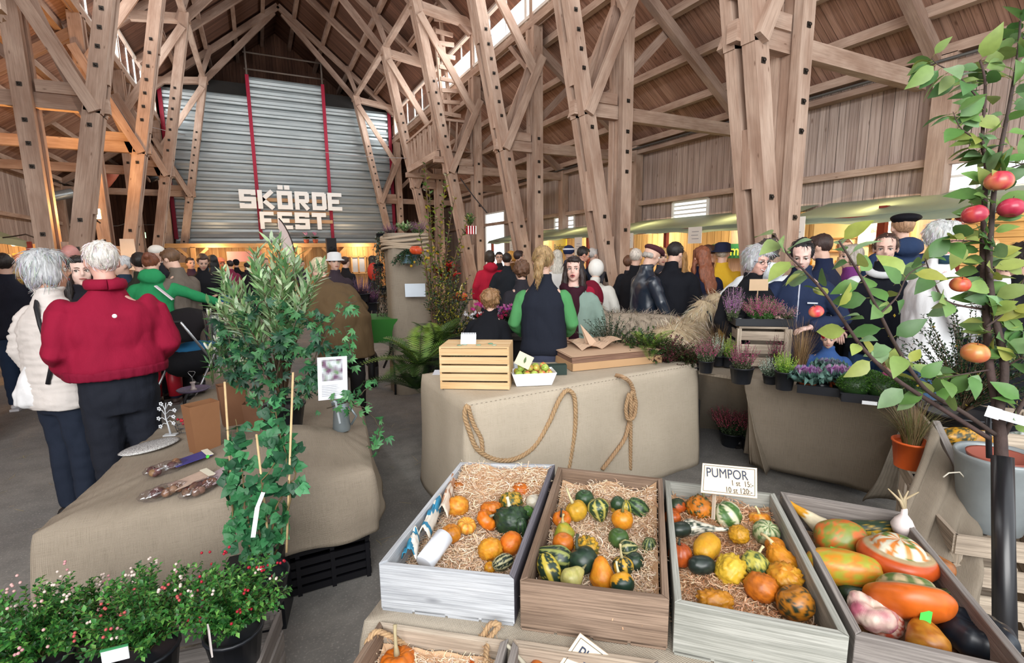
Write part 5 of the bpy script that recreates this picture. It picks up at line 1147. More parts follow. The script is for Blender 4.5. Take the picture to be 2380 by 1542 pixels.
    if sticker:
        b = MB(); q, nrm = sticker; d_, s_, u_ = basis(nrm, (0, 0, 1)); q = Vector(q); w, h_ = .011, .014; b.add([q-s_*w-u_*h_, q+s_*w-u_*h_, q+s_*w*.9+u_*h_, q-s_*w*1.1+u_*h_], [(0, 1, 2, 3)]); st = b.build('price_sticker', flat('35c23c', .5, var=0), o); m = st.modifiers.new('s', 'SOLIDIFY'); m.thickness = .001; m.offset = 1
    if parent is None: tag(o, label, 'gourd' if name == 'gourd' else name.replace('_', ' '), group)
    return o
ZR, ZB = .75, .604
BOX = {}
BOX[1] = crate([(880, 1312), (1195, 1345), (1290, 1080), (1070, 1075)], ZR, ZB, [WB1, wood('77747c', '5c5962', '2e2c33', 1, .8, 1.7, .6), WB1, WB1], 'whitewashed wooden crate of small pumpkins, leftmost on the upper row')
BOX[2] = crate([(1208, 1352), (1556, 1395), (1540, 1112), (1297, 1086)], ZR, ZB, WB2, 'brown weathered wooden crate of gourds, between the white and the grey one')
BOX[3] = crate([(1568, 1402), (1975, 1482), (1800, 1147), (1545, 1116)], ZR, ZB, WB3, 'pale grey wooden crate of gourds under the price card')
BOX[4] = crate([(1988, 1475), (2420, 1575), (2097, 1190), (1813, 1142)], ZR, ZB, WB4, 'dark grey wooden crate of turban squashes, rightmost')
zf = lambda s, t: .655+.028*noise.noise(Vector((s*3, t*4, 1)))+(.05*max(0, t-.72)/.28)
zf1 = lambda s, t: .66+.02*noise.noise(Vector((s*3, t*4, 5)))+(.085*max(0, t-.62)/.38)
woodwool(BOX[1][2], zf1, 7000, 'pale curly wood wool bedding in the whitewashed crate')
woodwool(BOX[2][2], lambda s, t: zf(s, t)+.04*max(0, s-.85)/.15, 7000, 'curly wood wool bedding in the brown crate')
woodwool(BOX[3][2], zf, 6500, 'curly wood wool bedding in the pale grey crate', ('cf9a72', 'e0b692', 'a8764f', 'e8cbab'))
woodwool(BOX[4][2], lambda s, t: .625+.0*s, 900, 'thin wood wool bedding in the dark grey crate', ('b58a68', '9c7050', '7d5a40'))
O1, Y1, GR, DG, CR_ = 'd9761c', 'e0a92c', '4c6a34', '22352b', 'e6dcae'
def G(cx, cy, rp, kind, cols, lab, base=(1, 0, 0), z=None, **kw):
    k, ox, oy = base; u, v = ox+k*cx, oy+k*cy; z0 = .70 if z is None else z; p = PZ(u, v, z0); r = rp/1150*depth(p); return gourd(p, r, kind, cols, lab, **kw)
B3_ = (.319, 850, 1050); B4_ = (.319, 1350, 1050); B5_ = (.4164, 1800, 900)
up, fl_, lt = (.1, -.25, 1), (.2, -.9, .55), (-.8, -.3, .5)
L1 = [(668, 402, 26, 'round', ('e08a22', 'e8a63a'), 'orange round gourd beside the torn bag, upper of its pair', dict(wart=.5, axis=(.2, .6, .6))), (675, 258, 17, 'round', ('c9751f', 'a65a1a'), 'small orange gourd wedged in the back left corner', {}),
 (735, 540, 23, 'flat', ('e8b44a', 'dd8a2a'), 'yellow and orange ribbed mini pumpkin in the white crate', dict(ribs=9, mode='stripe', axis=up)), (622, 600, 24, 'round', ('d98a20', 'b9701a'), 'plain orange gourd touching the plastic roll', dict(ribs=8)),
 (915, 415, 25, 'flat', ('e28420', 'd06f18'), 'orange mini pumpkin leaning behind its twin', dict(ribs=12, wart=.5, axis=(.1, .3, 1))), (885, 500, 27, 'flat', ('e8851e', 'd46c14'), 'flattened orange mini pumpkin with grey stem in the middle', dict(ribs=10, axis=(.6, -.2, .7), stem='8a8a7a', sl=.5)),
 (1060, 372, 26, 'round', ('e0b13a', '31502c'), 'yellow and green warty gourd above the dark green one', dict(wart=1, mode='mottle', axis=(.1, .2, 1))), (1058, 505, 38, 'round', ('2f4a2c', '1d3226', 'c7b13a'), 'large dark green warty gourd with cream stem', dict(wart=1, mode='mottle', axis=(.1, .45, .9), stem='d8d0b4', sl=.7)),
 (1130, 552, 20, 'oval', ('22362a', '3b5a34'), 'small dark green gourd under the warty green one', dict(mode='stripe')), (1130, 292, 21, 'round', ('d9781c', 'c45f14'), 'warty orange gourd at the back right', dict(wart=.8)), (1248, 255, 18, 'round', ('dd9426', '2a3c28'), 'orange gourd with a dark green patch in the far corner', dict(mode='split')),
 (1222, 368, 18, 'round', ('e6e0cf', 'd6cdb4'), 'creamy white gourd by the right board', {}), (1180, 440, 15, 'round', ('5f8a3c', '3d6a34'), 'small bright green gourd by the right board', {}),
 (908, 715, 28, 'round', ('e3a02a', 'd98a22'), 'golden warty gourd with yellow crown at the front', dict(wart=.7, axis=(.2, .7, .6))), (1060, 672, 28, 'round', ('e27f1e', 'd56a18'), 'smooth orange gourd at the front right', dict(wart=.25, axis=(-.2, .8, .3))), (1000, 808, 23, 'oval', ('22312a', 'b8b48a'), 'dark green gourd with pale stripes at the front right', dict(mode='stripe', ribs=9, axis=(1, .1, .1))), (905, 848, 14, 'round', ('d98a1f', Y1), 'orange gourd sliver behind the front board', dict(z=.68))]
for cx, cy, rp, k, cl, lb, kw in L1: G(cx, cy, rp, k, cl, lb, B3_, **kw)
L2a = [(1595, 345, 22, 'round', ('2c4a2e', '3a5c34'), 'plain dark green gourd at the back of the brown crate', {}), (1535, 432, 26, 'round', ('d6a42c', 'b9922a'), 'yellow gourd with curved pale stem', dict(ribs=8, rd=.04, axis=(-.3, .4, .9), stem='c4ba90', sl=1.3)), (1428, 492, 22, 'flat', ('dd7c1e', 'c8661a'), 'orange gourd with dark stem by the left board', dict(ribs=7, axis=(-.3, -.2, 1), stem='2d2b24', sl=.8)),
 (1445, 580, 25, 'pear', ('b9a534', '8f9a34'), 'olive yellow pear gourd by the left board', dict(axis=(0, .3, 1), el=.6, stem='b8a878')), (1440, 668, 25, 'round', ('d87a1e', 'c76a1c'), 'orange gourd below the olive pear gourd', {}), (1610, 705, 27, 'round', ('d9a628', '5a5a2a'), 'yellow warty gourd behind the dark bicoloured one', dict(wart=.9, mode='mottle')),
 (1372, 765, 30, 'pear', ('22382c', '98a05a'), 'long dark green striped gourd lying by the left board', dict(mode='stripe', ribs=8, axis=(-.75, .6, .2), el=1.0)), (1583, 792, 34, 'round', ('1f3429', '2a4230', 'b4703a'), 'dark green gourd with a pinkish patch and long stem', dict(axis=(-.2, .5, .8), mode='plain', stem='3a4030', sl=.9)), (1338, 865, 33, 'oval', ('24392a', 'c9b545'), 'green and yellow ribbed gourd in the front left corner', dict(mode='stripe', ribs=5, rd=.08, axis=(-.1, .6, .8))),
 (1515, 912, 26, 'pear', ('ccc47c', 'b5b264'), 'pale yellow pear gourd lying at the front', dict(axis=(1, .2, .25), el=.85, stem='7d7a58'))]
for cx, cy, rp, k, cl, lb, kw in L2a: G(cx, cy, rp, k, cl, lb, B3_, **kw)
L2b = [(130, 430, 26, 'pear', ('2c4a30', 'c2bb62'), 'green and yellow striped pear gourd standing on its crown', dict(mode='stripe', ribs=7, axis=(.1, -.3, -.9), el=.75)), (262, 400, 17, 'pear', ('d8b23a', '2e4a2e'), 'slim yellow gourd with a green end', dict(mode='split', axis=(-.1, .3, -1), el=1)), (330, 405, 18, 'round', ('cdbb4c', '35532f'), 'small green striped gourd behind the yellow one', dict(mode='stripe', ribs=7)), (420, 412, 24, 'oval', ('25402c', '5d7a48'), 'dark green striped gourd near the back right corner', dict(mode='stripe', ribs=8, axis=(-.5, .5, .5))),
 (302, 495, 25, 'round', ('e29a26', 'd8861e'), 'golden orange gourd with yellow stripes', dict(ribs=9, rd=.04, stem='6f7040', sl=1.0)), (275, 632, 24, 'round', ('47672f', '38552c'), 'plain mid green gourd in the middle of the wood wool', {}), (348, 705, 22, 'pear', ('27402c', 'b8b47a'), 'dark green striped gourd with stem pointing right', dict(mode='stripe', ribs=8, axis=(.9, -.4, .1), el=.7, stem='6a6244')), (500, 705, 22, 'oval', ('2c4430', '8f9a62'), 'green gourd half buried in wood wool by the right board', dict(mode='stripe', z=.685)), (390, 800, 22, 'round', ('20342a', '2c4530'), 'very dark gourd in the shade right of the tall stemmed one', dict(z=.68)),
 (152, 885, 29, 'pear', ('e0931f', 'd67e1c'), 'tall orange pear gourd standing at the front', dict(axis=(.15, .35, 1), el=.95, wart=.2)), (305, 835, 25, 'round', ('1f3428', 'd2a83c'), 'dark green and yellow striped gourd with upright pale stem', dict(mode='stripe', ribs=6, axis=(0, .25, 1), stem='b9ae84', sl=1.4)), (300, 965, 28, 'round', ('e0a126', '1f3a2c'), 'yellow gourd with dark green base and thick white stem', dict(mode='split', axis=(.2, .75, .55), stem='d5cfa8', sl=1.1))]
for cx, cy, rp, k, cl, lb, kw in L2b: G(cx, cy, rp, k, cl, lb, B4_, **kw)
L3 = [(700, 400, 20, 'round', ('b9541c', '31402a'), 'rust orange gourd with green crown in the back left corner', dict(mode='split', wart=.4, axis=(0, -.6, -.6))), (668, 482, 19, 'round', ('c85f1c', 'a64c18'), 'rust orange gourd by the left board', dict(ribs=8)), (862, 415, 29, 'round', ('dc821e', '3c4c26'), 'orange gourd speckled with green warts', dict(wart=1, mode='wart', stem='8a8a60', axis=(.8, .3, .5))), (1065, 465, 32, 'round', ('4f7a3c', 'e2e2c0', '9ab070'), 'green gourd with broad cream stripes', dict(mode='stripe', ribs=6, axis=(.3, -.5, -.8), el=1.1)), (1300, 490, 24, 'flat', ('e0861e', 'e8a83a'), 'small orange pumpkin with cream stem under the card', dict(ribs=12, stem='cfc79a', axis=(.2, .3, 1))),
 (728, 568, 22, 'oval', ('26352b', '1b2822'), 'blackish green gourd left of the white swan gourd', dict(axis=(1, -.3, 0))), (905, 560, 27, 'swan', ('e9e4d2', '27382c'), 'white and black swan necked gourd pointing right', dict(mode='mottle', axis=(.75, -.62, .05), el=.95)), (1150, 605, 22, 'round', ('dc9f24', 'b98a20'), 'golden warty gourd right of the swan gourd', dict(wart=.9)), (1350, 592, 30, 'round', ('c3c79c', '5e7a48'), 'pale green gourd with thin dark stripes', dict(mode='stripe', ribs=9, axis=(.2, .4, -.9))),
 (722, 755, 27, 'round', ('b8541a', '9c4216'), 'tall rust red ribbed gourd with dark stem', dict(ribs=12, el=1.15, stem='24291f', axis=(.05, .2, 1), sl=.5)), (918, 700, 35, 'oval', ('e2ab2a', 'd89a24'), 'big smooth yellow gourd in the middle', dict(axis=(.8, .3, .1), wart=.15)), (880, 828, 27, 'oval', ('1b2824', '25342c'), 'black green gourd below the big yellow one', dict(axis=(.8, -.4, 0))), (1087, 862, 35, 'round', ('e8c23a', 'dcb030'), 'pale yellow knobbly gourd', dict(wart=1, axis=(-.6, .5, .6))), (1268, 828, 33, 'round', ('ccc55a', '3d5a34'), 'pale yellow green gourd with dark specks', dict(mode='mottle', ribs=6, wart=.3, axis=(.7, .3, .4), stem='d2c69a')),
 (1415, 690, 22, 'round', ('dd8a20', 'c8741c'), 'plain orange gourd above the orange pear gourd', {}), (1450, 785, 34, 'pear', ('e0951f', 'd4841c'), 'orange warty pear gourd with pale stem', dict(wart=.7, axis=(0, .6, .8), el=.75, stem='cdb98c')), (1488, 930, 36, 'round', ('dca028', 'cc801c'), 'amber warty gourd by the right board', dict(wart=1, axis=(.2, .3, -1))), (1312, 988, 36, 'round', ('d8781c', 'b0601a'), 'orange gourd with dark scabs at the front', dict(mode='plain', wart=.5, axis=(.3, .2, 1))),
 (1562, 1105, 42, 'round', ('c07a1e', '22301f'), 'large orange and dark green mottled gourd in the front right corner', dict(mode='mottle', axis=(-.2, .5, 1))), (972, 1092, 31, 'oval', ('cc8a1e', 'b8741a'), 'amber knobbly gourd lying at the front board', dict(wart=1.3, axis=(.8, -.6, 0)))]
for cx, cy, rp, k, cl, lb, kw in L3: G(cx, cy, rp, k, cl, lb, B4_, **kw)
def SQ(u, v): q = PZ(u, v, .72); return q
L4 = [(175, 715, 29, 'swan', ('e0a02a', 'efe2c0'), 'yellow gourd with long cream neck in the back left corner', dict(mode='split', axis=(-.25, .95, .45), el=1.0, tw=0)), (370, 850, 56, 'oval', ('8c9a3c', 'd06c2a'), 'olive and orange mottled oval squash', dict(mode='mottle', axis=(.7, -.75, .1), stem='8a8a5c', sl=.3, el=.85)), (545, 790, 45, 'long', ('253a26', 'c09a2c'), 'long dark green courgette with a yellow stripe', dict(mode='stripe', ribs=2, axis=(.9, -.55, .02), el=1.05)), (380, 1010, 52, 'oval', ('e0902a', 'a8a632'), 'yellow orange squash with a scarred side and green sticker', dict(mode='mottle', axis=(.65, -.78, .05), el=1.3, z=.71)),
 (880, 1010, 38, 'oval', ('a8642a', '7a4a24'), 'brown orange squash by the right board', dict(axis=(.7, -.7, 0), z=.67)), (960, 1190, 30, 'oval', ('26382a', '6a7a44'), 'small dark green striped squash by the right board', dict(mode='stripe', axis=(.4, -.6, .4), z=.68)), (845, 1400, 44, 'pear', ('cc8a2c', 'a8641f'), 'amber pear squash at the front board', dict(axis=(.6, .6, .4), el=.8, z=.69)), (1135, 1385, 72, 'flat', ('1a2430', '141b24'), 'large blackish green pumpkin in the front right corner', dict(ribs=10, el=.95, z=.68)), (440, 1150, 30, 'oval', ('33482c', '25362a'), 'dark green squash under the yellow orange one', dict(axis=(1, -.3, 0), z=.66)), (610, 1310, 40, 'round', ('c4523a', 'e0c0b0'), 'pink and red bulb beside the turban lumps', dict(mode='mottle', z=.67))]
for cx, cy, rp, k, cl, lb, kw in L4:
    o = G(cx, cy, rp, k, cl, lb, B5_, name='squash', **kw)
    if 'scarred' in lb: scar = o
p = PZ(2083, 1305, .715); r = 78/1150*depth(p); nrm = (O-p).normalized()
gourd(p, r, 'turban', ('c9531c', 'e88a3c', 'e9e6cf'), 'red orange turban squash with a striped crown facing up, green sticker', axis=(.1, -.0, 1), mode='turban', name='turban_squash', sticker=(PZ(2069, 1313, .715)+(O-PZ(2069, 1313, .715)).normalized()*.062, nrm), ribs=0)
p = PZ(2112, 1404, .71); r = 88/1150*depth(p); d_ = (O-p).normalized()
o = gourd(p, r, 'turban', ('d9691f', 'c9b48c', '6a7a48'), 'orange turban squash lying on its side, crown turned back, green sticker', axis=(.55, .55, .9), mode='turban', name='turban_squash', sticker=(PZ(2150, 1431, .70)+d_*.075, d_))
p = PZ(1958, 1320, .71)
b = MB(); q = PZ(1940, 1284, .71)+(O-PZ(1940, 1284, .71)).normalized()*.052; dd, ss, uu = basis((O-q), (0, 0, 1)); b.add([q-ss*.011-uu*.013, q+ss*.011-uu*.015, q+ss*.012+uu*.013, q-ss*.01+uu*.014], [(0, 1, 2, 3)]); st_ = b.build('price_sticker', flat('35c23c', .5, var=0), scar); st_.modifiers.new('s', 'SOLIDIFY').thickness = .001
# lumpy pink white gourd
p = PZ(2028, 1428, .69); root = empty('lumpy_gourd', p-Vector((0, 0, .04)), 0, 'pinkish white gourd of swollen lobes in the front of the dark crate', 'gourd')
b = MB(); r = 46/1150*depth(p)
for k in range(7): a = k*.9; b.ell(p+Vector((math.cos(a)*r*.6, math.sin(a)*r*.6, R.uniform(-.1, .3)*r)), (r*.55, r*.55, r*.6), None, 16, 10)
v2, n2, f2 = blob(b, .004, 3); v2 = folds(v2, n2, .002, (60, 60, 60)); b = MB(); b.add(v2.tolist(), f2, [mixc(lin('d9c4b4'), lin('a8586a'), min(1, max(0, .4+noise.noise(Vector(v2[q[0]])*30)*1.2))) for q in f2], True); b.build('lobes', attr(.45, var=.1), root)
for (u, v, lab) in ((1838, 1165, 'garlic bulb with dry neck at the back left of the dark crate'), (2098, 1222, 'garlic bulb with papery neck at the back right of the dark crate')):
    if u > 2000:
        p = PZ(u, v, .74); t_ = empty('garlic_bulb', p-Vector((0, 0, .03)), 0, lab, 'garlic'); b = MB(); b.lathe([(0, -.03), (.025, -.026), (.034, 0), (.024, .022), (.01, .04), (.008, .06)], p, 14, lin('ded2cf')); b.build('bulb', attr(.5), t_)
        b = MB()
        for k in range(4): b.tube([p+Vector((0, 0, .05)), p+Vector((-.01*k+.02, .01, .085)), p+Vector((-.02*k+.03, .02*k-.02, .12))], [.006, .005, .002], 5, jit(lin('a8987a'), .1))
        b.build('dry_neck', attr(.7), t_)
# platforms under the crates
c0 = [Vector(q) for q in (BOX[1][1][0], BOX[2][1][0], BOX[3][1][0], BOX[4][1][0], BOX[4][1][1], BOX[4][1][2], BOX[3][1][2], BOX[2][1][2], BOX[1][1][3])]
fwd = (BOX[1][1][3]-BOX[1][1][0]).normalized(); rt = Vector((fwd.y, -fwd.x, 0))
up_ = [BOX[1][1][0]-fwd*.05-rt*.03, BOX[4][1][1]-fwd*.0+rt*.02, BOX[4][1][2]+rt*.02-fwd*.02, BOX[1][1][3]-fwd*.03]
t = empty('display_step', (1.1, 1.1, 0), 0, 'burlap covered step carrying the four upper crates of gourds', 'display stand')
drape('burlap_cover', [(p.x, p.y) for p in up_], .597, .0, BUR3, t, .05, .02, 8, 220, 12)
lo = [up_[0]-fwd*.62-rt*.05, up_[1]-fwd*.62, up_[1]-fwd*.005, up_[0]-fwd*.005-rt*.03]
t = empty('display_step', (.6, .8, 0), 0, 'lower burlap covered step with pumpkin crates at the bottom edge', 'display stand')
drape('burlap_cover', [(p.x, p.y) for p in lo], .437, .0, BUR3, t, .05, .015, 8, 200, 10)
# lower crates
ZL = .612
cA = [Vector(PZ(u, v, ZL)) for u, v in ((882, 1442), (1182, 1486))]; cA = [cA[0], cA[0]+(cA[1]-cA[0])]; e = (cA[1]-cA[0]); ln = Vector((-e.y, e.x, 0)).normalized()
def low_crate(a, bb, lab, m):
    e = bb-a; n_ = Vector((e.y, -e.x, 0)).normalized(); f0, f1 = a+n_*.66, bb+n_*.66; return crate(None, ZL, .445, m, lab, world=[(f0.x, f0.y), (f1.x, f1.y), (bb.x, bb.y), (a.x, a.y)])
LA = low_crate(cA[0], cA[1], 'pale wooden crate with a bright orange pumpkin and twine, at the bottom edge', [WB5, WB4, WB5, WB2])
b0 = cA[1]+(cA[1]-cA[0]).normalized()*.012; b1 = b0+(cA[1]-cA[0])
LB = low_crate(b0, b1, 'pale wooden crate at the bottom edge holding the second price card', [WB5, WB4, WB5, WB4])
woodwool(LA[2], lambda s, t: .505+.02*noise.noise(Vector((s*4, t*4, 3)))+.06*max(0, t-.85)/.15, 6500, 'wood wool bedding in the lower left crate', tm=.6); woodwool(LB[2], lambda s, t: .495+.02*noise.noise(Vector((s*4, t*4, 8))), 5000, 'wood wool bedding in the lower right crate', tm=.6)
p = PZ(925, 1540, .55); gourd(p, 42/1150*depth(p), 'flat', ('d9761a', 'c4620f'), 'orange pumpkin with a tall pale stem at the bottom edge', ribs=9, stem='a89a78', sl=1.6, axis=(-.05, .2, 1), name='pumpkin', rd=.12)
p = PZ(1112, 1562, .54); gourd(p, 36/1150*depth(p), 'flat', ('d0601a', 'b8500f'), 'orange pumpkin under the twine knot at the bottom edge', ribs=9, name='pumpkin')
p = PZ(1232, 1566, .54); gourd(p, 42/1150*depth(p), 'flat', ('c9702a', 'b0581a'), 'orange pumpkin with a twisted grey stem in the lower right crate', ribs=9, name='pumpkin', stem='b0aa98', sl=1.6, axis=(-.5, .5, 1))
# twine around the lower crate
tw = [PZ(u, v, z) for u, v, z in ((850, 1500, .6), (872, 1470, .62), (905, 1478, .6), (945, 1500, .56), (1010, 1518, .53), (1080, 1505, .55), (1120, 1480, .6), (1140, 1452, .64), (1160, 1455, .63), (1135, 1490, .6), (1128, 1540, .6))]
tag(rope(tw, .008, fuzz=500), 'frayed jute twine draped over the lower left crate', 'rope')
# price cards
CARD = flat('e2cdb4', .8, var=.05); INK = flat('2c3850', .7); PENC = flat('45403c', .7)
a, c2, d2, e2 = PZ(1628, 1146, .80), PZ(1760, 1160, .775), None, None
dirx = (PD(1760, 1159, 1.62)-PD(1629, 1145, 1.66)); base = PD(1629, 1145, 1.66); upv = PD(1633, 1077, 1.72)-base; w = dirx.length; h_ = upv.length
t = empty('price_card', base, 0, 'cardboard price card reading PUMPOR standing on the pale grey crate', 'price card'); dx, uy = dirx.normalized(), upv.normalized(); nz = dx.cross(uy).normalized()
b = MB(); b.hexa([base, base+dirx, base+dirx-nz*.004, base-nz*.004, base+upv, base+dirx+upv, base+dirx+upv-nz*.004, base+upv-nz*.004]); b.build('card', CARD, t)
b = MB(); m_ = .007
for q0, q1 in (((m_, m_), (w-m_, m_)), ((w-m_, m_), (w-m_, h_-m_)), ((w-m_, h_-m_), (m_, h_-m_)), ((m_, h_-m_), (m_, m_))): b.beam(base+dx*q0[0]+uy*q0[1]+nz*.001, base+dx*q1[0]+uy*q1[1]+nz*.001, .0012, .001, nz)
b.build('border_line', PENC, t)
def ct(txt, x, y, s, m, nm='lettering', bold=.0): return text_mesh(txt, s, nm, m, frame_mat(base+dx*x+uy*y+nz*.0014, dx, uy), t, .0004, sq=.72)
ct('PUMPOR', .014, h_*.55, .047, INK); ct('1 st  15:-', w*.54, h_*.33, .027, PENC); ct('10 st 120:-', w*.44, h_*.09, .027, PENC)
b = MB(); q = base+dirx*.25-nz*.006; b.beam(q+Vector((0, 0, -.09)), q+upv*.8, .012, .005, nz); b.build('stick', WB5, t)
q0 = PZ(1348, 1473, .66); t = empty('price_card', q0, 0, 'tilted cardboard price card reading PUMPOR cut by the bottom edge', 'price card'); k = depth(q0)/1150
cr = lambda du, dv, ddz=0: q0+CR*(du*k)-CU*(dv*k)+FW*ddz
P4 = [cr(0, 0), cr(-62, 92, -.0), cr(70, 175, -.03), cr(130, 85, -.03)]; nz = (P4[3]-P4[0]).cross(P4[1]-P4[0]).normalized()
nz = -nz if nz.dot(O-q0) < 0 else nz
b = MB(); b.add([p for p in P4]+[p-nz*.004 for p in P4], [(0, 1, 2, 3), (7, 6, 5, 4), (0, 4, 5, 1), (1, 5, 6, 2), (2, 6, 7, 3), (3, 7, 4, 0)]); b.build('card', CARD, t)
ex = (P4[3]-P4[0]).normalized(); ey = (P4[0]-P4[1]).normalized(); b = MB(); L_, W_ = (P4[3]-P4[0]).length, (P4[0]-P4[1]).length; o_ = P4[1]
for q0_, q1_ in (((.008, .008), (.008, W_-.008)), ((.008, W_-.008), (L_-.008, W_-.008)), ((L_-.008, W_-.008), (L_-.008, .008))): b.beam(o_+ex*q0_[0]+ey*q0_[1]+nz*.001, o_+ex*q1_[0]+ey*q1_[1]+nz*.001, .0012, .001, nz)
b.build('border_line', PENC, t); text_mesh('PUMPOR', .048, 'lettering', INK, frame_mat(o_+ex*.02+ey*(W_-.055)+nz*.0016, ex, ey), t, .0004, sq=.75)
# plastic bag roll + torn printed bags
a, c_ = PZ(985, 1312, .70), PZ(1034, 1246, .735); d_ = (c_-a).normalized(); b = MB(); b.tube([a, a+d_*.002, c_-d_*.002, c_], [.027, .031, .031, .027], 20)
tag(b.build('plastic_bag_roll', flat('d9dee6', .25, var=.04, spec=.7)), 'roll of clear white plastic bags lying in the whitewashed crate', 'bag roll')
for i, (pl, lab, cl) in enumerate((([(935, 1310), (960, 1255), (975, 1262), (968, 1312)], 'crumpled white and blue printed bag at the front of the white crate', ('e8e4da', '2a7a9a')), ([(970, 1262), (1018, 1172), (1030, 1180), (998, 1262)], 'folded blue printed bag along the left board of the white crate', ('d8d2c6', '2f80a4')), ([(1018, 1200), (1052, 1120), (1058, 1128), (1040, 1215)], 'folded cream printed bag behind the blue one', ('d6c6b4', 'a87a5c')))):
    P = [PZ(u, v, .70) for u, v in pl]; b = MB(); vs = []; cs = []
    n_ = 12
    for j in range(n_+1):
        for k in range(n_+1):
            s, t_ = j/n_, k/n_; q = P[0].lerp(P[3], s).lerp(P[1].lerp(P[2], s), t_); z = .715+.035*math.sin(s*PI)+.018*noise.noise(Vector((s*5, t_*6, i*7))); vs.append((q.x, q.y, z))
    fs = [(j*(n_+1)+k, j*(n_+1)+k+1, (j+1)*(n_+1)+k+1, (j+1)*(n_+1)+k) for j in range(n_) for k in range(n_)]
    b.add(vs, fs, [lin(cl[1]) if noise.noise(Vector((vs[f[0]][0]*28, vs[f[0]][1]*28, i))) > .08 else lin(cl[0]) for f in fs], True); o = b.build('printed_bag', attr(.5, var=.05)); o.modifiers.new('s', 'SOLIDIFY').thickness = .003; tag(o, lab, 'bag')
# ================================================================== PLANTS
POT = flat('1b1d22', .4, var=.05); TERRA = flat('c4623a', .6)
def rv(s=1): return Vector((R.uniform(-s, s), R.uniform(-s, s), R.uniform(-s, s)))
PK = 1.0
def pot(root, p, r, h, mat=POT, taper=.78, square=False, rim=True):
    b = MB(); b.lathe([(r*taper, 0), (r, h*.93), (r*1.05, h*.93), (r*1.05, h), (r*.94, h), (r*.9, h*.8)], p, 20, cap=False); b.lathe([(0, .002), (r*taper, .002)], p, 20); b.lathe([(r*.93, h*.86), (0, h*.88)], p, 20, cap=False); return b.build('pot', mat, root)
def shrub(label, base, R_, H_, nb, nl, LL, LW, cols, cat='plant', name='shrub', p=None, potm=POT, lay=.35, up=.8, curl=.25, dens0=.25, big=False, dirs=None, stemc='5a4632', extra=None, droop=0, group=None, whorl=False, rad=.004, mat=None):
    base = Vector(base); root = empty(name, base, 0, label, cat, group); top = base
    if p: pot(root, base, p[0], p[1], potm); top = base+Vector((0, 0, p[1]*.85))
    b = MB(); sb = MB()
    for i in range(nb):
        if dirs: e = Vector(dirs[i % len(dirs)])+rv(.12)*R_
        else:
            a = R.uniform(0, 6.28); rr = R_*math.sqrt(R.random()); e = Vector((math.cos(a)*rr, math.sin(a)*rr, H_*(R.uniform(.55, 1) if not big else R.uniform(.3, 1))*(1-.35*(rr/R_)**2)))
        m = Vector((e.x*.35, e.y*.35, e.z*.62)); pts = []
        for k in range(7):
            t = k/6; q = top+m*(2*t*(1-t))+e*(t*t); q.z -= droop*t**3; q += rv(.02*R_)*t; pts.append(q)
        sb.tube(pts, [rad*(1-.75*k/6) for k in range(7)], 4, jit(lin(stemc), .2))
        for j in range(nl):
            t = dens0+(1-dens0)*(j+R.random())/nl; k = min(5, int(t*6)); q = pts[k].lerp(pts[k+1], t*6-k); d = (pts[k+1]-pts[k]).normalized(); a = j*2.4+R.uniform(-.4, .4)
            _, s_, u_ = basis(d); side = s_*math.cos(a)+u_*math.sin(a); ld = (d*up+side*(1-up*.5)+Vector((0, 0, lay*.3))).normalized(); nn = (Vector((0, 0, 1))+rv(.5)); c = jit(lin(R.choice(cols)), .22); k_ = R.uniform(.7, 1.15)
            if LL > .035: b.leaf(q, ld, nn, LL*k_, LW*k_, c, curl*R.uniform(.2, 1.5), .15, 3)
            else: b.dleaf(q, ld, nn, LL*k_, LW*k_, c, curl)
    if extra: extra(b, top)
    b.build('foliage', mat or LEAF, root); sb.build('stems', BARK, root); return root
def heather(label, base, r, h, n, fc, lc, p=None, group=None, name='heather'):
    r *= PK; h *= PK; p = (p[0]*PK, p[1]*PK) if p else None; base = Vector(base); root = empty(name, base, 0, label, 'plant', group); top = base
    if p: pot(root, base, *p); top = base+Vector((0, 0, p[1]*.85))
    b = MB()
    for i in range(n):
        a = R.uniform(0, 6.28); rr = r*math.sqrt(R.random()); e = Vector((math.cos(a)*rr, math.sin(a)*rr, h*R.uniform(.6, 1.05)*(1-.3*(rr/r)**2))); s0 = Vector((e.x*.35, e.y*.35, 0)); d = (e-s0).normalized(); L = (e-s0).length
        b.tube([top+s0, top+e], [.0014, .0008], 3, jit(lin(lc), .2))
        nf = int(L/.0075)
        for j in range(nf):
            t = (j+.5)/nf; q = top+s0+d*L*t; c = jit(lin(fc if t > .42 else lc), .28); dd = (d*.8+rv(.9)).normalized(); w = .0105 if t > .42 else .013; b.dleaf(q, dd, rv(1), w*(1.25-.6*t), w*.6*(1.25-.6*t), c, 0, 0)
    b.build('foliage', attr(.55, var=.1, trans=.15), root); return root
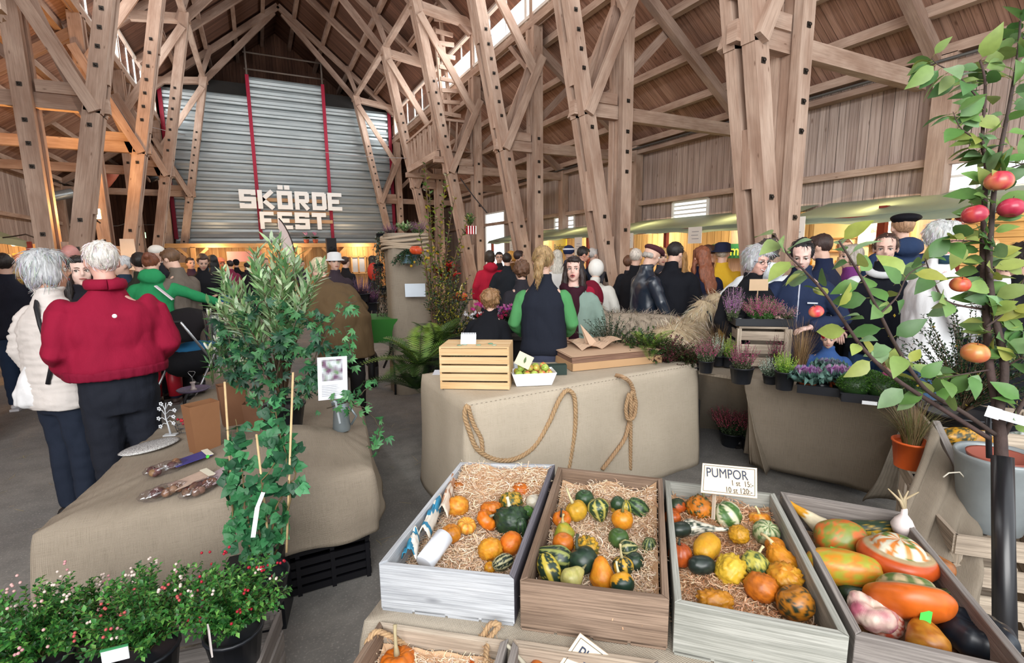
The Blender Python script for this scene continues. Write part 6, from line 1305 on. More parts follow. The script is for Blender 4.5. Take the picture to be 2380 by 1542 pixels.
def grass(label, base, r, h, n, cols, p=None, name='grass_tuft', pm=POT, group=None, lean=(0, 0)):
    r *= PK; h *= PK
    base = Vector(base); root = empty(name, base, 0, label, 'plant', group); top = base
    if p: pot(root, base, p[0], p[1], pm); top = base+Vector((0, 0, p[1]*.85))
    b = MB()
    for i in range(n):
        a = R.uniform(0, 6.28); rr = r*R.random(); e = Vector((math.cos(a)*rr+lean[0]*R.random(), math.sin(a)*rr+lean[1]*R.random(), h*R.uniform(.55, 1))); dr = R.uniform(0, .35)*h; w = Vector((-math.sin(a), math.cos(a), 0))*.0012; c = jit(lin(R.choice(cols)), .2); vs = []
        for k in range(6): t = k/5; q = top+Vector((e.x*(t**1.6)+.2*r*math.cos(a), e.y*(t**1.6)+.2*r*math.sin(a), e.z*t-dr*t**3)); vs += [q-w*(1-t*.8), q+w*(1-t*.8)]
        b.add(vs, [(2*k, 2*k+1, 2*k+3, 2*k+2) for k in range(5)], c, True)
    b.build('foliage', attr(.6, var=.08, trans=.15), root); return root
def fern(label, base, L, n, cols, group=None, lean=None):
    base = Vector(base); root = empty('fern', base, 0, label, 'plant', group); b = MB()
    for i in range(n):
        a = i*2.4+R.uniform(-.3, .3); el = R.uniform(.35, 1.1); l = L*R.uniform(.7, 1.1); h = Vector((math.cos(a), math.sin(a), 0)); P = []
        for k in range(12): t = k/11; P.append(base+h*(l*t*math.cos(el)*(1+.2*t))+Vector((0, 0, l*(math.sin(el)*t-.45*t*t*math.cos(el*.7)))))
        b.tube(P, [.003*(1-.8*k/11) for k in range(12)], 4, lin('3c4a22')); s_ = Vector((-h.y, h.x, 0)); c0 = lin(R.choice(cols))
        for k in range(1, 12):
            for q_ in (0, .5):
                t = (k+q_-.5)/11; j = min(10, int(t*11)); q = P[j].lerp(P[j+1], t*11-j); w = l*.24*math.sin(PI*min(1, .12+t*.88))**.7; dd = (P[j+1]-P[j]).normalized(); nn = s_.cross(dd)
                for sd in (-1, 1): b.leaf(q, s_*sd+dd*.35, nn, w, l*.032, jit(c0, .15), .15, .1, 2)
    b.build('foliage', LEAF, root); return root
def kale(label, base, r, p=None, group=None, cc=('b06ab8', 'c88ac4'), pm=TERRA):
    r *= PK; p = (p[0]*PK, p[1]*PK) if p else None; base = Vector(base); root = empty('ornamental_kale', base, 0, label, 'plant', group); top = base+Vector((0, 0, .05))
    if p: pot(root, base, p[0], p[1], pm); top = base+Vector((0, 0, p[1]*.9))
    b = MB(); g = ['5c8a80', '6f9c90', '4d7a6e']
    for ring, (n, rr, el, L, W, cols) in enumerate(((11, .32, .15, .78, .62, g), (10, .2, .45, .7, .58, g), (9, .12, .7, .6, .5, list(cc)), (8, .05, .95, .46, .38, cc), (6, .02, 1.3, .3, .25, cc))):
        for i in range(n):
            a = i*2*PI/n+ring*.4+R.uniform(-.1, .1); h = Vector((math.cos(a), math.sin(a), 0)); d = (h*math.cos(el)+Vector((0, 0, math.sin(el)))); s_ = Vector((-h.y, h.x, 0)); up = d.cross(s_)*-1; c = jit(lin(R.choice(cols)), .1); vs = []; cs = []
            for j in range(7):
                t = j/6; w = W*r*.5*math.sin(PI*min(1, .12+t*.8))**.7
                for k in range(9):
                    q = (k-4)/4; ruf = .09*r*math.sin(k*2.6+j*3.1+i)*abs(q)**1.5*(t+.3)+(.1*r*math.sin(k*3.3+i*2))*(t**4); vs.append(top+h*rr*r*.2+d*(L*r*t)+s_*w*q+up*(ruf-.12*r*t*t+.1*r*q*q))
            fs = []
            for j in range(6):
                for k in range(8):
                    fs.append((j*9+k, j*9+k+1, (j+1)*9+k+1, (j+1)*9+k)); e = abs(k-3.5)/4; cs.append(mixc(c, lin('8fb0a2') if ring < 3 else lin('a04aa0'), .45*max(e, j/6)**3))
            b.add(vs, fs, cs, True)
    b.build('foliage', LEAF, root); return root
# ---- cranberry bushes bottom left
def berries(n, rad, h, cols=('c0203a', 'e8d6cc', 'd8a0a4')):
    def f(b, top):
        for i in range(n): a = R.uniform(0, 6.28); q = top+Vector((math.cos(a)*rad*R.random()**.5, math.sin(a)*rad*R.random()**.5, h*R.uniform(.5, .95))); c = lin(R.choice(cols)); [b.ell(q+rv(.012), .0045, None, 7, 5, c) for _ in range(R.randint(1, 4))]
    return f
CG = ('2f6a2c', '3f7d34', '4f9040', '255626', '6aa048'); 
for i, (u, v, t, rr, hh, lab, nb, bc) in enumerate(((95, 1542, 1.5, .2, .25, 'low cranberry bush with pink flowers at the far left bottom', 105, ('e8d6cc', 'd8a0a4', 'e0b4b0')), (345, 1525, 1.53, .2, .27, 'cranberry bush above the white plant label in the middle of the row', 105, ('e8d6cc', 'd8a0a4', 'c85a5a')), (545, 1480, 1.6, .18, .25, 'cranberry bush with red berries beside the slatted crate', 110, ('c0203a', 'b01a30', 'e8d6cc')), (230, 1500, 1.66, .18, .22, 'cranberry bush behind, between the left and middle bushes', 60, ('e8d6cc', 'd8a0a4')))):
    q = PD(u, v, t); q.z -= .1
    shrub(lab, q, rr, hh, nb, 30, .019, .0115, CG, p=(.085, .13), extra=berries(26, rr*.9, hh, bc), name='cranberry_bush', group=None, stemc='5a5a30', up=.55, rad=.0022, dens0=.3)
# ---- olive / oleander shrub and cut-leaf vine on the left table
PT = PD(655, 900, 2.95); PT.z = .62
dirs = []
for u, v, dt in ((648, 548, 0), (700, 600, .1), (590, 600, 0), (520, 640, -.1), (500, 690, -.1), (560, 650, .15), (620, 620, -.15), (680, 570, -.05), (740, 600, .1), (720, 640, -.1), (660, 640, -.2), (600, 570, .1), (640, 690, -.2), (560, 700, -.15), (700, 700, -.2), (530, 615, .1), (670, 605, .2)):
    dirs.append(PD(u, v+20, 2.95+dt)-PT-Vector((0, 0, .14)))
shrub('large grey green olive leaved shrub with long narrow leaves on the left table', PT, .3, .8, 56, 30, .088, .02, ('b4cfa0', '93b47e', '78a068', 'c8dab6', '5f8a54'), dirs=dirs, name='olive_shrub', curl=.15, up=.75, dens0=.45, p=(.12, .16), rad=.006)
def palmate(b, q, d, n, L, c):
    d, s_, u_ = basis(d, n)
    for k in range(5): a = (k-2)*.62; dd = d*math.cos(a)+s_*math.sin(a); b.leaf(q, dd, u_+rv(.2), L*(1-.18*abs(k-2)), L*.3, jit(c, .12), .3, .15, 2)
def vine(label, paths, n, L, cols, name='climbing_vine', stemc='4a4030', base=None, cat='plant', sticks=None):
    base = Vector(base) if base else Vector(paths[0][0]); root = empty(name, base, 0, label, cat); b = MB(); sb = MB()
    for P in paths:
        P = [Vector(p) for p in P]; Q = []
        for i in range(len(P)-1):
            for k in range(6): t = k/6; Q.append(P[i].lerp(P[i+1], t)+rv(.008))
        Q.append(P[-1]); sb.tube(Q, .0028, 5, lin(stemc))
        for k in range(n):
            t = R.random()*(len(Q)-1.01); i = int(t); q = Q[i].lerp(Q[i+1], t-i); palmate(b, q+rv(.05), rv(1)+Vector((0, 0, -.1)), Vector((-.3, -.8, .8))+rv(.5), L*R.uniform(.6, 1.1), lin(R.choice(cols)))
    b.build('foliage', LEAFD, root); sb.build('stems', BARK, root); return root
V = lambda u, v, t: PD(u, v, t)
DGc = ('27583a', '1f4a32', '356b40', '183c2a', '447a48')
vine('dark green cut leaved vine filling the space under the olive shrub', [[V(600, 950, 2.8), V(590, 850, 2.8), V(560, 760, 2.85), V(610, 700, 2.8)], [V(640, 940, 2.75), V(650, 840, 2.7), V(690, 740, 2.7), V(640, 720, 2.75)], [V(690, 940, 2.75), V(720, 860, 2.7), V(760, 780, 2.7), V(720, 730, 2.8)], [V(560, 900, 2.85), V(540, 840, 2.85), V(530, 760, 2.9)], [V(620, 880, 2.7), V(590, 830, 2.7), V(640, 800, 2.65), V(700, 830, 2.7)], [V(720, 900, 2.7), V(780, 850, 2.7), V(800, 800, 2.75)]], 62, .062, DGc, base=V(650, 960, 2.8))
vine('arching vine shoots with cut leaves hanging over the right edge of the left table', [[V(740, 800, 2.75), V(790, 720, 2.8), V(830, 700, 2.85)], [V(800, 850, 2.7), V(820, 830, 2.7), V(800, 760, 2.75)], [V(760, 950, 2.65), V(820, 925, 2.6), V(860, 900, 2.6)], [V(790, 930, 2.6), V(850, 950, 2.6), V(885, 1000, 2.6), V(880, 1050, 2.6)]], 20, .05, ('2f6a3c', '3f7d48', '58915a'), name='vine_shoot', base=V(760, 960, 2.65))
# raspberry plant on canes
def rasp():
    root = empty('raspberry_plant', V(610, 1330, 2.05), 0, 'tall raspberry plant tied to bamboo canes, white tag hanging on it', 'plant'); b = MB(); sb = MB()
    paths = [[V(600, 1300, 2.0), V(570, 1180, 2.05), V(560, 1050, 2.1), V(545, 960, 2.15)], [V(620, 1300, 2.0), V(640, 1180, 2.0), V(690, 1100, 2.05), V(640, 1020, 2.1), V(560, 990, 2.1)], [V(640, 1290, 2.0), V(675, 1160, 2.0), V(665, 1060, 2.05), V(640, 960, 2.15), V(600, 950, 2.2)], [V(590, 1290, 2.0), V(540, 1200, 2.05), V(530, 1100, 2.1), V(560, 1030, 2.1)], [V(610, 1290, 1.98), V(600, 1200, 1.98), V(610, 1120, 2.0), V(680, 1010, 2.1)]]
    for P in paths:
        Q = []
        for i in range(len(P)-1):
            for k in range(6): Q.append(P[i].lerp(P[i+1], k/6)+rv(.005))
        sb.tube(Q, [.0045*(1-.6*k/len(Q)) for k in range(len(Q))], 5, lin('6a5a38'))
        for k in range(40):
            t = R.random()*(len(Q)-1.01); q = Q[int(t)]; d = rv(1)+Vector((0, 0, .1)); c = jit(lin(R.choice(('2f6f42', '26603a', '3f8350', '1f4f32'))), .15); q = q+rv(.035)
            for s_ in (-.7, 0, .7):
                dd, sd, u_ = basis(d, Vector((-.3, -.8, .7))+rv(.4)); b.leaf(q, dd*math.cos(s_)+sd*math.sin(s_), u_, .055*(1 if s_ == 0 else .75)*R.uniform(.8, 1.1), .036, c, .35, .2, 3)
    b.build('foliage', LEAFD, root); sb.build('stems', BARK, root)
    for a_, c_ in ((V(522, 888, 2.15), V(548, 1290, 2.05)), (V(681, 866, 2.1), V(666, 1285, 1.98)), (V(596, 1010, 2.05), V(628, 1290, 1.98))): m = MB(); m.tube([a_, c_], .0048, 7, lin('cdb184')); m.build('bamboo_cane', attr(.5, var=.15), root)
    m = MB(); m.beam(V(612, 1145, 1.9), V(598, 1180, 1.9), .014, .001, (0, -1, 0)); m.beam(V(598, 1180, 1.9), V(588, 1250, 1.88), .016, .001, (0, -1, 0)); m.build('plant_tag', flat('e6e8ec'), root)
    pot(root, V(612, 1400, 1.93), .1, .12)
rasp()
# lilies in cellophane
t = empty('wrapped_lily', V(520, 900, 3.3), 0, 'white lily buds in clear cellophane sleeves left of the olive shrub', 'plant')
b = MB(); cb = MB()
for k in range(30):
    u0, v0 = R.uniform(480, 575), R.uniform(735, 860); q = V(u0, v0, 3.2+R.uniform(-.15, .2)); b.tube([q, q+Vector((R.uniform(-.02, .02), 0, -.2))], .002, 4, lin('5b7a44'))
    for j in range(5): d = Vector((R.uniform(-.6, .6), R.uniform(-.6, .4), 1)).normalized(); b.tube([q, q+d*.02, q+d*.045, q+d*.055], [.002, .007, .006, .001], 6, jit(lin(R.choice(('d4dcc0', 'e6e8dc', 'a9bd84'))), .1))
    for j in range(7): b.leaf(q-Vector((0, 0, R.uniform(.0, .18))), rv(1)+Vector((0, 0, .6)), rv(1), .07, .014, jit(lin('3f6a3a'), .25))
b.build('foliage', LEAF, t)
for k in range(5):
    c = V(492+k*20, 730, 3.25+.06*(k % 2)); vs = []; fs = []
    for j in range(10): a = 2*PI*j/9; vs += [(c.x+.055*math.cos(a), c.y+.055*math.sin(a), c.z+.02*math.sin(3*a)), (c.x+.02*math.cos(a), c.y+.02*math.sin(a), c.z-.42)]
    b = MB(); b.add(vs, [(2*j, 2*j+2, 2*j+3, 2*j+1) for j in range(9)], (1, 1, 1), True); b.build('cellophane', glassmat((.96, .98, .98), .16, .1), t)
# ---- right-hand plant table plants (z .6)
ZT2 = .765; PK = 1.0
HB = ('a23468', '4b5a3a'); 
heather('purple red heather at the left front of the plant table', PZ(1640, 866, ZT2), .1, .2, 70, 'b84878', '5d6a4c', (.055, .09)); heather('white heather behind the purple red one', PZ(1668, 850, ZT2), .06, .2, 34, 'd9ded0', '6a7a5a', (.05, .08))
heather('yellow green heather between two purple ones', PZ(1692, 852, ZT2), .06, .2, 40, 'a9bf4c', '6a8a3c', (.05, .08)); heather('purple red heather in a black pot with white label', PZ(1722, 890, ZT2), .11, .2, 80, 'b04074', '5d6248', (.075, .11))
heather('white heather beside the kale, in front of the crate', PZ(1790, 892, ZT2), .09, .14, 60, 'd4dccf', '6b7d68', (.05, .06)); heather('lime green heather in a tall black pot', PZ(1822, 905, ZT2), .08, .16, 70, 'b3cf52', '6f9a3e', (.06, .12)); heather('purple heather behind the white one', PZ(1800, 868, ZT2), .07, .22, 40, '8c2a54', '4a4a36', (.05, .08))
b = MB(); q = PZ(1712, 878, ZT2)+Vector((-.02, -.085, .06)); b.box(q, (.03, .004, .045), -.5); tag(b.build('pot_label', flat('d8dade')), 'small white label on the black heather pot', 'label')
fl1 = Vector(PZ(1722, 862, ZT2)); e_ = (Vector(PZ(1852, 884, ZT2))-fl1)
cr4 = [fl1+Vector((.08, .1, 0)), fl1+Vector((.34, -.12, 0)), fl1+Vector((.5, .08, 0)), fl1+Vector((.24, .3, 0))]
t = empty('slatted_crate', sum(cr4, Vector())/4, 0, 'weathered slatted crate upended on the plant table under the tray of pink heather', 'crate')
HC = .3
for i in range(4):
    a, c = cr4[i], cr4[(i+1) % 4]
    for k in range(3): z = .045+k*.1; b = MB(); b.beam(a+Vector((0, 0, z)), c+Vector((0, 0, z)), .012, .068); b.build('slat', WB5, t)
    b = MB(); b.beam(a, a+Vector((0, 0, HC)), .05, .03, (c-a)); b.build('corner_post', WB5, t)
b = MB(); b.hexa([p+Vector((0, 0, HC)) for p in cr4]+[p+Vector((0, 0, HC+.015)) for p in cr4]); b.build('top_board', WB5, t)
TT = sum(cr4, Vector())/4+Vector((0, 0, HC+.017))
def tray(label, c, sx, sy, rz, nx, ny, name='plant_tray'):
    root = empty(name, c, rz, label, 'tray'); b = MB()
    for s_ in (-1, 1): b.box((0, s_*sy/2, .028), (sx, .006, .05)); b.box((s_*sx/2, 0, .028), (.006, sy, .05)); b.box((0, s_*sy/2, .055), (sx+.02, .016, .005)); b.box((s_*sx/2, 0, .055), (.016, sy, .005))
    b.box((0, 0, .006), (sx, sy, .006))
    for i in range(nx):
        for j in range(ny): b.lathe([(.03, 0), (.04, .05)], (-sx/2+sx*(i+.5)/nx, -sy/2+sy*(j+.5)/ny, 0), 10, cap=False)
    b.build('tray_body', flat('1a1c22', .3, var=.05, spec=.6), root, False); return root
tray('black plastic tray on the upended slatted crate', TT, .4, .26, -.65, 4, 2)
heather('tall mauve heather on the crate, left of the pink one', TT+Vector((-.14, .13, .02)), .09, .3, 80, 'c880c4', '6f7a5a')
heather('pink red heather mass in the tray on the crate', TT+Vector((.03, .0, .03)), .17, .2, 240, 'd8509a', '5f8a4a'); heather('pale pink heather at the right end of the tray on the crate', TT+Vector((.17, -.1, .03)), .1, .13, 90, 'c88a9c', '5a6a48')
grass('tuft of tan sedge left of the slatted crate', PZ(1700, 850, ZT2)+Vector((.06, .18, 0)), .16, .38, 260, ('8f7350', 'a88a64', '6e5840', '7d6248'))
grass('tall tan sedge between slatted crate and toddler', PZ(1868, 880, ZT2)+Vector((.08, .08, 0)), .13, .46, 420, ('9a7c56', 'b5956c', '77603f', '6b5238'))
kale('flowering kale with mauve heart, left one in the tray', PZ(1874, 902, ZT2+.02), .165, (.06, .06)); kale('flowering kale with mauve heart, right one in the tray', PZ(1946, 900, ZT2+.02), .165, (.06, .06)); kale('flowering kale partly hidden behind the other two', PZ(1925, 876, ZT2+.02), .14, (.05, .06), cc=('8a7aa8', '7d8ea0'))
c_ = (PZ(1900, 925, ZT2)+PZ(1960, 905, ZT2))*.5; tray('black plastic tray holding the flowering kale', c_, .36, .18, -1.0, 4, 2)
c2_ = PZ(2035, 932, ZT2); tray('black plastic tray of green moss cushions at the table end', c2_, .36, .22, -.95, 4, 2)
def moss(label, c, r):
    root = empty('moss_cushion', c, 0, label, 'plant'); b = MB(); b.ell(c+Vector((0, 0, r*.5)), (r*.9, r*.9, r*.72), None, 14, 9, lin('2c4a22'))
    for k in range(1500): a, e2 = R.uniform(0, 6.28), math.asin(R.uniform(-.1, 1)); d = Vector((math.cos(a)*math.cos(e2), math.sin(a)*math.cos(e2), math.sin(e2))); q = c+Vector((0, 0, r*.5))+Vector((d.x*r*.88, d.y*r*.88, d.z*r*.7)); b.dleaf(q, d+rv(.6), rv(1), .014, .004, jit(lin(R.choice(('3f6a24', '5a8a30', '2f5020'))), .2), 0, 0)
    b.build('foliage', LEAF, root)
for k, (dx, dy, lab) in enumerate(((-.09, .08, 'green moss cushion nearest the kale'), (.0, -.02, 'green moss cushion in the middle of its tray'), (.1, -.1, 'green moss cushion nearest the orange pot'), (.08, .08, 'green moss cushion at the back of its tray'))): moss(lab, c2_+Vector((dx, dy, .04)), .092)
q = PZ(1990, 935, ZT2); b = MB(); b.box(q+Vector((-.06, -.1, .03)), (.07, .004, .02), -.95); tag(b.build('tray_label', flat('dfe1e4')), 'white label on the moss tray edge', 'label')
PK = 1.0
p = TT+Vector((.05, .06, .3)); b = MB(); b.box(p, (.14, .004, .09), -.6); b.beam(p+Vector((0, .006, -.04)), p+Vector((0, .006, -.27)), .008, .004); tag(b.build('cardboard_sign', flat('c4a888', .8)), 'small cardboard sign rising from the pink heather on the crate', 'sign')
q = PZ(1700, 1035, 0); heather('dark red heather in a black pot on the floor, left of two', q, .24, .38, 230, 'b84464', '3a4a2e', (.1, .12)); q = PZ(1752, 1048, 0); heather('dark red heather in a black pot on the floor, right of two', q, .2, .38, 210, 'c04a6c', '3a4a2e', (.11, .13))
q = PD(2112, 1085, 2.35); grass('brown sedge in an orange bucket pot at the cloth corner', q, .17, .27, 420, ('7c6748', '9a8560', '5d5434', '6a7440'), (.075, .13), pm=flat('cf5a22', .4), lean=(-.05, .02))
# dark fine leaved shrub behind the tree
q = PD(2230, 985, 2.5); shrub('dark fine leaved shrub in a black pot behind the apple trunk', q-Vector((0, 0, .05)), .3, .62, 120, 34, .021, .011, ('1f3a24', '2c4a2a', '16301f', '35562e'), name='dark_shrub', p=(.17, .12), rad=.003, dens0=.2, big=True, extra=lambda b, top: [b.dleaf(top+Vector((R.uniform(-.25, .25), R.uniform(-.25, .25), R.uniform(.0, .5))), rv(1), rv(1), .02, .013, lin('b8a23a'), 0, 0) for _ in range(60)])
# ---- centre: burlap column, ferns, slim tree
cb_ = PD(950, 700, 6.0); cx, cy = cb_.x, cb_.y
t = empty('burlap_column', (cx, cy, 0), 0, 'tall burlap wrapped column with a paper notice and plants on top', 'display stand')
b = MB(); vs = []; N = 40; rows = 26; fs = []; uvs = []
for j in range(rows+1):
    z = 1.9*j/rows
    for k in range(N):
        a = 2*PI*k/N; r = .24+.018*noise.noise(Vector((math.cos(a)*5, math.sin(a)*5, z*.5)))+(.02*noise.noise(Vector((math.cos(a)*3, math.sin(a)*3, z*9))) if z > 1.6 else 0); sq = 1/max(abs(math.cos(a)), abs(math.sin(a))); r *= min(sq, 1.18); vs.append((cx+math.cos(a)*r, cy+math.sin(a)*r, z))
for j in range(rows):
    for k in range(N): k2 = (k+1) % N; fs.append((j*N+k, j*N+k2, (j+1)*N+k2, (j+1)*N+k)); x0, x1 = k*.04, (k+1)*.04; z0, z1 = 1.9*j/rows, 1.9*(j+1)/rows; uvs.append([(x0, z0), (x1, z0), (x1, z1), (x0, z1)])
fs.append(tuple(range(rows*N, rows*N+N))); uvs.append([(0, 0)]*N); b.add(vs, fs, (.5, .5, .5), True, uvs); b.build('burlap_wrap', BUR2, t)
for k in range(5): z = 1.72+k*.035; b = MB(); b.tube([(cx+.262*math.cos(a)*(1.1), cy+.262*math.sin(a)*1.1, z+.02*math.sin(a*2+k)) for a in [i*PI/10 for i in range(21)]], .016, 6); b.build('burlap_fold', flat('a3927e', .9), t)
p = PD(965, 675, 5.62); b = MB(); b.box(p, (.23, .004, .15), -.45); b.build('paper_notice', flat('c8d2dc'), t)
TC = Vector((cx, cy, 1.9)); heather('purple heather tuft on top of the burlap column, left', TC+Vector((-.2, -.08, 0)), .1, .12, 70, '8a4a78', '5a4a4a'); heather('purple heather on top of the burlap column, right', TC+Vector((.12, -.1, 0)), .14, .16, 120, 'a05a8a', '5c6a4c'); shrub('small pale green plant between the heathers on the column', TC+Vector((-.03, -.1, 0)), .1, .14, 22, 8, .045, .02, ('a9b88c', '5f8a4c', '7d9c6a'), name='leafy_plant')
p = PD(950, 612, 5.5); shrub('bushy green plant with yellow flowers in a blue grey hanging trough', p, .2, .16, 60, 22, .03, .016, ('24452a', '2f5a34', '1c3a24'), name='hanging_plant', p=(.1, .09), potm=flat('6a8690', .5), lay=0, droop=.16, extra=lambda b, top: [b.ell(top+Vector((R.uniform(0, .3), -.1+R.uniform(-.1, .1), R.uniform(-.2, .15))), .016, None, 7, 5, lin('d8a82c')) for _ in range(14)])
p = PD(968, 582, 5.35); gourd(p, .075, 'flat', ('e0562a', 'c8461f'), 'bright orange pumpkin on the hanging trough of the column', ribs=8, name='pumpkin', axis=(0, -.2, 1))
p = PD(1069, 690, 4.9); gourd(p, .075, 'flat', ('d8582a', 'b8461f'), 'orange pumpkin with stem among the plants left of the cyclamens', ribs=9, stem='c9b58a', name='pumpkin', sl=1.2)
for (u, v, lab, c) in ((886, 590, 'trailing variegated plant hung at the left of the column, upper', ('2a3a2c', '4a5a44', '8a9a86')), (880, 660, 'trailing dark plant with pink flowers hung at the left of the column, middle', ('25352a', '5a3a44', '3a4a34')), (893, 715, 'trailing dark plant hung at the left of the column, lowest', ('2a2c2a', '3a3a30', '4a4434'))):
    p = PD(u, v-35, 6.05); shrub(lab, p, .13, .1, 26, 20, .03, .02, c, name='trailing_plant', droop=.42, p=(.06, .06))
shrub('slim tree with small yellow green leaves in front of the column', PD(1015, 870, 4.9), .14, 1.85, 15, 44, .05, .024, ('8a9a3c', '6f8a34', 'a8a03a', '4f6a30', '7a6a30'), name='slim_tree', cat='tree', dirs=[PD(u, v, 4.9)-PD(1015, 870, 4.9) for u, v in ((985, 425), (1000, 480), (1040, 450), (1060, 500), (1090, 540), (975, 560), (1030, 560), (1050, 590), (1010, 520), (1075, 610), (990, 640), (1035, 650))], up=.5, rad=.011, dens0=.25, stemc='5e4636', p=(.14, .2))
shrub('dark leafy shrub with yellow leaves beside the slim tree', PD(1050, 850, 4.8), .3, .9, 80, 24, .035, .018, ('1f3a26', '2b4a2c', '304a24', 'b0a83a'), name='dark_shrub', p=(.14, .2), big=True)
shrub('red leaved plant behind the slim tree', PD(1035, 665, 5.4), .16, .3, 26, 14, .06, .035, ('c02a24', 'a8201e', '3a5a2c'), name='red_plant')
FG = ('3f5a24', '5a7a30', '2c4a20', '76903c'); q = PZ(985, 945, 0)
fern('large fern left of the pale crate, upper', PD(975, 850, 4.0), .5, 26, FG); fern('large fern at the floor beside the burlap table', PD(968, 905, 4.0), .42, 22, ('2a4420', '3c5626', '1f3a1c')); fern('fern growing behind the pale crate', PD(1015, 800, 4.3), .42, 18, FG)
# cyclamens
CYC = (('e6e2e6', 1098, 742), ('d23a4a', 1122, 742), ('d8449a', 1112, 720), ('e4a8d0', 1145, 725), ('c8386a', 1165, 738), ('b032a4', 1185, 730), ('e6dcea', 1142, 742), ('d878b8', 1172, 722))
for i, (c, u, v) in enumerate(CYC):
    p = PD(u, v, 4.75+.02*i); t = empty('cyclamen', p-Vector((0, 0, .14)), 0, '%s cyclamen in the row behind the pale crate' % ['white', 'scarlet', 'magenta', 'pale pink', 'crimson', 'violet', 'second white', 'rose pink'][i], 'plant'); b = MB()
    for k in range(24): d = Vector((R.uniform(-1, 1), R.uniform(-1, 1), .4)).normalized(); b.leaf(p-Vector((0, 0, .08)), d, (0, 0, 1), .09, .07, jit(lin('22402a')), .3, .1, 2)
    for k in range(13):
        q = p+Vector((R.uniform(-.07, .07), R.uniform(-.07, .07), R.uniform(-.02, .05))); b.tube([p-Vector((0, 0, .08)), q], .0015, 3, lin('6a4a3a'))
        for m in range(4): b.leaf(q, Vector((R.uniform(-.7, .7), R.uniform(-.7, .7), 1)), rv(1), .035, .02, jit(lin(c), .15), -.2, .2, 2)
    b.build('foliage', LEAF, t); pot(t, p-Vector((0, 0, .2)), .06, .1)
t = empty('plant_bench', PD(1120, 800, 4.8), 0, 'dark bench carrying the cyclamens behind the pale crate', 'bench'); p = PD(1120, 775, 4.85); b = MB(); b.box((p.x+.1, p.y, p.z-.02), (1.25, .55, .04), -.4); b.build('top', flat('2c2824'), t)
b = MB(); b.box((p.x+.1, p.y, (p.z-.04)/2), (1.15, .45, p.z-.05), -.4); b.build('front', flat('221f1e'), t)
b = MB(); 
# greenery between parka and dogs
MG = ('2a4a26', '3a5c2c', '1f3a20', '4c6a30')
for (u, v, t_, rr, hh, cols, lab, L_) in ((1420, 850, 4.2, .3, .42, ('22382a', '2c4a30', '5a6a5a'), 'dark small leaved shrub beside the parka', .022), (1490, 860, 4.0, .28, .3, MG, 'green fine leaved conifer like bush in front of the greyish dog', .03), (1545, 870, 3.9, .3, .28, ('5a2430', '3a2a24', '2f4a28', '6e3440'), 'bronze red shrub in front of the wheaten dog', .02), (1595, 870, 3.9, .22, .2, ('2a3a20', '3f5a28', '4a2a24'), 'low dark green plant left of the heathers', .022)):
    q = PD(u, v, t_); shrub(lab, q-Vector((0, 0, .02)), rr, hh, 90, 26, L_, L_*.5, cols, name='garden_shrub', p=(.12, .1), rad=.003, big=True)
fern('bright green fern in front of the greyish dog', PD(1510, 815, 3.9), .3, 18, ('6a8a34', '4f7a2c', '86a044'))
t = empty('plant_bench', PD(1500, 900, 4.1), 0, 'low dark bench under the shrubs between table and dogs', 'bench'); p = PD(1480, 860, 4.4); b = MB(); b.box((p.x, p.y, p.z-.03), (1.0, .6, .04), -.5); b.build('top', flat('26221f'), t); b = MB(); b.box((p.x, p.y, (p.z-.05)/2), (.95, .55, p.z-.06), -.5); b.build('front', flat('1f1c1b'), t)
# purple plants far left of column and green wheelbarrow
for i, (u, v) in enumerate(((838, 670), (862, 690), (845, 700))): q = PD(u, v, 7.2+.2*i); heather(['mauve heather in the tub behind the brown coat, left', 'mauve heather in the tub behind the brown coat, right', 'dusky heather at the rim of the wheelbarrow'][i], q-Vector((0, 0, .2)), .2, .28, 110, ('8a6a98', '9a5a8a', '6a4a5a')[i], '4a3a4a', (.13, .12))
q = PD(868, 760, 6.1); t = empty('wheelbarrow', (q.x, q.y, 0), -.3, 'green wheelbarrow with black wheel left of the burlap column', 'wheelbarrow')
b = MB(); b.hexa([Vector(p) for p in ((-.22, -.25, .62), (.22, -.25, .62), (.22, .3, .62), (-.22, .3, .62), (-.32, -.4, .92), (.32, -.4, .92), (.32, .4, .9), (-.32, .4, .9))]); b.build('tray', flat('3a7a34', .5), t, False)
b = MB(); b.tube([(-.05+.0, .18+.2*math.cos(a), .2+.2*math.sin(a)) for a in [k*PI/9 for k in range(19)]], .045, 8); b.build('wheel', flat('17171a'), t, False); b = MB()
for s_ in (-1, 1): b.tube([(s_*.08, .2, .22), (s_*.25, -.3, .6), (s_*.28, -.85, .72)], .016, 6); b.tube([(s_*.25, -.3, .6), (s_*.25, -.35, 0)], .014, 6)
b.build('frame', flat('1f2224', .4), t, False)
# hanging plants at the post and striped pot
p = PD(1093, 545, 6.2); sp_pot = shrub('small leafy plant in a red and white striped pot by the timber post', p, .08, .18, 20, 10, .04, .02, ('4c6a3a', '6a8a50'), name='potted_plant', p=(.065, .1), potm=flat('c02a3a')); b = MB()
for k in range(4): b.beam(p+Vector((-.05+k*.033, -.066, 0)), p+Vector((-.052+k*.034, -.07, .1)), .012, .003, (0, -1, 0))
b.build('white_stripe', flat('ece8e4'), sp_pot)
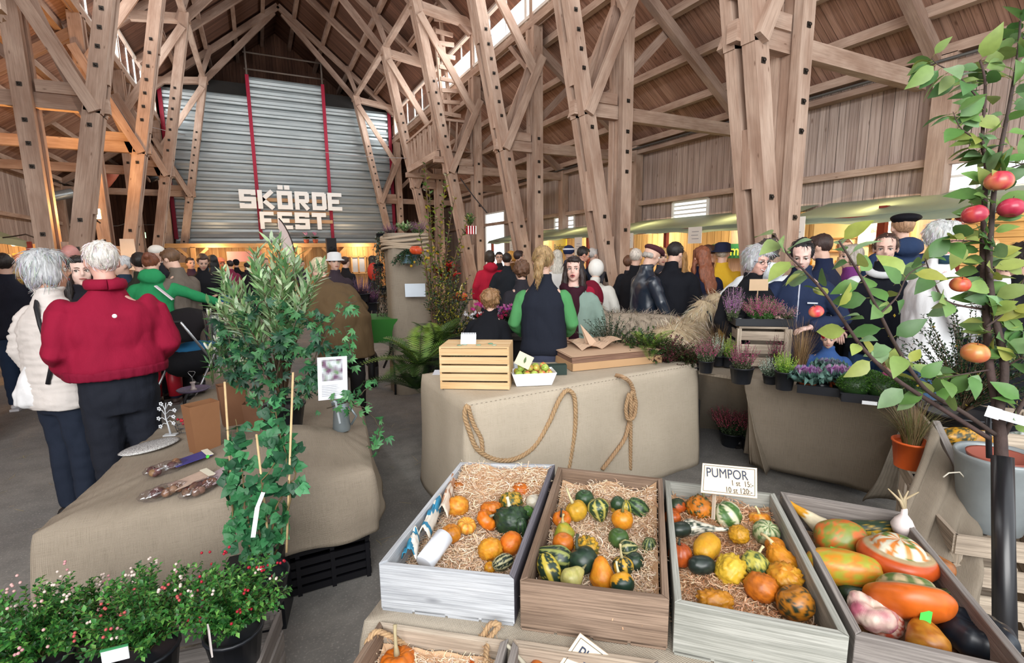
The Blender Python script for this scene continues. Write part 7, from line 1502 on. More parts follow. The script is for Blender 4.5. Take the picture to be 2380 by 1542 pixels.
# ---- the apple tree --------------------------------------------------
AP = ('6f9450', '5d8644', '86a05a', '527a44', '97a85a', '86a878'); 
t = empty('apple_tree', PD(2330, 1542, 1.5), 0, 'young apple tree with red apples tied to a stake in the right foreground', 'tree')
sb = MB(); lb = MB(); A1 = lin('4a3a36')
def limb(pts, r0, r1, n, seg=8, twig=0, LL=.082, lw=.046, start=.15):
    P = [V(*p) for p in pts]; Q = []
    for i in range(len(P)-1):
        p0, p1, p2, p3 = P[max(i-1, 0)], P[i], P[i+1], P[min(i+2, len(P)-1)]
        for k in range(6): s = k/6; Q.append(.5*((2*p1)+(p2-p0)*s+(2*p0-5*p1+4*p2-p3)*s*s+(3*p1-p0-3*p2+p3)*s**3))
    Q.append(P[-1]); m = len(Q); sb.tube(Q, [r0+(r1-r0)*k/(m-1) for k in range(m)], seg, jit(A1, .1))
    for k in range(n):
        s = (start+(1-start)*(k+R.random())/n)*(m-1.01); i = int(s); q = Q[i].lerp(Q[i+1], s-i); d = (Q[i+1]-Q[i]).normalized(); _, s_, u_ = basis(d); a = R.uniform(0, 6.28); side = s_*math.cos(a)+u_*math.sin(a); ld = (side+d*.5+Vector((0, 0, -.15))).normalized(); pe = q+ld*.014
        sb.tube([q, pe], .001, 4, lin('7a7a44')); kk = R.uniform(.65, 1.15); c = jit(lin(R.choice(AP)), .15)
        if R.random() < .06: c = jit(lin('9aa04a'), .1)
        lb.leaf(pe, ld+Vector((0, 0, -.1)), Vector((-.4, -.7, .7))+rv(.6), LL*kk, lw*kk*1.05, c, R.uniform(.1, .5), .22, 5)
    return Q
limb([(2335, 1560, 1.5), (2333, 1300, 1.58), (2328, 1100, 1.63), (2325, 1010, 1.66), (2318, 940, 1.68)], .02, .017, 0)
limb([(2320, 960, 1.68), (2300, 850, 1.68), (2292, 720, 1.68), (2285, 600, 1.68), (2288, 480, 1.68), (2292, 380, 1.7), (2283, 330, 1.7), (2290, 200, 1.7), (2278, 140, 1.72)], .013, .003, 84)
limb([(2322, 960, 1.66), (2335, 860, 1.66), (2318, 760, 1.66), (2300, 650, 1.66), (2303, 540, 1.66), (2316, 400, 1.67), (2345, 250, 1.68), (2365, 130, 1.68), (2372, 40, 1.7)], .013, .003, 84)
limb([(2312, 1010, 1.66), (2240, 960, 1.62), (2170, 920, 1.6), (2130, 880, 1.58), (2080, 800, 1.55), (2045, 730, 1.52), (2010, 660, 1.5), (1975, 600, 1.5), (1950, 560, 1.5)], .008, .0025, 26)
limb([(2300, 1020, 1.66), (2180, 945, 1.62), (2080, 880, 1.58), (2010, 815, 1.55), (1960, 745, 1.53), (1915, 680, 1.5), (1870, 630, 1.5), (1830, 590, 1.5), (1800, 545, 1.5)], .008, .002, 26)
limb([(2045, 730, 1.52), (2085, 690, 1.54), (2110, 640, 1.55), (2150, 615, 1.56)], .003, .0015, 8); limb([(2290, 720, 1.68), (2200, 700, 1.64), (2165, 640, 1.62), (2150, 600, 1.6)], .004, .0015, 14)
limb([(2292, 760, 1.66), (2340, 720, 1.64), (2385, 640, 1.62)], .004, .002, 14); limb([(2335, 1010, 1.66), (2375, 940, 1.62), (2420, 880, 1.6)], .008, .005, 10); limb([(2300, 860, 1.66), (2240, 870, 1.62), (2180, 880, 1.6)], .003, .0012, 10)
limb([(2290, 560, 1.68), (2230, 560, 1.64), (2190, 560, 1.62)], .003, .001, 9); limb([(2290, 250, 1.7), (2230, 180, 1.68), (2180, 150, 1.66), (2165, 135, 1.66)], .003, .001, 14); limb([(2320, 400, 1.68), (2380, 380, 1.66), (2410, 370, 1.66)], .003, .001, 8); limb([(2283, 330, 1.7), (2235, 300, 1.68), (2215, 260, 1.68)], .003, .001, 10); limb([(2340, 850, 1.66), (2380, 830, 1.62), (2410, 820, 1.6)], .003, .001, 10)
sb.build('trunk_and_branches', BARK, t); lb.build('foliage', LEAF, t)
def apple(par, p, r, c1, c2, ax=(0, 0, 1), name='apple', st=True):
    A_, S1, S2 = basis(ax); b = MB(); vs = []; cl = []; sd = R.random()*30
    for i in range(19):
        th = PI*i/18; rr = math.sin(th)*(1+.08*math.cos(th)); z = -math.cos(th)*.88-(.22*math.exp(-(math.sin(th)/.3)**2) if i > 9 else -.12*math.exp(-(math.sin(th)/.3)**2))
        for k in range(24): a = 2*PI*k/24; vs.append(p+(S1*math.cos(a)*rr+S2*math.sin(a)*rr+A_*z)*r); f = noise.noise(Vector((math.cos(a)*1.6, math.sin(a)*1.6, z*.8+sd)))+.35*noise.noise(Vector((math.cos(a)*14, math.sin(a)*14, z*1.5+sd))); cl.append(mixc(c1, c2, min(1, max(0, .35+f*1.3))))
    fs = []; fc = []
    for i in range(18):
        for k in range(24): k2 = (k+1) % 24; f = (i*24+k, i*24+k2, (i+1)*24+k2, (i+1)*24+k); fs.append(f); fc.append(tuple(cl[j] for j in f))
    b.add(vs, fs, fc, True); o = b.build(name, attr(.28, spec=.5, var=.04, vscale=90), par)
    if st: m = MB(); m.tube([p+A_*r*.65, p+A_*r*1.1+S1*r*.1], .0013, 5, lin('5a4630')); m.build('stem', BARK, o)
    return o
for (u, v, rp, c1, c2, dp) in ((2322, 420, 27, 'b02c44', 'd88a5a', 1.62), (2265, 498, 25, 'a02840', 'b8443f', 1.6), (2350, 483, 25, 'a0203c', 'b83a52', 1.6), (2232, 661, 20, 'b8402c', 'c87a4a', 1.6), (1897, 724, 16, 'c8384a', 'd8805c', 1.5), (2267, 820, 27, 'b85a3a', 'b88848', 1.58)):
    p = V(u, v, dp); apple(t, p, rp/1150*dp, lin(c1), lin(c2), Vector((0, 0, 1))+rv(.3))
b = MB(); b.tube([V(2337, 1600, 1.42), V(2333, 1300, 1.54), V(2330, 1062, 1.6)], .0285, 14); b.build('stake_sleeve', flat('17171b', .3, spec=.6), t); b = MB(); b.tube([V(2299, 1065, 1.72), V(2296, 960, 1.72)], .009, 8); b.build('stake', flat('2a2a30', .3), t)
b = MB(); b.beam(V(2292, 955, 1.6), V(2400, 985, 1.56), .001, .03, -CU*1.0); b.beam(V(2292, 955, 1.6), V(2325, 965, 1.59), .001, .036, CU); b.build('label_band', flat('e2e6ea', .4), t)
# ================================================================== TABLES AND THEIR GOODS
# centre table
t = empty('draped_table', (1.95, 3.0, 0), 0, 'burlap draped table with rope swags in the centre', 'table')
drape('tablecloth', [(.99, 2.56), (2.92, 2.66), (3.12, 3.5), (.98, 3.4)], .8, .0, BUR1, t, .03, .034, 3.4, 260, 16)
b = MB()
for i in range(60): u = 1.02+i*.031; b.beam((u, 2.552+(u-.99)*.052, .795), (u+.012, 2.552+(u+.012-.99)*.052, .795), .0016, .0016)
b.build('stitching', flat('4a3e30'), t)
def FP(u, v, off=.035):
    d = ray(u, v); n = Vector((.052, -1, 0)); q0 = Vector((.99, 2.56, 0)); k = ((q0-O).dot(n)-(-off)*1)/d.dot(n); return O+d*k
r1 = [FP(1086, 942, .05), FP(1080, 965), FP(1092, 1005), FP(1110, 1045), FP(1150, 1068), FP(1195, 1068), FP(1240, 1040), FP(1275, 985), FP(1300, 930), FP(1318, 908), FP(1334, 920), FP(1338, 960), FP(1335, 1010), FP(1322, 1090)]
tag(rope(r1, .0145, fuzz=110), 'thick jute rope swagged across the left front of the centre table', 'rope')
r1b = [FP(1088, 945, .05), FP(1100, 985), FP(1118, 1020), FP(1122, 1052)]; tag(rope(r1b, .013, fuzz=90), 'short hanging jute rope end at the left corner of the centre table', 'rope')
r2 = [PZ(1432, 873, .812), PZ(1450, 878, .818), FP(1466, 892, .04), FP(1474, 920), FP(1470, 945, .05), FP(1462, 985), FP(1452, 1020), FP(1432, 1050), FP(1400, 1092)]
tag(rope(r2, .0145, fuzz=120), 'jute rope hanging with a knot over the right front of the centre table', 'rope')
r3 = [FP(1462, 915, .06), FP(1455, 950, .055), FP(1460, 975, .06), FP(1474, 968, .06), FP(1478, 935, .06), FP(1468, 912, .065), FP(1466, 960, .06), FP(1466, 1010), FP(1465, 1092)]
tag(rope(r3, .013, fuzz=160), 'looped jute rope tied in a knot beside the hanging one', 'rope')
# pale slatted crate
a0, a1 = PZ(1024, 905, .806), PZ(1184, 907, .806); ex = (a1-a0); L_ = ex.length; ex.normalize(); ey = Vector((-ex.y, ex.x, 0)); W_ = .27; Hc = .265
WP = wood('e0c39a', 'cda878', 'a27e52', 1.1)
t = empty('slatted_crate', a0+ex*L_/2+ey*W_/2, 0, 'new pale pine slatted crate standing upside down on the centre table', 'crate')
def cp(x, y, z): return a0+ex*x+ey*y+Vector((0, 0, z))
for y in (0, W_):
    for k in range(5): z = .025+k*.054; b = MB(); b.beam(cp(0, y, z), cp(L_, y, z), .008, .0425); b.build('slat', WP, t)
for x in (.005, L_-.005): b = MB(); b.beam(cp(x, W_/2, 0), cp(x, W_/2, Hc), .012, W_-.004, ey); b.build('end_board', WP, t)
for k in range(5): y = W_*(k+.5)/5; b = MB(); b.beam(cp(0, y, Hc+.004), cp(L_, y, Hc+.004), W_/5-.004, .008); b.build('top_slat', WP, t)
q = cp(L_*.38, .1, Hc+.008); t = empty('card_holder', q, 0, 'clear stand with a white card on top of the pale pine crate', 'card holder'); b = MB(); b.hexa([q+ex*x+Vector((0, 0, z))+ey*y for x, y, z in ((-.05, 0, 0), (.05, 0, 0), (.05, .004, 0), (-.05, .004, 0), (-.05, .02, .06), (.05, .02, .06), (.05, .024, .06), (-.05, .024, .06))]); b.build('card', flat('e8eaee'), t)
b = MB()
for k in range(9): b.box(q+ex*(-.045+k*.011)+ey*.03+Vector((0, 0, .045)), (.008, .002, .05)); 
b.build('card_stack', flat('c8ccd4', .3), t)
for i, (x, y, c, lab) in enumerate(((.12, .05, '7a9a84', 'leftmost'), (.15, .07, '9ab0a0', 'second'), (.24, .06, '8fb49a', 'third'), (.31, .11, '6aa88c', 'fourth'), (.34, .06, 'a8c0a8', 'rightmost'))):
    b = MB(); b.tube([cp(x, y, Hc+.009), cp(x, y, Hc+.012)], .016, 14); tag(b.build('round_badge', flat(c, .3)), '%s of five small round green badges on the pale pine crate' % lab, 'badge')
b = MB(); qa = PZ(1005, 872, .806); b.hexa([qa+Vector(p) for p in ((0, 0, 0), (.16, -.08, 0), (.22, .05, 0), (.06, .13, 0), (0, 0, .003), (.16, -.08, .003), (.22, .05, .003), (.06, .13, .003))]); tag(b.build('paper_sheet', flat('d6d8e0')), 'white paper sheet lying left of the pale pine crate', 'paper')
# apple tub
c0 = PZ(1247, 896, .806); c0 += Vector((0, .05, 0)); t = empty('apple_tub', c0, -.35, 'white plastic tub of small apples on the centre table', 'tub')
b = MB(); s0, s1, h_ = (.115, .06), (.145, .085), .085; P = []
for (sx_, sy_), z in ((s0, 0), (s1, h_)): P += [Vector((-sx_, -sy_, z)), Vector((sx_, -sy_, z)), Vector((sx_, sy_, z)), Vector((-sx_, sy_, z))]
b.add(P, [(3, 2, 1, 0), (0, 1, 5, 4), (1, 2, 6, 5), (2, 3, 7, 6), (3, 0, 4, 7)]); o = b.build('tub_body', flat('e9ebf0', .35, var=.03), t, False); m = o.modifiers.new('s', 'SOLIDIFY'); m.thickness = .006; m = o.modifiers.new('b', 'BEVEL'); m.width = .008; m.segments = 3
fill = MB(); fill.box((0, 0, .04), (.23, .13, .05)); fill.build('tub_lining', flat('d8dad8'), t, False)
k = 0; Mt = mat_of(t); ap0 = None
for lay in range(2):
    for i in range(5 if lay == 0 else 4):
        for j in range(3 if lay == 0 else 2):
            x = (-.098+i*.049) if lay == 0 else (-.075+i*.05); y = (-.05+j*.05) if lay == 0 else (-.025+j*.05); p = Mt @ Vector((x+R.uniform(-.005, .005), y+R.uniform(-.004, .004), .075+lay*.036)); kind = R.random(); c1, c2 = (lin('b8bc50'), lin('c8684a')) if kind > .35 else (lin('8fb04a'), lin('b8c060'))
            o = apple(None, p, .0245, c1, c2, rv(1)); o['label'] = 'small red and green apple heaped in the white tub, %s layer' % ('lower' if lay == 0 else 'upper'); o['category'] = 'apple'; o['group'] = 'apples in the %s layer of the white tub' % ('lower' if lay == 0 else 'upper')
def slab(name, u, v, z, sx_, sy_, h_, rz, mat, lab, cat, M=None):
    p = PZ(u, v, z); b = MB(); b.box((p.x, p.y, z+h_/2), (sx_, sy_, h_), rz, M=M); return tag(b.build(name, mat), lab, cat)
slab('small_box', 1206, 868, .806, .07, .08, .07, -.4, flat('c4ccd4'), 'small pale box behind the white apple tub', 'box'); slab('small_box', 1293, 870, .806, .14, .06, .07, -.4, flat('23352f'), 'small dark green box right of the white apple tub', 'box')
p = PD(1218, 838, 3.12); b = MB(); Mx = Matrix((CR, CU, -FW)).transposed() @ Matrix.Rotation(-.45, 3, 'Z'); b.box(p, (.1, .085, .003), 0, M=Mx); t = empty('recipe_card', p-Vector((0, 0, .05)), 0, 'tilted cream card with a leaf drawing behind the apple tub', 'card'); b.build('card', flat('d6c8ae'), t); b = MB(); b.leaf(p-FW*.004+CU*-.02, CU+CR*.3, -FW, .045, .016, lin('5a7a3c'), 0, 0, 3); b.build('leaf_print', LEAF, t)
# paper tray and wrapping sheets
KR = flat('b8946e', .8, var=.08); q1, q2, q3, q4 = PZ(1315, 862, .806), PZ(1540, 843, .806), None, None
qf, qr, ql = PZ(1330, 864, .806), PZ(1539, 843, .806), PZ(1258, 822, .806); exx = qr-qf; eyy = ql-qf; t = empty('wrapping_paper_stack', (qf+qr+ql)/3, 0, 'stack of brown wrapping paper sheets in a shallow cardboard tray', 'paper stack')
def quadbox(nm, mat, x0, x1, y0, y1, z0, z1, skew=0):
    b = MB(); P = []
    for z in (z0, z1):
        for x, y in ((x0, y0), (x1, y0), (x1, y1), (x0, y1)): P.append(qf+exx*(x+(skew if z == z1 else 0))+eyy*y+Vector((0, 0, z)))
    b.hexa(P); return b.build(nm, mat, t)
for nm, a in (('tray_side', (0, 1, 0, .015)), ('tray_side', (0, 1, .985, 1)), ('tray_side', (0, .008, 0, 1)), ('tray_side', (.992, 1, 0, 1))): quadbox(nm, KR, a[0], a[1], a[2], a[3], 0, .055)
lm = NT('sheet_stack'); co = lm.coord(); n_ = lm.noise(lm.mapv(co, (3, 3, 420)), 1, 2); n2_ = lm.noise(co, 14, 3); lm.l(lm.mix(lm.ramp(n_, [(.35, (0, 0, 0)), (.6, (1, 1, 1))]), lin('5c4436'), lm.mix(n2_, lin('a07e68'), lin('8a6656'))), lm.b.inputs['Base Color']); lm.b.inputs['Roughness'].default_value = .9
quadbox('sheet_pile', lm.m, .015, .985, .03, .97, .004, .098, -.008)
for k, (x0, x1, y0, y1, sk) in enumerate(((-.01, .98, .02, .98, .01), (.06, 1.0, .1, 1.0, -.04), (.0, .7, .0, .9, .05))): quadbox('loose_sheet', flat('c4a488', .8), x0, x1, y0, y1, .099+k*.0025, .1005+k*.0025, sk)
b = MB(); vs = []
for j in range(9):
    for i in range(9): x, y = .2+.45*i/8, .25+.5*j/8; z = .108+.035*abs(math.sin(i*.8+.3*j))+(.0 if i < 6 else .02*(i-5)*(8-j)/8); vs.append(qf+exx*x+eyy*y+Vector((0, 0, z)))
b.add(vs, [(j*9+i, j*9+i+1, (j+1)*9+i+1, (j+1)*9+i) for j in range(8) for i in range(8)], (.5, .5, .5), False); o = b.build('crumpled_sheet', flat('c9aa90', .8), t); o.modifiers.new('s', 'SOLIDIFY').thickness = .002
b = MB(); s0_ = qf+exx*.35+eyy*.4+Vector((0, 0, .12)); b.add([s0_, s0_+Vector((.1, .02, -.0)), s0_+Vector((-.02, .1, .16)), s0_+Vector((.02, .08, .0))], [(0, 1, 2), (1, 3, 2)]); o = b.build('torn_corner', flat('c9aa90', .8), t); o.modifiers.new('s', 'SOLIDIFY').thickness = .002
# right plant table
t = empty('plant_table', (3.9, 2.5, 0), 0, 'long burlap draped table of heathers and kale at the right', 'table')
def zb2(p, s): return .005
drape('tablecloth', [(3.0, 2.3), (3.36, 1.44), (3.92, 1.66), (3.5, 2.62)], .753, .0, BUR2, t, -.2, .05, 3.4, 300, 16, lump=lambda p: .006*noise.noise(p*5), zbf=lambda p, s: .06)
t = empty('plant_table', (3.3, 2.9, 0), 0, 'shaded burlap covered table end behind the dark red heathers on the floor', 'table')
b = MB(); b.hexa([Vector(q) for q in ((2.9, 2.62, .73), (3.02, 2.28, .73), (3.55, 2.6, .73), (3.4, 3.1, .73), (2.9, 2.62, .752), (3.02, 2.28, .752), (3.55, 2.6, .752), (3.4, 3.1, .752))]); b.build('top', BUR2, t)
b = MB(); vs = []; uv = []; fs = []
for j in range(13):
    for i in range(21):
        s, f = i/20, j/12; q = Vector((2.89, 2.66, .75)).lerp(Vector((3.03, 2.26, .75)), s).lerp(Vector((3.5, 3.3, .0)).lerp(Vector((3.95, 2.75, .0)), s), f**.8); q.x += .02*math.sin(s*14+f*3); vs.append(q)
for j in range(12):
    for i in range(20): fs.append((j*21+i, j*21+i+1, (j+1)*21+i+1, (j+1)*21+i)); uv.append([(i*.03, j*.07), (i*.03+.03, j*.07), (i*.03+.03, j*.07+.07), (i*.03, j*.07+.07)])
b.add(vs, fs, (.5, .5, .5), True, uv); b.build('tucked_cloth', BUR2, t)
# burlap sack drape at right and crates beside the tree
t = empty('draped_crate', PZ(2160, 1290, 0), 0, 'tall fold of burlap hung over a crate beside the apple stake', 'draped crate')
pk = [V(2060, 1250, 2.0), V(2095, 1100, 2.1), V(2165, 985, 2.25), V(2205, 1040, 2.1), V(2250, 1120, 2.0), V(2300, 1230, 1.95), V(2280, 1350, 1.9), V(2180, 1370, 1.85)]
b = MB(); vs = []; uvs = []; nx, ny = 40, 40
TL, TR, BL, BRR = V(2165, 985, 2.3), V(2282, 1235, 1.95), V(2040, 1320, 1.95), V(2290, 1420, 1.75); TLL = V(2110, 1085, 2.2)
for j in range(ny+1):
    for i in range(nx+1):
        s, t_ = i/nx, j/ny; top = TL.lerp(TR, s); bot = BL.lerp(BRR, s); q = top.lerp(bot, t_); q += Vector((-.6, -.8, 0))*(.022*math.sin(s*22+t_*1.5)*(.3+t_)+.03*noise.noise(Vector((s*5, t_*2, 3)))); vs.append(q); 
fs = []; uv = []
for j in range(ny):
    for i in range(nx): fs.append((j*(nx+1)+i, j*(nx+1)+i+1, (j+1)*(nx+1)+i+1, (j+1)*(nx+1)+i)); uv.append([(i*.02, j*.02), (i*.02+.02, j*.02), (i*.02+.02, j*.02+.02), (i*.02, j*.02+.02)])
b.add(vs, fs, (.5, .5, .5), True, uv); o = b.build('burlap_fold', BUR2, t); o.modifiers.new('s', 'SOLIDIFY').thickness = .004
b = MB(); b.beam(V(2170, 985, 2.32), V(2290, 1240, 1.98), .03, .05); b.build('crate_edge', WB4, t)
b = MB(); b.tube([V(2192, 1110, 2.0), V(2205, 1100, 2.0), V(2230, 1098, 2.0), V(2245, 1115, 2.0)], .003, 5); b.build('string', flat('cfc8b8'), t)
def slat_crate(lab, P, z0, zt, mat, n=2, h=.075):
    """P: four ground corners (world xy)"""
    c = [Vector((x, y, 0)) for x, y in P]; t = empty('slatted_crate', (sum(c, Vector())/4).xy.to_3d()+Vector((0, 0, z0)), 0, lab, 'crate')
    for i in range(4):
        a, d = c[i], c[(i+1) % 4]
        for k in range(n): z = z0+h/2+.01+k*(zt-z0-h)/max(1, n-1); b = MB(); b.beam(a+Vector((0, 0, z)), d+Vector((0, 0, z)), .014, h); b.build('slat', mat, t)
        b = MB(); e = ((d-a).normalized()+(c[(i-1) % 4]-a).normalized())*.015; b.beam(a+e+Vector((0, 0, z0)), a+e+Vector((0, 0, zt)), .03, .03, (1, 0, 0)); b.build('corner_post', mat, t)
    cc = sum(c, Vector())/4; b = MB(); b.hexa([p+(cc-p)*.02+Vector((0, 0, z0)) for p in c]+[p+(cc-p)*.02+Vector((0, 0, z0+.012)) for p in c]); b.build('base_board', mat, t); return t
q = PD(2290, 1010, 2.35); slat_crate('pale slatted crate of yellow squashes behind the burlap fold', [(q.x-.22, q.y+.12), (q.x+.12, q.y-.28), (q.x+.5, q.y+.0), (q.x+.18, q.y+.4)], .02, q.z+.03, WB5, 5)
for i, (u, v, c, lab) in enumerate(((2225, 1015, ('dca028', '3a4028'), 'yellow long squash in the crate behind the burlap fold, left'), (2268, 1022, ('d8902a', 'a87a24'), 'yellow long squash in the crate behind the burlap fold, middle'), (2310, 1035, ('2c3a2a', '4a5a34'), 'dark green squash in the crate behind the burlap fold'), (2370, 1025, ('dfe2e4', '6a7a6a'), 'whitish striped squash at the right edge'))): p = PD(u, v, 2.3); gourd(p, .055, 'oval', c, lab, name='squash', axis=(.8, -.5, .1), mode='mottle', el=1.2)
bk = PD(2322, 1060, 1.98); t = empty('zinc_bucket', (bk.x, bk.y, bk.z-.3), 0, 'grey zinc bucket with a red brown rim bowl behind the apple stake', 'bucket'); b = MB(); b.lathe([(.1, -.3), (.135, -.02), (.142, 0), (.137, .01), (.128, 0), (.125, -.04), (0, -.05)], bk, 28, cap=False); b.build('bucket_body', flat('8f9698', .5, .35, bump=.2, bscale=30, var=.25, vscale=9), t); b = MB(); b.lathe([(0, -.035), (.06, -.03), (.095, .0), (.102, .004), (.098, -.01)], bk, 24, cap=False); b.build('bowl', flat('8c4a3c', .5), t)
q = PD(2330, 1300, 1.85); slat_crate('pale slatted crate of small yellow squashes at the right edge, below the bucket', [(q.x-.12, q.y+.1), (q.x+.1, q.y-.12), (q.x+.5, q.y+.1), (q.x+.2, q.y+.4)], .02, q.z+.07, WB5, 5)
for i, (u, v, lab) in enumerate(((2298, 1185, 'small yellow squash behind the stake, left'), (2375, 1205, 'small yellow green squash at the right edge above the slats'), (2350, 1195, 'small amber squash right of the stake'))): p = PD(u, v, 1.98); gourd(p, .035, 'round', ('d8a02a', '4a5a2c'), lab, mode='mottle', name='squash')
# ---- left table --------------------------------------------------------
t = empty('draped_table', (-.1, 2.9, 0), 0, 'burlap draped table on the left with paper bags and bulbs', 'table')
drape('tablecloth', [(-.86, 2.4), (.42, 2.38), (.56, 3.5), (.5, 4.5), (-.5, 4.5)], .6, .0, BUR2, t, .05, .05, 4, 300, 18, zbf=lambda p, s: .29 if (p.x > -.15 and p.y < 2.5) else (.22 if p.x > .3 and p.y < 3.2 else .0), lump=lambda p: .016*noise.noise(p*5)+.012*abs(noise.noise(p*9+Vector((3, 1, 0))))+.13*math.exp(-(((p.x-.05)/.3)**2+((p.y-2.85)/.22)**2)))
for i, (z, lab) in enumerate(((.0, 'black plastic crate under the left table, lower of two'), (.2, 'black plastic crate under the left table, upper of two'))):
    t = empty('plastic_crate', (.13, 2.63, z), 0, lab, 'crate'); b = MB()
    for k in range(4): b.box((.13, 2.45, z+.025+k*.047), (.52, .012, .034)); b.box((.39, 2.63, z+.025+k*.047), (.012, .36, .034)); b.box((-.13, 2.63, z+.025+k*.047), (.012, .36, .034))
    for x in (-.12, .05, .21, .38): b.box((x, 2.447, z+.095), (.02, .02, .19))
    b.box((.13, 2.63, z+.01), (.52, .36, .012)); b.build('crate_body', flat('15151a', .35), t)
def pbag(u, v, zb, w, d, h, rz, lab, c='7e5638', tilt=0):
    p = PZ(u, v, zb); t = empty('paper_bag', p, rz, lab, 'bag'); P = []
    for z, k in ((0, .82), (h, 1.0)): P += [Vector((-w/2*k, -d/2*k+tilt*z, z)), Vector((w/2*k, -d/2*k+tilt*z, z)), Vector((w/2*k, d/2*k+tilt*z, z)), Vector((-w/2*k, d/2*k+tilt*z, z))]
    b = MB(); b.add(P, [(3, 2, 1, 0), (0, 1, 5, 4), (1, 2, 6, 5), (2, 3, 7, 6), (3, 0, 4, 7)]); o = b.build('bag_body', flat(c, .8, var=.08, bump=.4, bscale=25), t, False); o.modifiers.new('s', 'SOLIDIFY').thickness = .002; return t
pbag(478, 1048, .61, .15, .1, .27, .5, 'brown paper bag standing open beside the wire tree ornament'); pbag(545, 985, .61, .15, .1, .26, .2, 'second brown paper bag behind the first', '6e4a32'); pbag(595, 990, .62, .12, .08, .15, -.2, 'third brown paper bag behind the canes', '6a4832')
# white metal tree ornament
p = PZ(397, 1012, .607); t = empty('metal_tree', p, 0, 'small white metal tree ornament with curled flower twigs', 'ornament'); b = MB(); rt_ = CR.copy(); rt_.z = 0; rt_.normalize(); Z = Vector((0, 0, 1))
def q2(x, z): return p+rt_*x+Z*z
b.tube([q2(0, 0), q2(-.008, .06), q2(-.018, .11), q2(-.015, .16), q2(-.005, .2)], [.007, .005, .004, .003, .002], 6); b.box(p+Vector((.0, 0, .003)), (.07, .04, .006), -.3)
for x0, z0, x1, z1 in ((-.012, .07, -.055, .05), (-.015, .09, -.06, .1), (-.017, .12, -.05, .16), (-.012, .1, .03, .11), (-.015, .13, .04, .15), (-.01, .16, .02, .19), (-.015, .15, -.035, .19), (-.012, .08, .025, .07)):
    b.tube([q2(x0, z0), q2((x0+x1)/2, (z0+z1)/2+.015), q2(x1, z1), q2(x1+.006, z1-.008), q2(x1-.002, z1-.01)], .0022, 5)
    for k in range(5): a = k*1.257; b.ell(q2(x1+.008*math.cos(a), z1+.004+.008*math.sin(a)), (.005, .002, .005), None, 7, 5)
b.build('twigs', flat('c8ccd0', .4, .3), t)
# glass platter, glitter stand, heart pick
p = PZ(350, 1044, .607); t = empty('glass_platter', p, 0, 'oval bag of clear glass beads lying on the left table edge', 'platter'); b = MB(); Mr = Matrix.Rotation(.55, 3, 'Z'); b.ell(p+Vector((0, 0, .016)), (.15, .085, .016), Mr, 20, 8); b.build('beads', attr(.2, bump=1, bscale=160, spec=.8, var=.5, vscale=220), t); 
for c in t.children: c.data.color_attributes['Col'].data.foreach_set('color', [.8, .79, .77, 1]*len(c.data.loops))
p = PZ(450, 908, .63); t = empty('glitter_candle_plate', p, 0, 'round glittering plate with a pale candle holder on the left table', 'plate'); b = MB(); b.lathe([(.0, .0), (.1, .0), (.115, .016), (.11, .018), (.095, .008), (0, .008)], p, 28); b.build('plate', flat('6a5f78', .25, .4, bump=1, bscale=180, var=.5, vscale=150), t); b = MB(); b.lathe([(.026, .008), (.014, .02), (.012, .05), (.02, .062), (.02, .068), (0, .068)], p, 16); b.build('candle_holder', flat('b9aca8', .4), t)
b = MB(); b.tube([p+Vector((0, 0, .06)), p+Vector((0, 0, .1))]+[p+rt_*(.026*math.sin(a)**3*1.1)+Z*(.135+.024*math.cos(a)-.009*math.cos(2*a)) for a in [PI-k*PI/8 for k in range(17)]], .0018, 5); b.build('heart_pick', flat('c4c8cc', .3, .6), t)
# bulb bags
def bulbs(u, v, ang, L, lab, card, z=.61):
    p = PZ(u, v, z); t = empty('bulb_packet', p, ang, lab, 'packet'); b = MB()
    for k in range(11): b.ell((R.uniform(-.09, .03), R.uniform(-.03, .03), .022+R.uniform(0, .012)), (.022, .018, .018), Matrix.Rotation(R.uniform(0, 3), 3, 'Z'), 10, 7, jit(lin(R.choice(('8a5f4e', 'a87c5c', '6e4a48', '94705a'))), .2))
    b.build('bulbs', attr(.5, bump=.3, var=.3, vscale=40), t, False); b = MB(); b.ell((-.03, 0, .028), (.1, .046, .03), None, 20, 10); v2, n2, f2 = blob(b, .006, 1); v2 = folds(v2, n2, .006, (40, 40, 40)); b = MB(); b.add(v2.tolist(), f2, (1, 1, 1), True); b.build('plastic_bag', glassmat((.93, .93, .96), .18, .15), t, False)
    b = MB(); b.hexa([Vector(q) for q in ((.0, -.045, .03), (.16, -.05, .045), (.16, .05, .045), (.0, .045, .03), (.0, -.045, .033), (.16, -.05, .048), (.16, .05, .048), (.0, .045, .033))]); b.build('printed_card', flat(card, .4, var=.3, vscale=40), t, False)
    b = MB(); b.box((.15, .0, .05), (.03, .1, .003)); b.build('card_strip', flat('cfcab8'), t, False); return t
bulbs(405, 1095, .35, .3, 'plastic packet of bulbs with a blue flower card, topmost', '3a3a78'); bulbs(400, 1150, .45, .3, 'plastic packet of bulbs with a striped card, nearest the table corner', 'b09a8a'); bulbs(480, 1140, .8, .3, 'plastic packet of bulbs lying against the raspberry plant', '9a8a8e'); 
b = MB(); q = PD(483, 1062, 2.22); b.tube([q, q+Vector((0, 0, .001))-FW*.002], .008, 12); tag(b.build('price_dot', flat('3cb43c')), 'green round price dot on the bulb card', 'sticker')
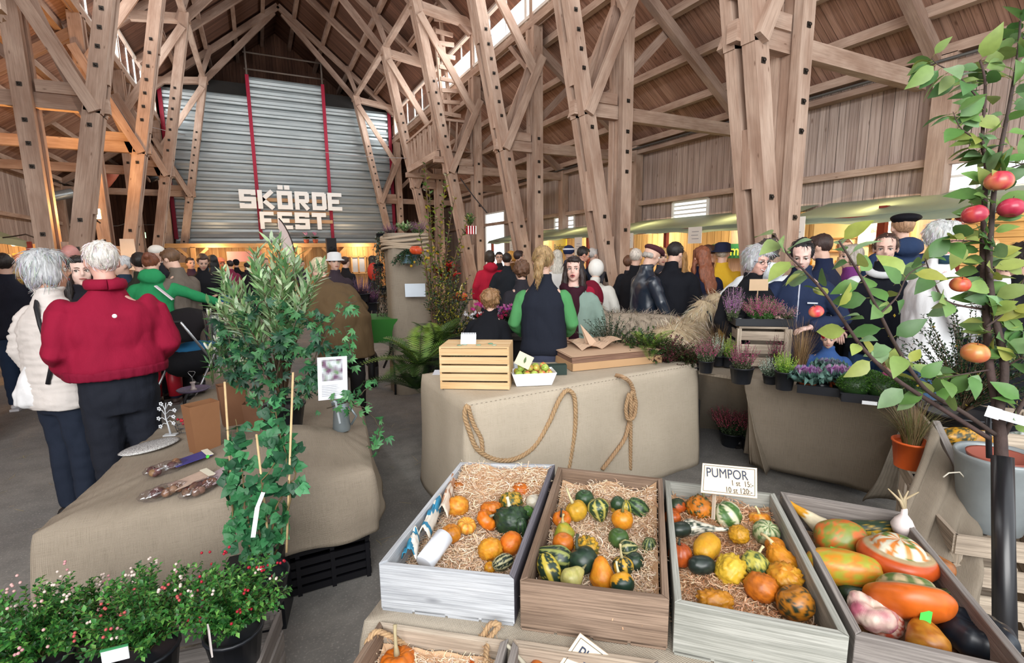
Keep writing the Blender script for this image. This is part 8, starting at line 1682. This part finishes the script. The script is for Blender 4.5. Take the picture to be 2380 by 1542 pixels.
# laminated sign, zinc jug
sp = [V(737, 832, 2.62), V(806, 828, 2.6), V(808, 925, 2.62), V(740, 932, 2.64)]; t = empty('laminated_sign', (sp[2]+sp[3])/2, 0, 'white laminated sign with a photo of flowers standing on the left table', 'sign'); n_ = (sp[1]-sp[0]).cross(sp[3]-sp[0]).normalized(); n_ = n_ if n_.dot(O-sp[0]) > 0 else -n_
b = MB(); b.add(sp+[q-n_*.003 for q in sp], [(0, 1, 2, 3), (7, 6, 5, 4), (0, 4, 5, 1), (1, 5, 6, 2), (2, 6, 7, 3), (3, 7, 4, 0)]); b.build('sheet', flat('d9dde4', .25), t)
def sq(s, t_, o_=.001): return sp[0].lerp(sp[1], s).lerp(sp[3].lerp(sp[2], s), t_)+n_*o_
b = MB(); fs = []; cs = []; vs = []
for j in range(15):
    for i in range(15): vs.append(sq(.15+.7*i/14, .06+.5*j/14))
for j in range(14):
    for i in range(14): fs.append((j*15+i, j*15+i+1, (j+1)*15+i+1, (j+1)*15+i)); n1 = noise.noise(Vector((i*.23, j*.23, 2))); n3 = noise.noise(Vector((i*.3, j*.3, 12))); cs.append(mixc(mixc(lin('6a4a64'), lin('c8d0d4'), min(1, max(0, .5+n1*1.6))), lin('6a8a64'), min(1, max(0, n3*1.8))))
b.add(vs, fs, cs); b.build('flower_photo', attr(.3, var=.1), t)
b = MB()
for k in range(7): t0 = .66+k*.04; b.add([sq(.13, t0), sq(.13+R.uniform(.45, .72), t0), sq(.6, t0+.014), sq(.13, t0+.014)], [(0, 1, 2, 3)])
b.build('print_lines', flat('9a9ea6'), t)
p = PZ(795, 1000, .66); t = empty('zinc_jug', p, 0, 'small zinc jug holding the laminated sign', 'jug'); b = MB(); b.lathe([(.045, 0), (.05, .02), (.04, .12), (.05, .17), (.046, .17), (.036, .12)], p, 20, cap=False); b.tube([p+Vector((.045, -.02, .14)), p+Vector((.08, -.03, .08)), p+Vector((.05, -.02, .03))], .007, 6); b.build('jug_body', flat('8a959a', .35, .6), t)
b = MB(); b.beam(V(780, 935, 2.6), V(790, 985, 2.6), .01, .004); b.build('sign_stick', flat('9aa0a4'), t)
# small wire / plant frame bits and wire basket with red berries
p = PZ(435, 1000, .61); t = empty('wire_basket', p, .3, 'small dark wire basket with red berries behind the paper bag', 'basket'); b = MB()
for k in range(9): a = k*PI/4; b.tube([(.05*math.cos(a), .05*math.sin(a), 0), (.065*math.cos(a), .065*math.sin(a), .06)], .0015, 4)
for z, r in ((0, .05), (.03, .057), (.06, .065)): b.tube([(r*math.cos(a), r*math.sin(a), z) for a in [i*PI/8 for i in range(17)]], .0018, 4)
b.build('wires', flat('4a4e54', .4, .5), t, False); 
for k in range(12): b = MB(); b.ell((R.uniform(-.04, .04), R.uniform(-.04, .04), .03+R.uniform(0, .05)), .008, None, 8, 6, jit(lin('b01c2c'))); b.build('berry', attr(.3), t, False)
# crate and pots bottom left
cr_ = [(PZ(640, 1438, .24)), (PZ(440, 1425, .24))]; a_ = PZ(650, 1425, .34)
slat_crate('grey slatted crate under the cranberry pots at the bottom left', [(a_.x, a_.y), (a_.x-.5, a_.y+.1), (a_.x-.62, a_.y-.28), (a_.x-.12, a_.y-.4)], .02, .34, WB4, 4, .065)
q = PZ(640, 1500, .0); b = MB(); b.box((q.x-.04, q.y+.2, .17), (.22, .2, .34), -.2); tag(b.build('black_pot_box', POT), 'tall black square container behind the cranberry pots', 'container')
b = MB(); p = V(268, 1522, 1.33); b.box(p, (.06, .004, .04), -.1); t = empty('plant_label', p, 0, 'white plant label with green edge at the bottom left', 'label'); b.build('label_card', flat('dfe3e8'), t); b = MB(); b.box(p+Vector((0, -.001, .02)), (.062, .005, .005), -.1); b.build('green_edge', flat('2f7a4a'), t)
b = MB(); p = V(488, 1490, 1.38); b.box(p, (.004, .03, .085), .2); tag(b.build('plant_label', flat('b8b0ac')), 'upright plant label with red berry picture beside the cranberry pot', 'label')
# straw bits on the floor
b = MB()
for k in range(420):
    x, y = R.uniform(-3.5, 2.5), R.uniform(2.5, 9); a = R.uniform(0, 6.28); L_ = R.uniform(.03, .16); d = Vector((math.cos(a), math.sin(a), 0)); p = Vector((x, y, .003)); w = Vector((-d.y, d.x, 0))*.0016; m = p+d*L_*.5+w*R.uniform(-8, 8); e = p+d*L_; b.add([p-w, p+w, m+w, m-w, e], [(0, 1, 2, 3), (3, 2, 4)], jit(lin('b0a078'), .2))
tag(b.build('straw_bits', attr(.8)), 'scattered straw bits on the concrete floor', 'straw', None, 'stuff')
# ================================================================== LIGHT
W = bpy.data.worlds.new('overcast_sky'); SC.world = W; W.use_nodes = True
bg = W.node_tree.nodes['Background']; bg.inputs[0].default_value = (.93, .97, 1.0, 1); bg.inputs[1].default_value = 1.75
def area(name, loc, aim, sx, sy, power, col=(1, 1, 1), spread=180):
    l = bpy.data.lights.new(name, 'AREA'); l.shape = 'RECTANGLE'; l.size = sx; l.size_y = sy; l.energy = power; l.color = col; l.spread = math.radians(spread)
    o = bpy.data.objects.new(name, l); COL.objects.link(o); o.location = loc
    d = Vector(aim)-Vector(loc); o.rotation_euler = d.to_track_quat('-Z', 'Y').to_euler(); return o
def point(name, loc, power, col, r=.1):
    l = bpy.data.lights.new(name, 'POINT'); l.energy = power; l.color = col; l.shadow_soft_size = r
    o = bpy.data.objects.new(name, l); COL.objects.link(o); o.location = loc; return o
# fill added behind left for an assumed opening; daylight at the window bands
area('rear_left_fill', (-2.5, -4.5, 4.6), (2.0, 5, 1.0), 7, 4, 800, (1, .98, .96))
area('clerestory_daylight_right', (5.6, 11, 6.75), (1.5, 11, 2.5), 18, .8, 1000, (.95, .98, 1))
area('clerestory_daylight_left', (-2.9, 11, 6.75), (1.5, 11, 2.5), 18, .8, 700, (.95, .98, 1))
# stall lamps under the awnings
for y in (1.8, 3.8, 6.0, 8.2, 10.8, 13.4): point('stall_lamp', (7.4, y, 1.95), 42, (1, .8, .5), .08)
for x in (-1.3, .9, 3.4): point('stall_lamp', (x, 19.2, 1.95), 45, (1, .72, .45), .1)
point('floodlight_lamp', fl+d*.3+Vector((.2, -.3, 0)), 120, (1, .5, .16), .06)
p = PD(150, 330, 8.2); point('floodlight_lamp', p, 60, (1, .5, .15), .15)  # second orange point light above the floodlight, without a fixture
point('stall_lamp', PD(40, 590, 9.8), 40, (1, .55, .25), .1)
SC.view_settings.view_transform = 'Standard'; SC.view_settings.look = 'None'; SC.view_settings.gamma = 1; SC.view_settings.exposure = .12
try: SC.view_settings.use_curve_mapping = False
except Exception: pass
c = SC.cycles; c.max_bounces = 5; c.diffuse_bounces = 3; c.glossy_bounces = 2; c.transmission_bounces = 3; c.transparent_max_bounces = 8; c.sample_clamp_indirect = 4; c.caustics_reflective = False; c.caustics_refractive = False; c.use_denoising = True
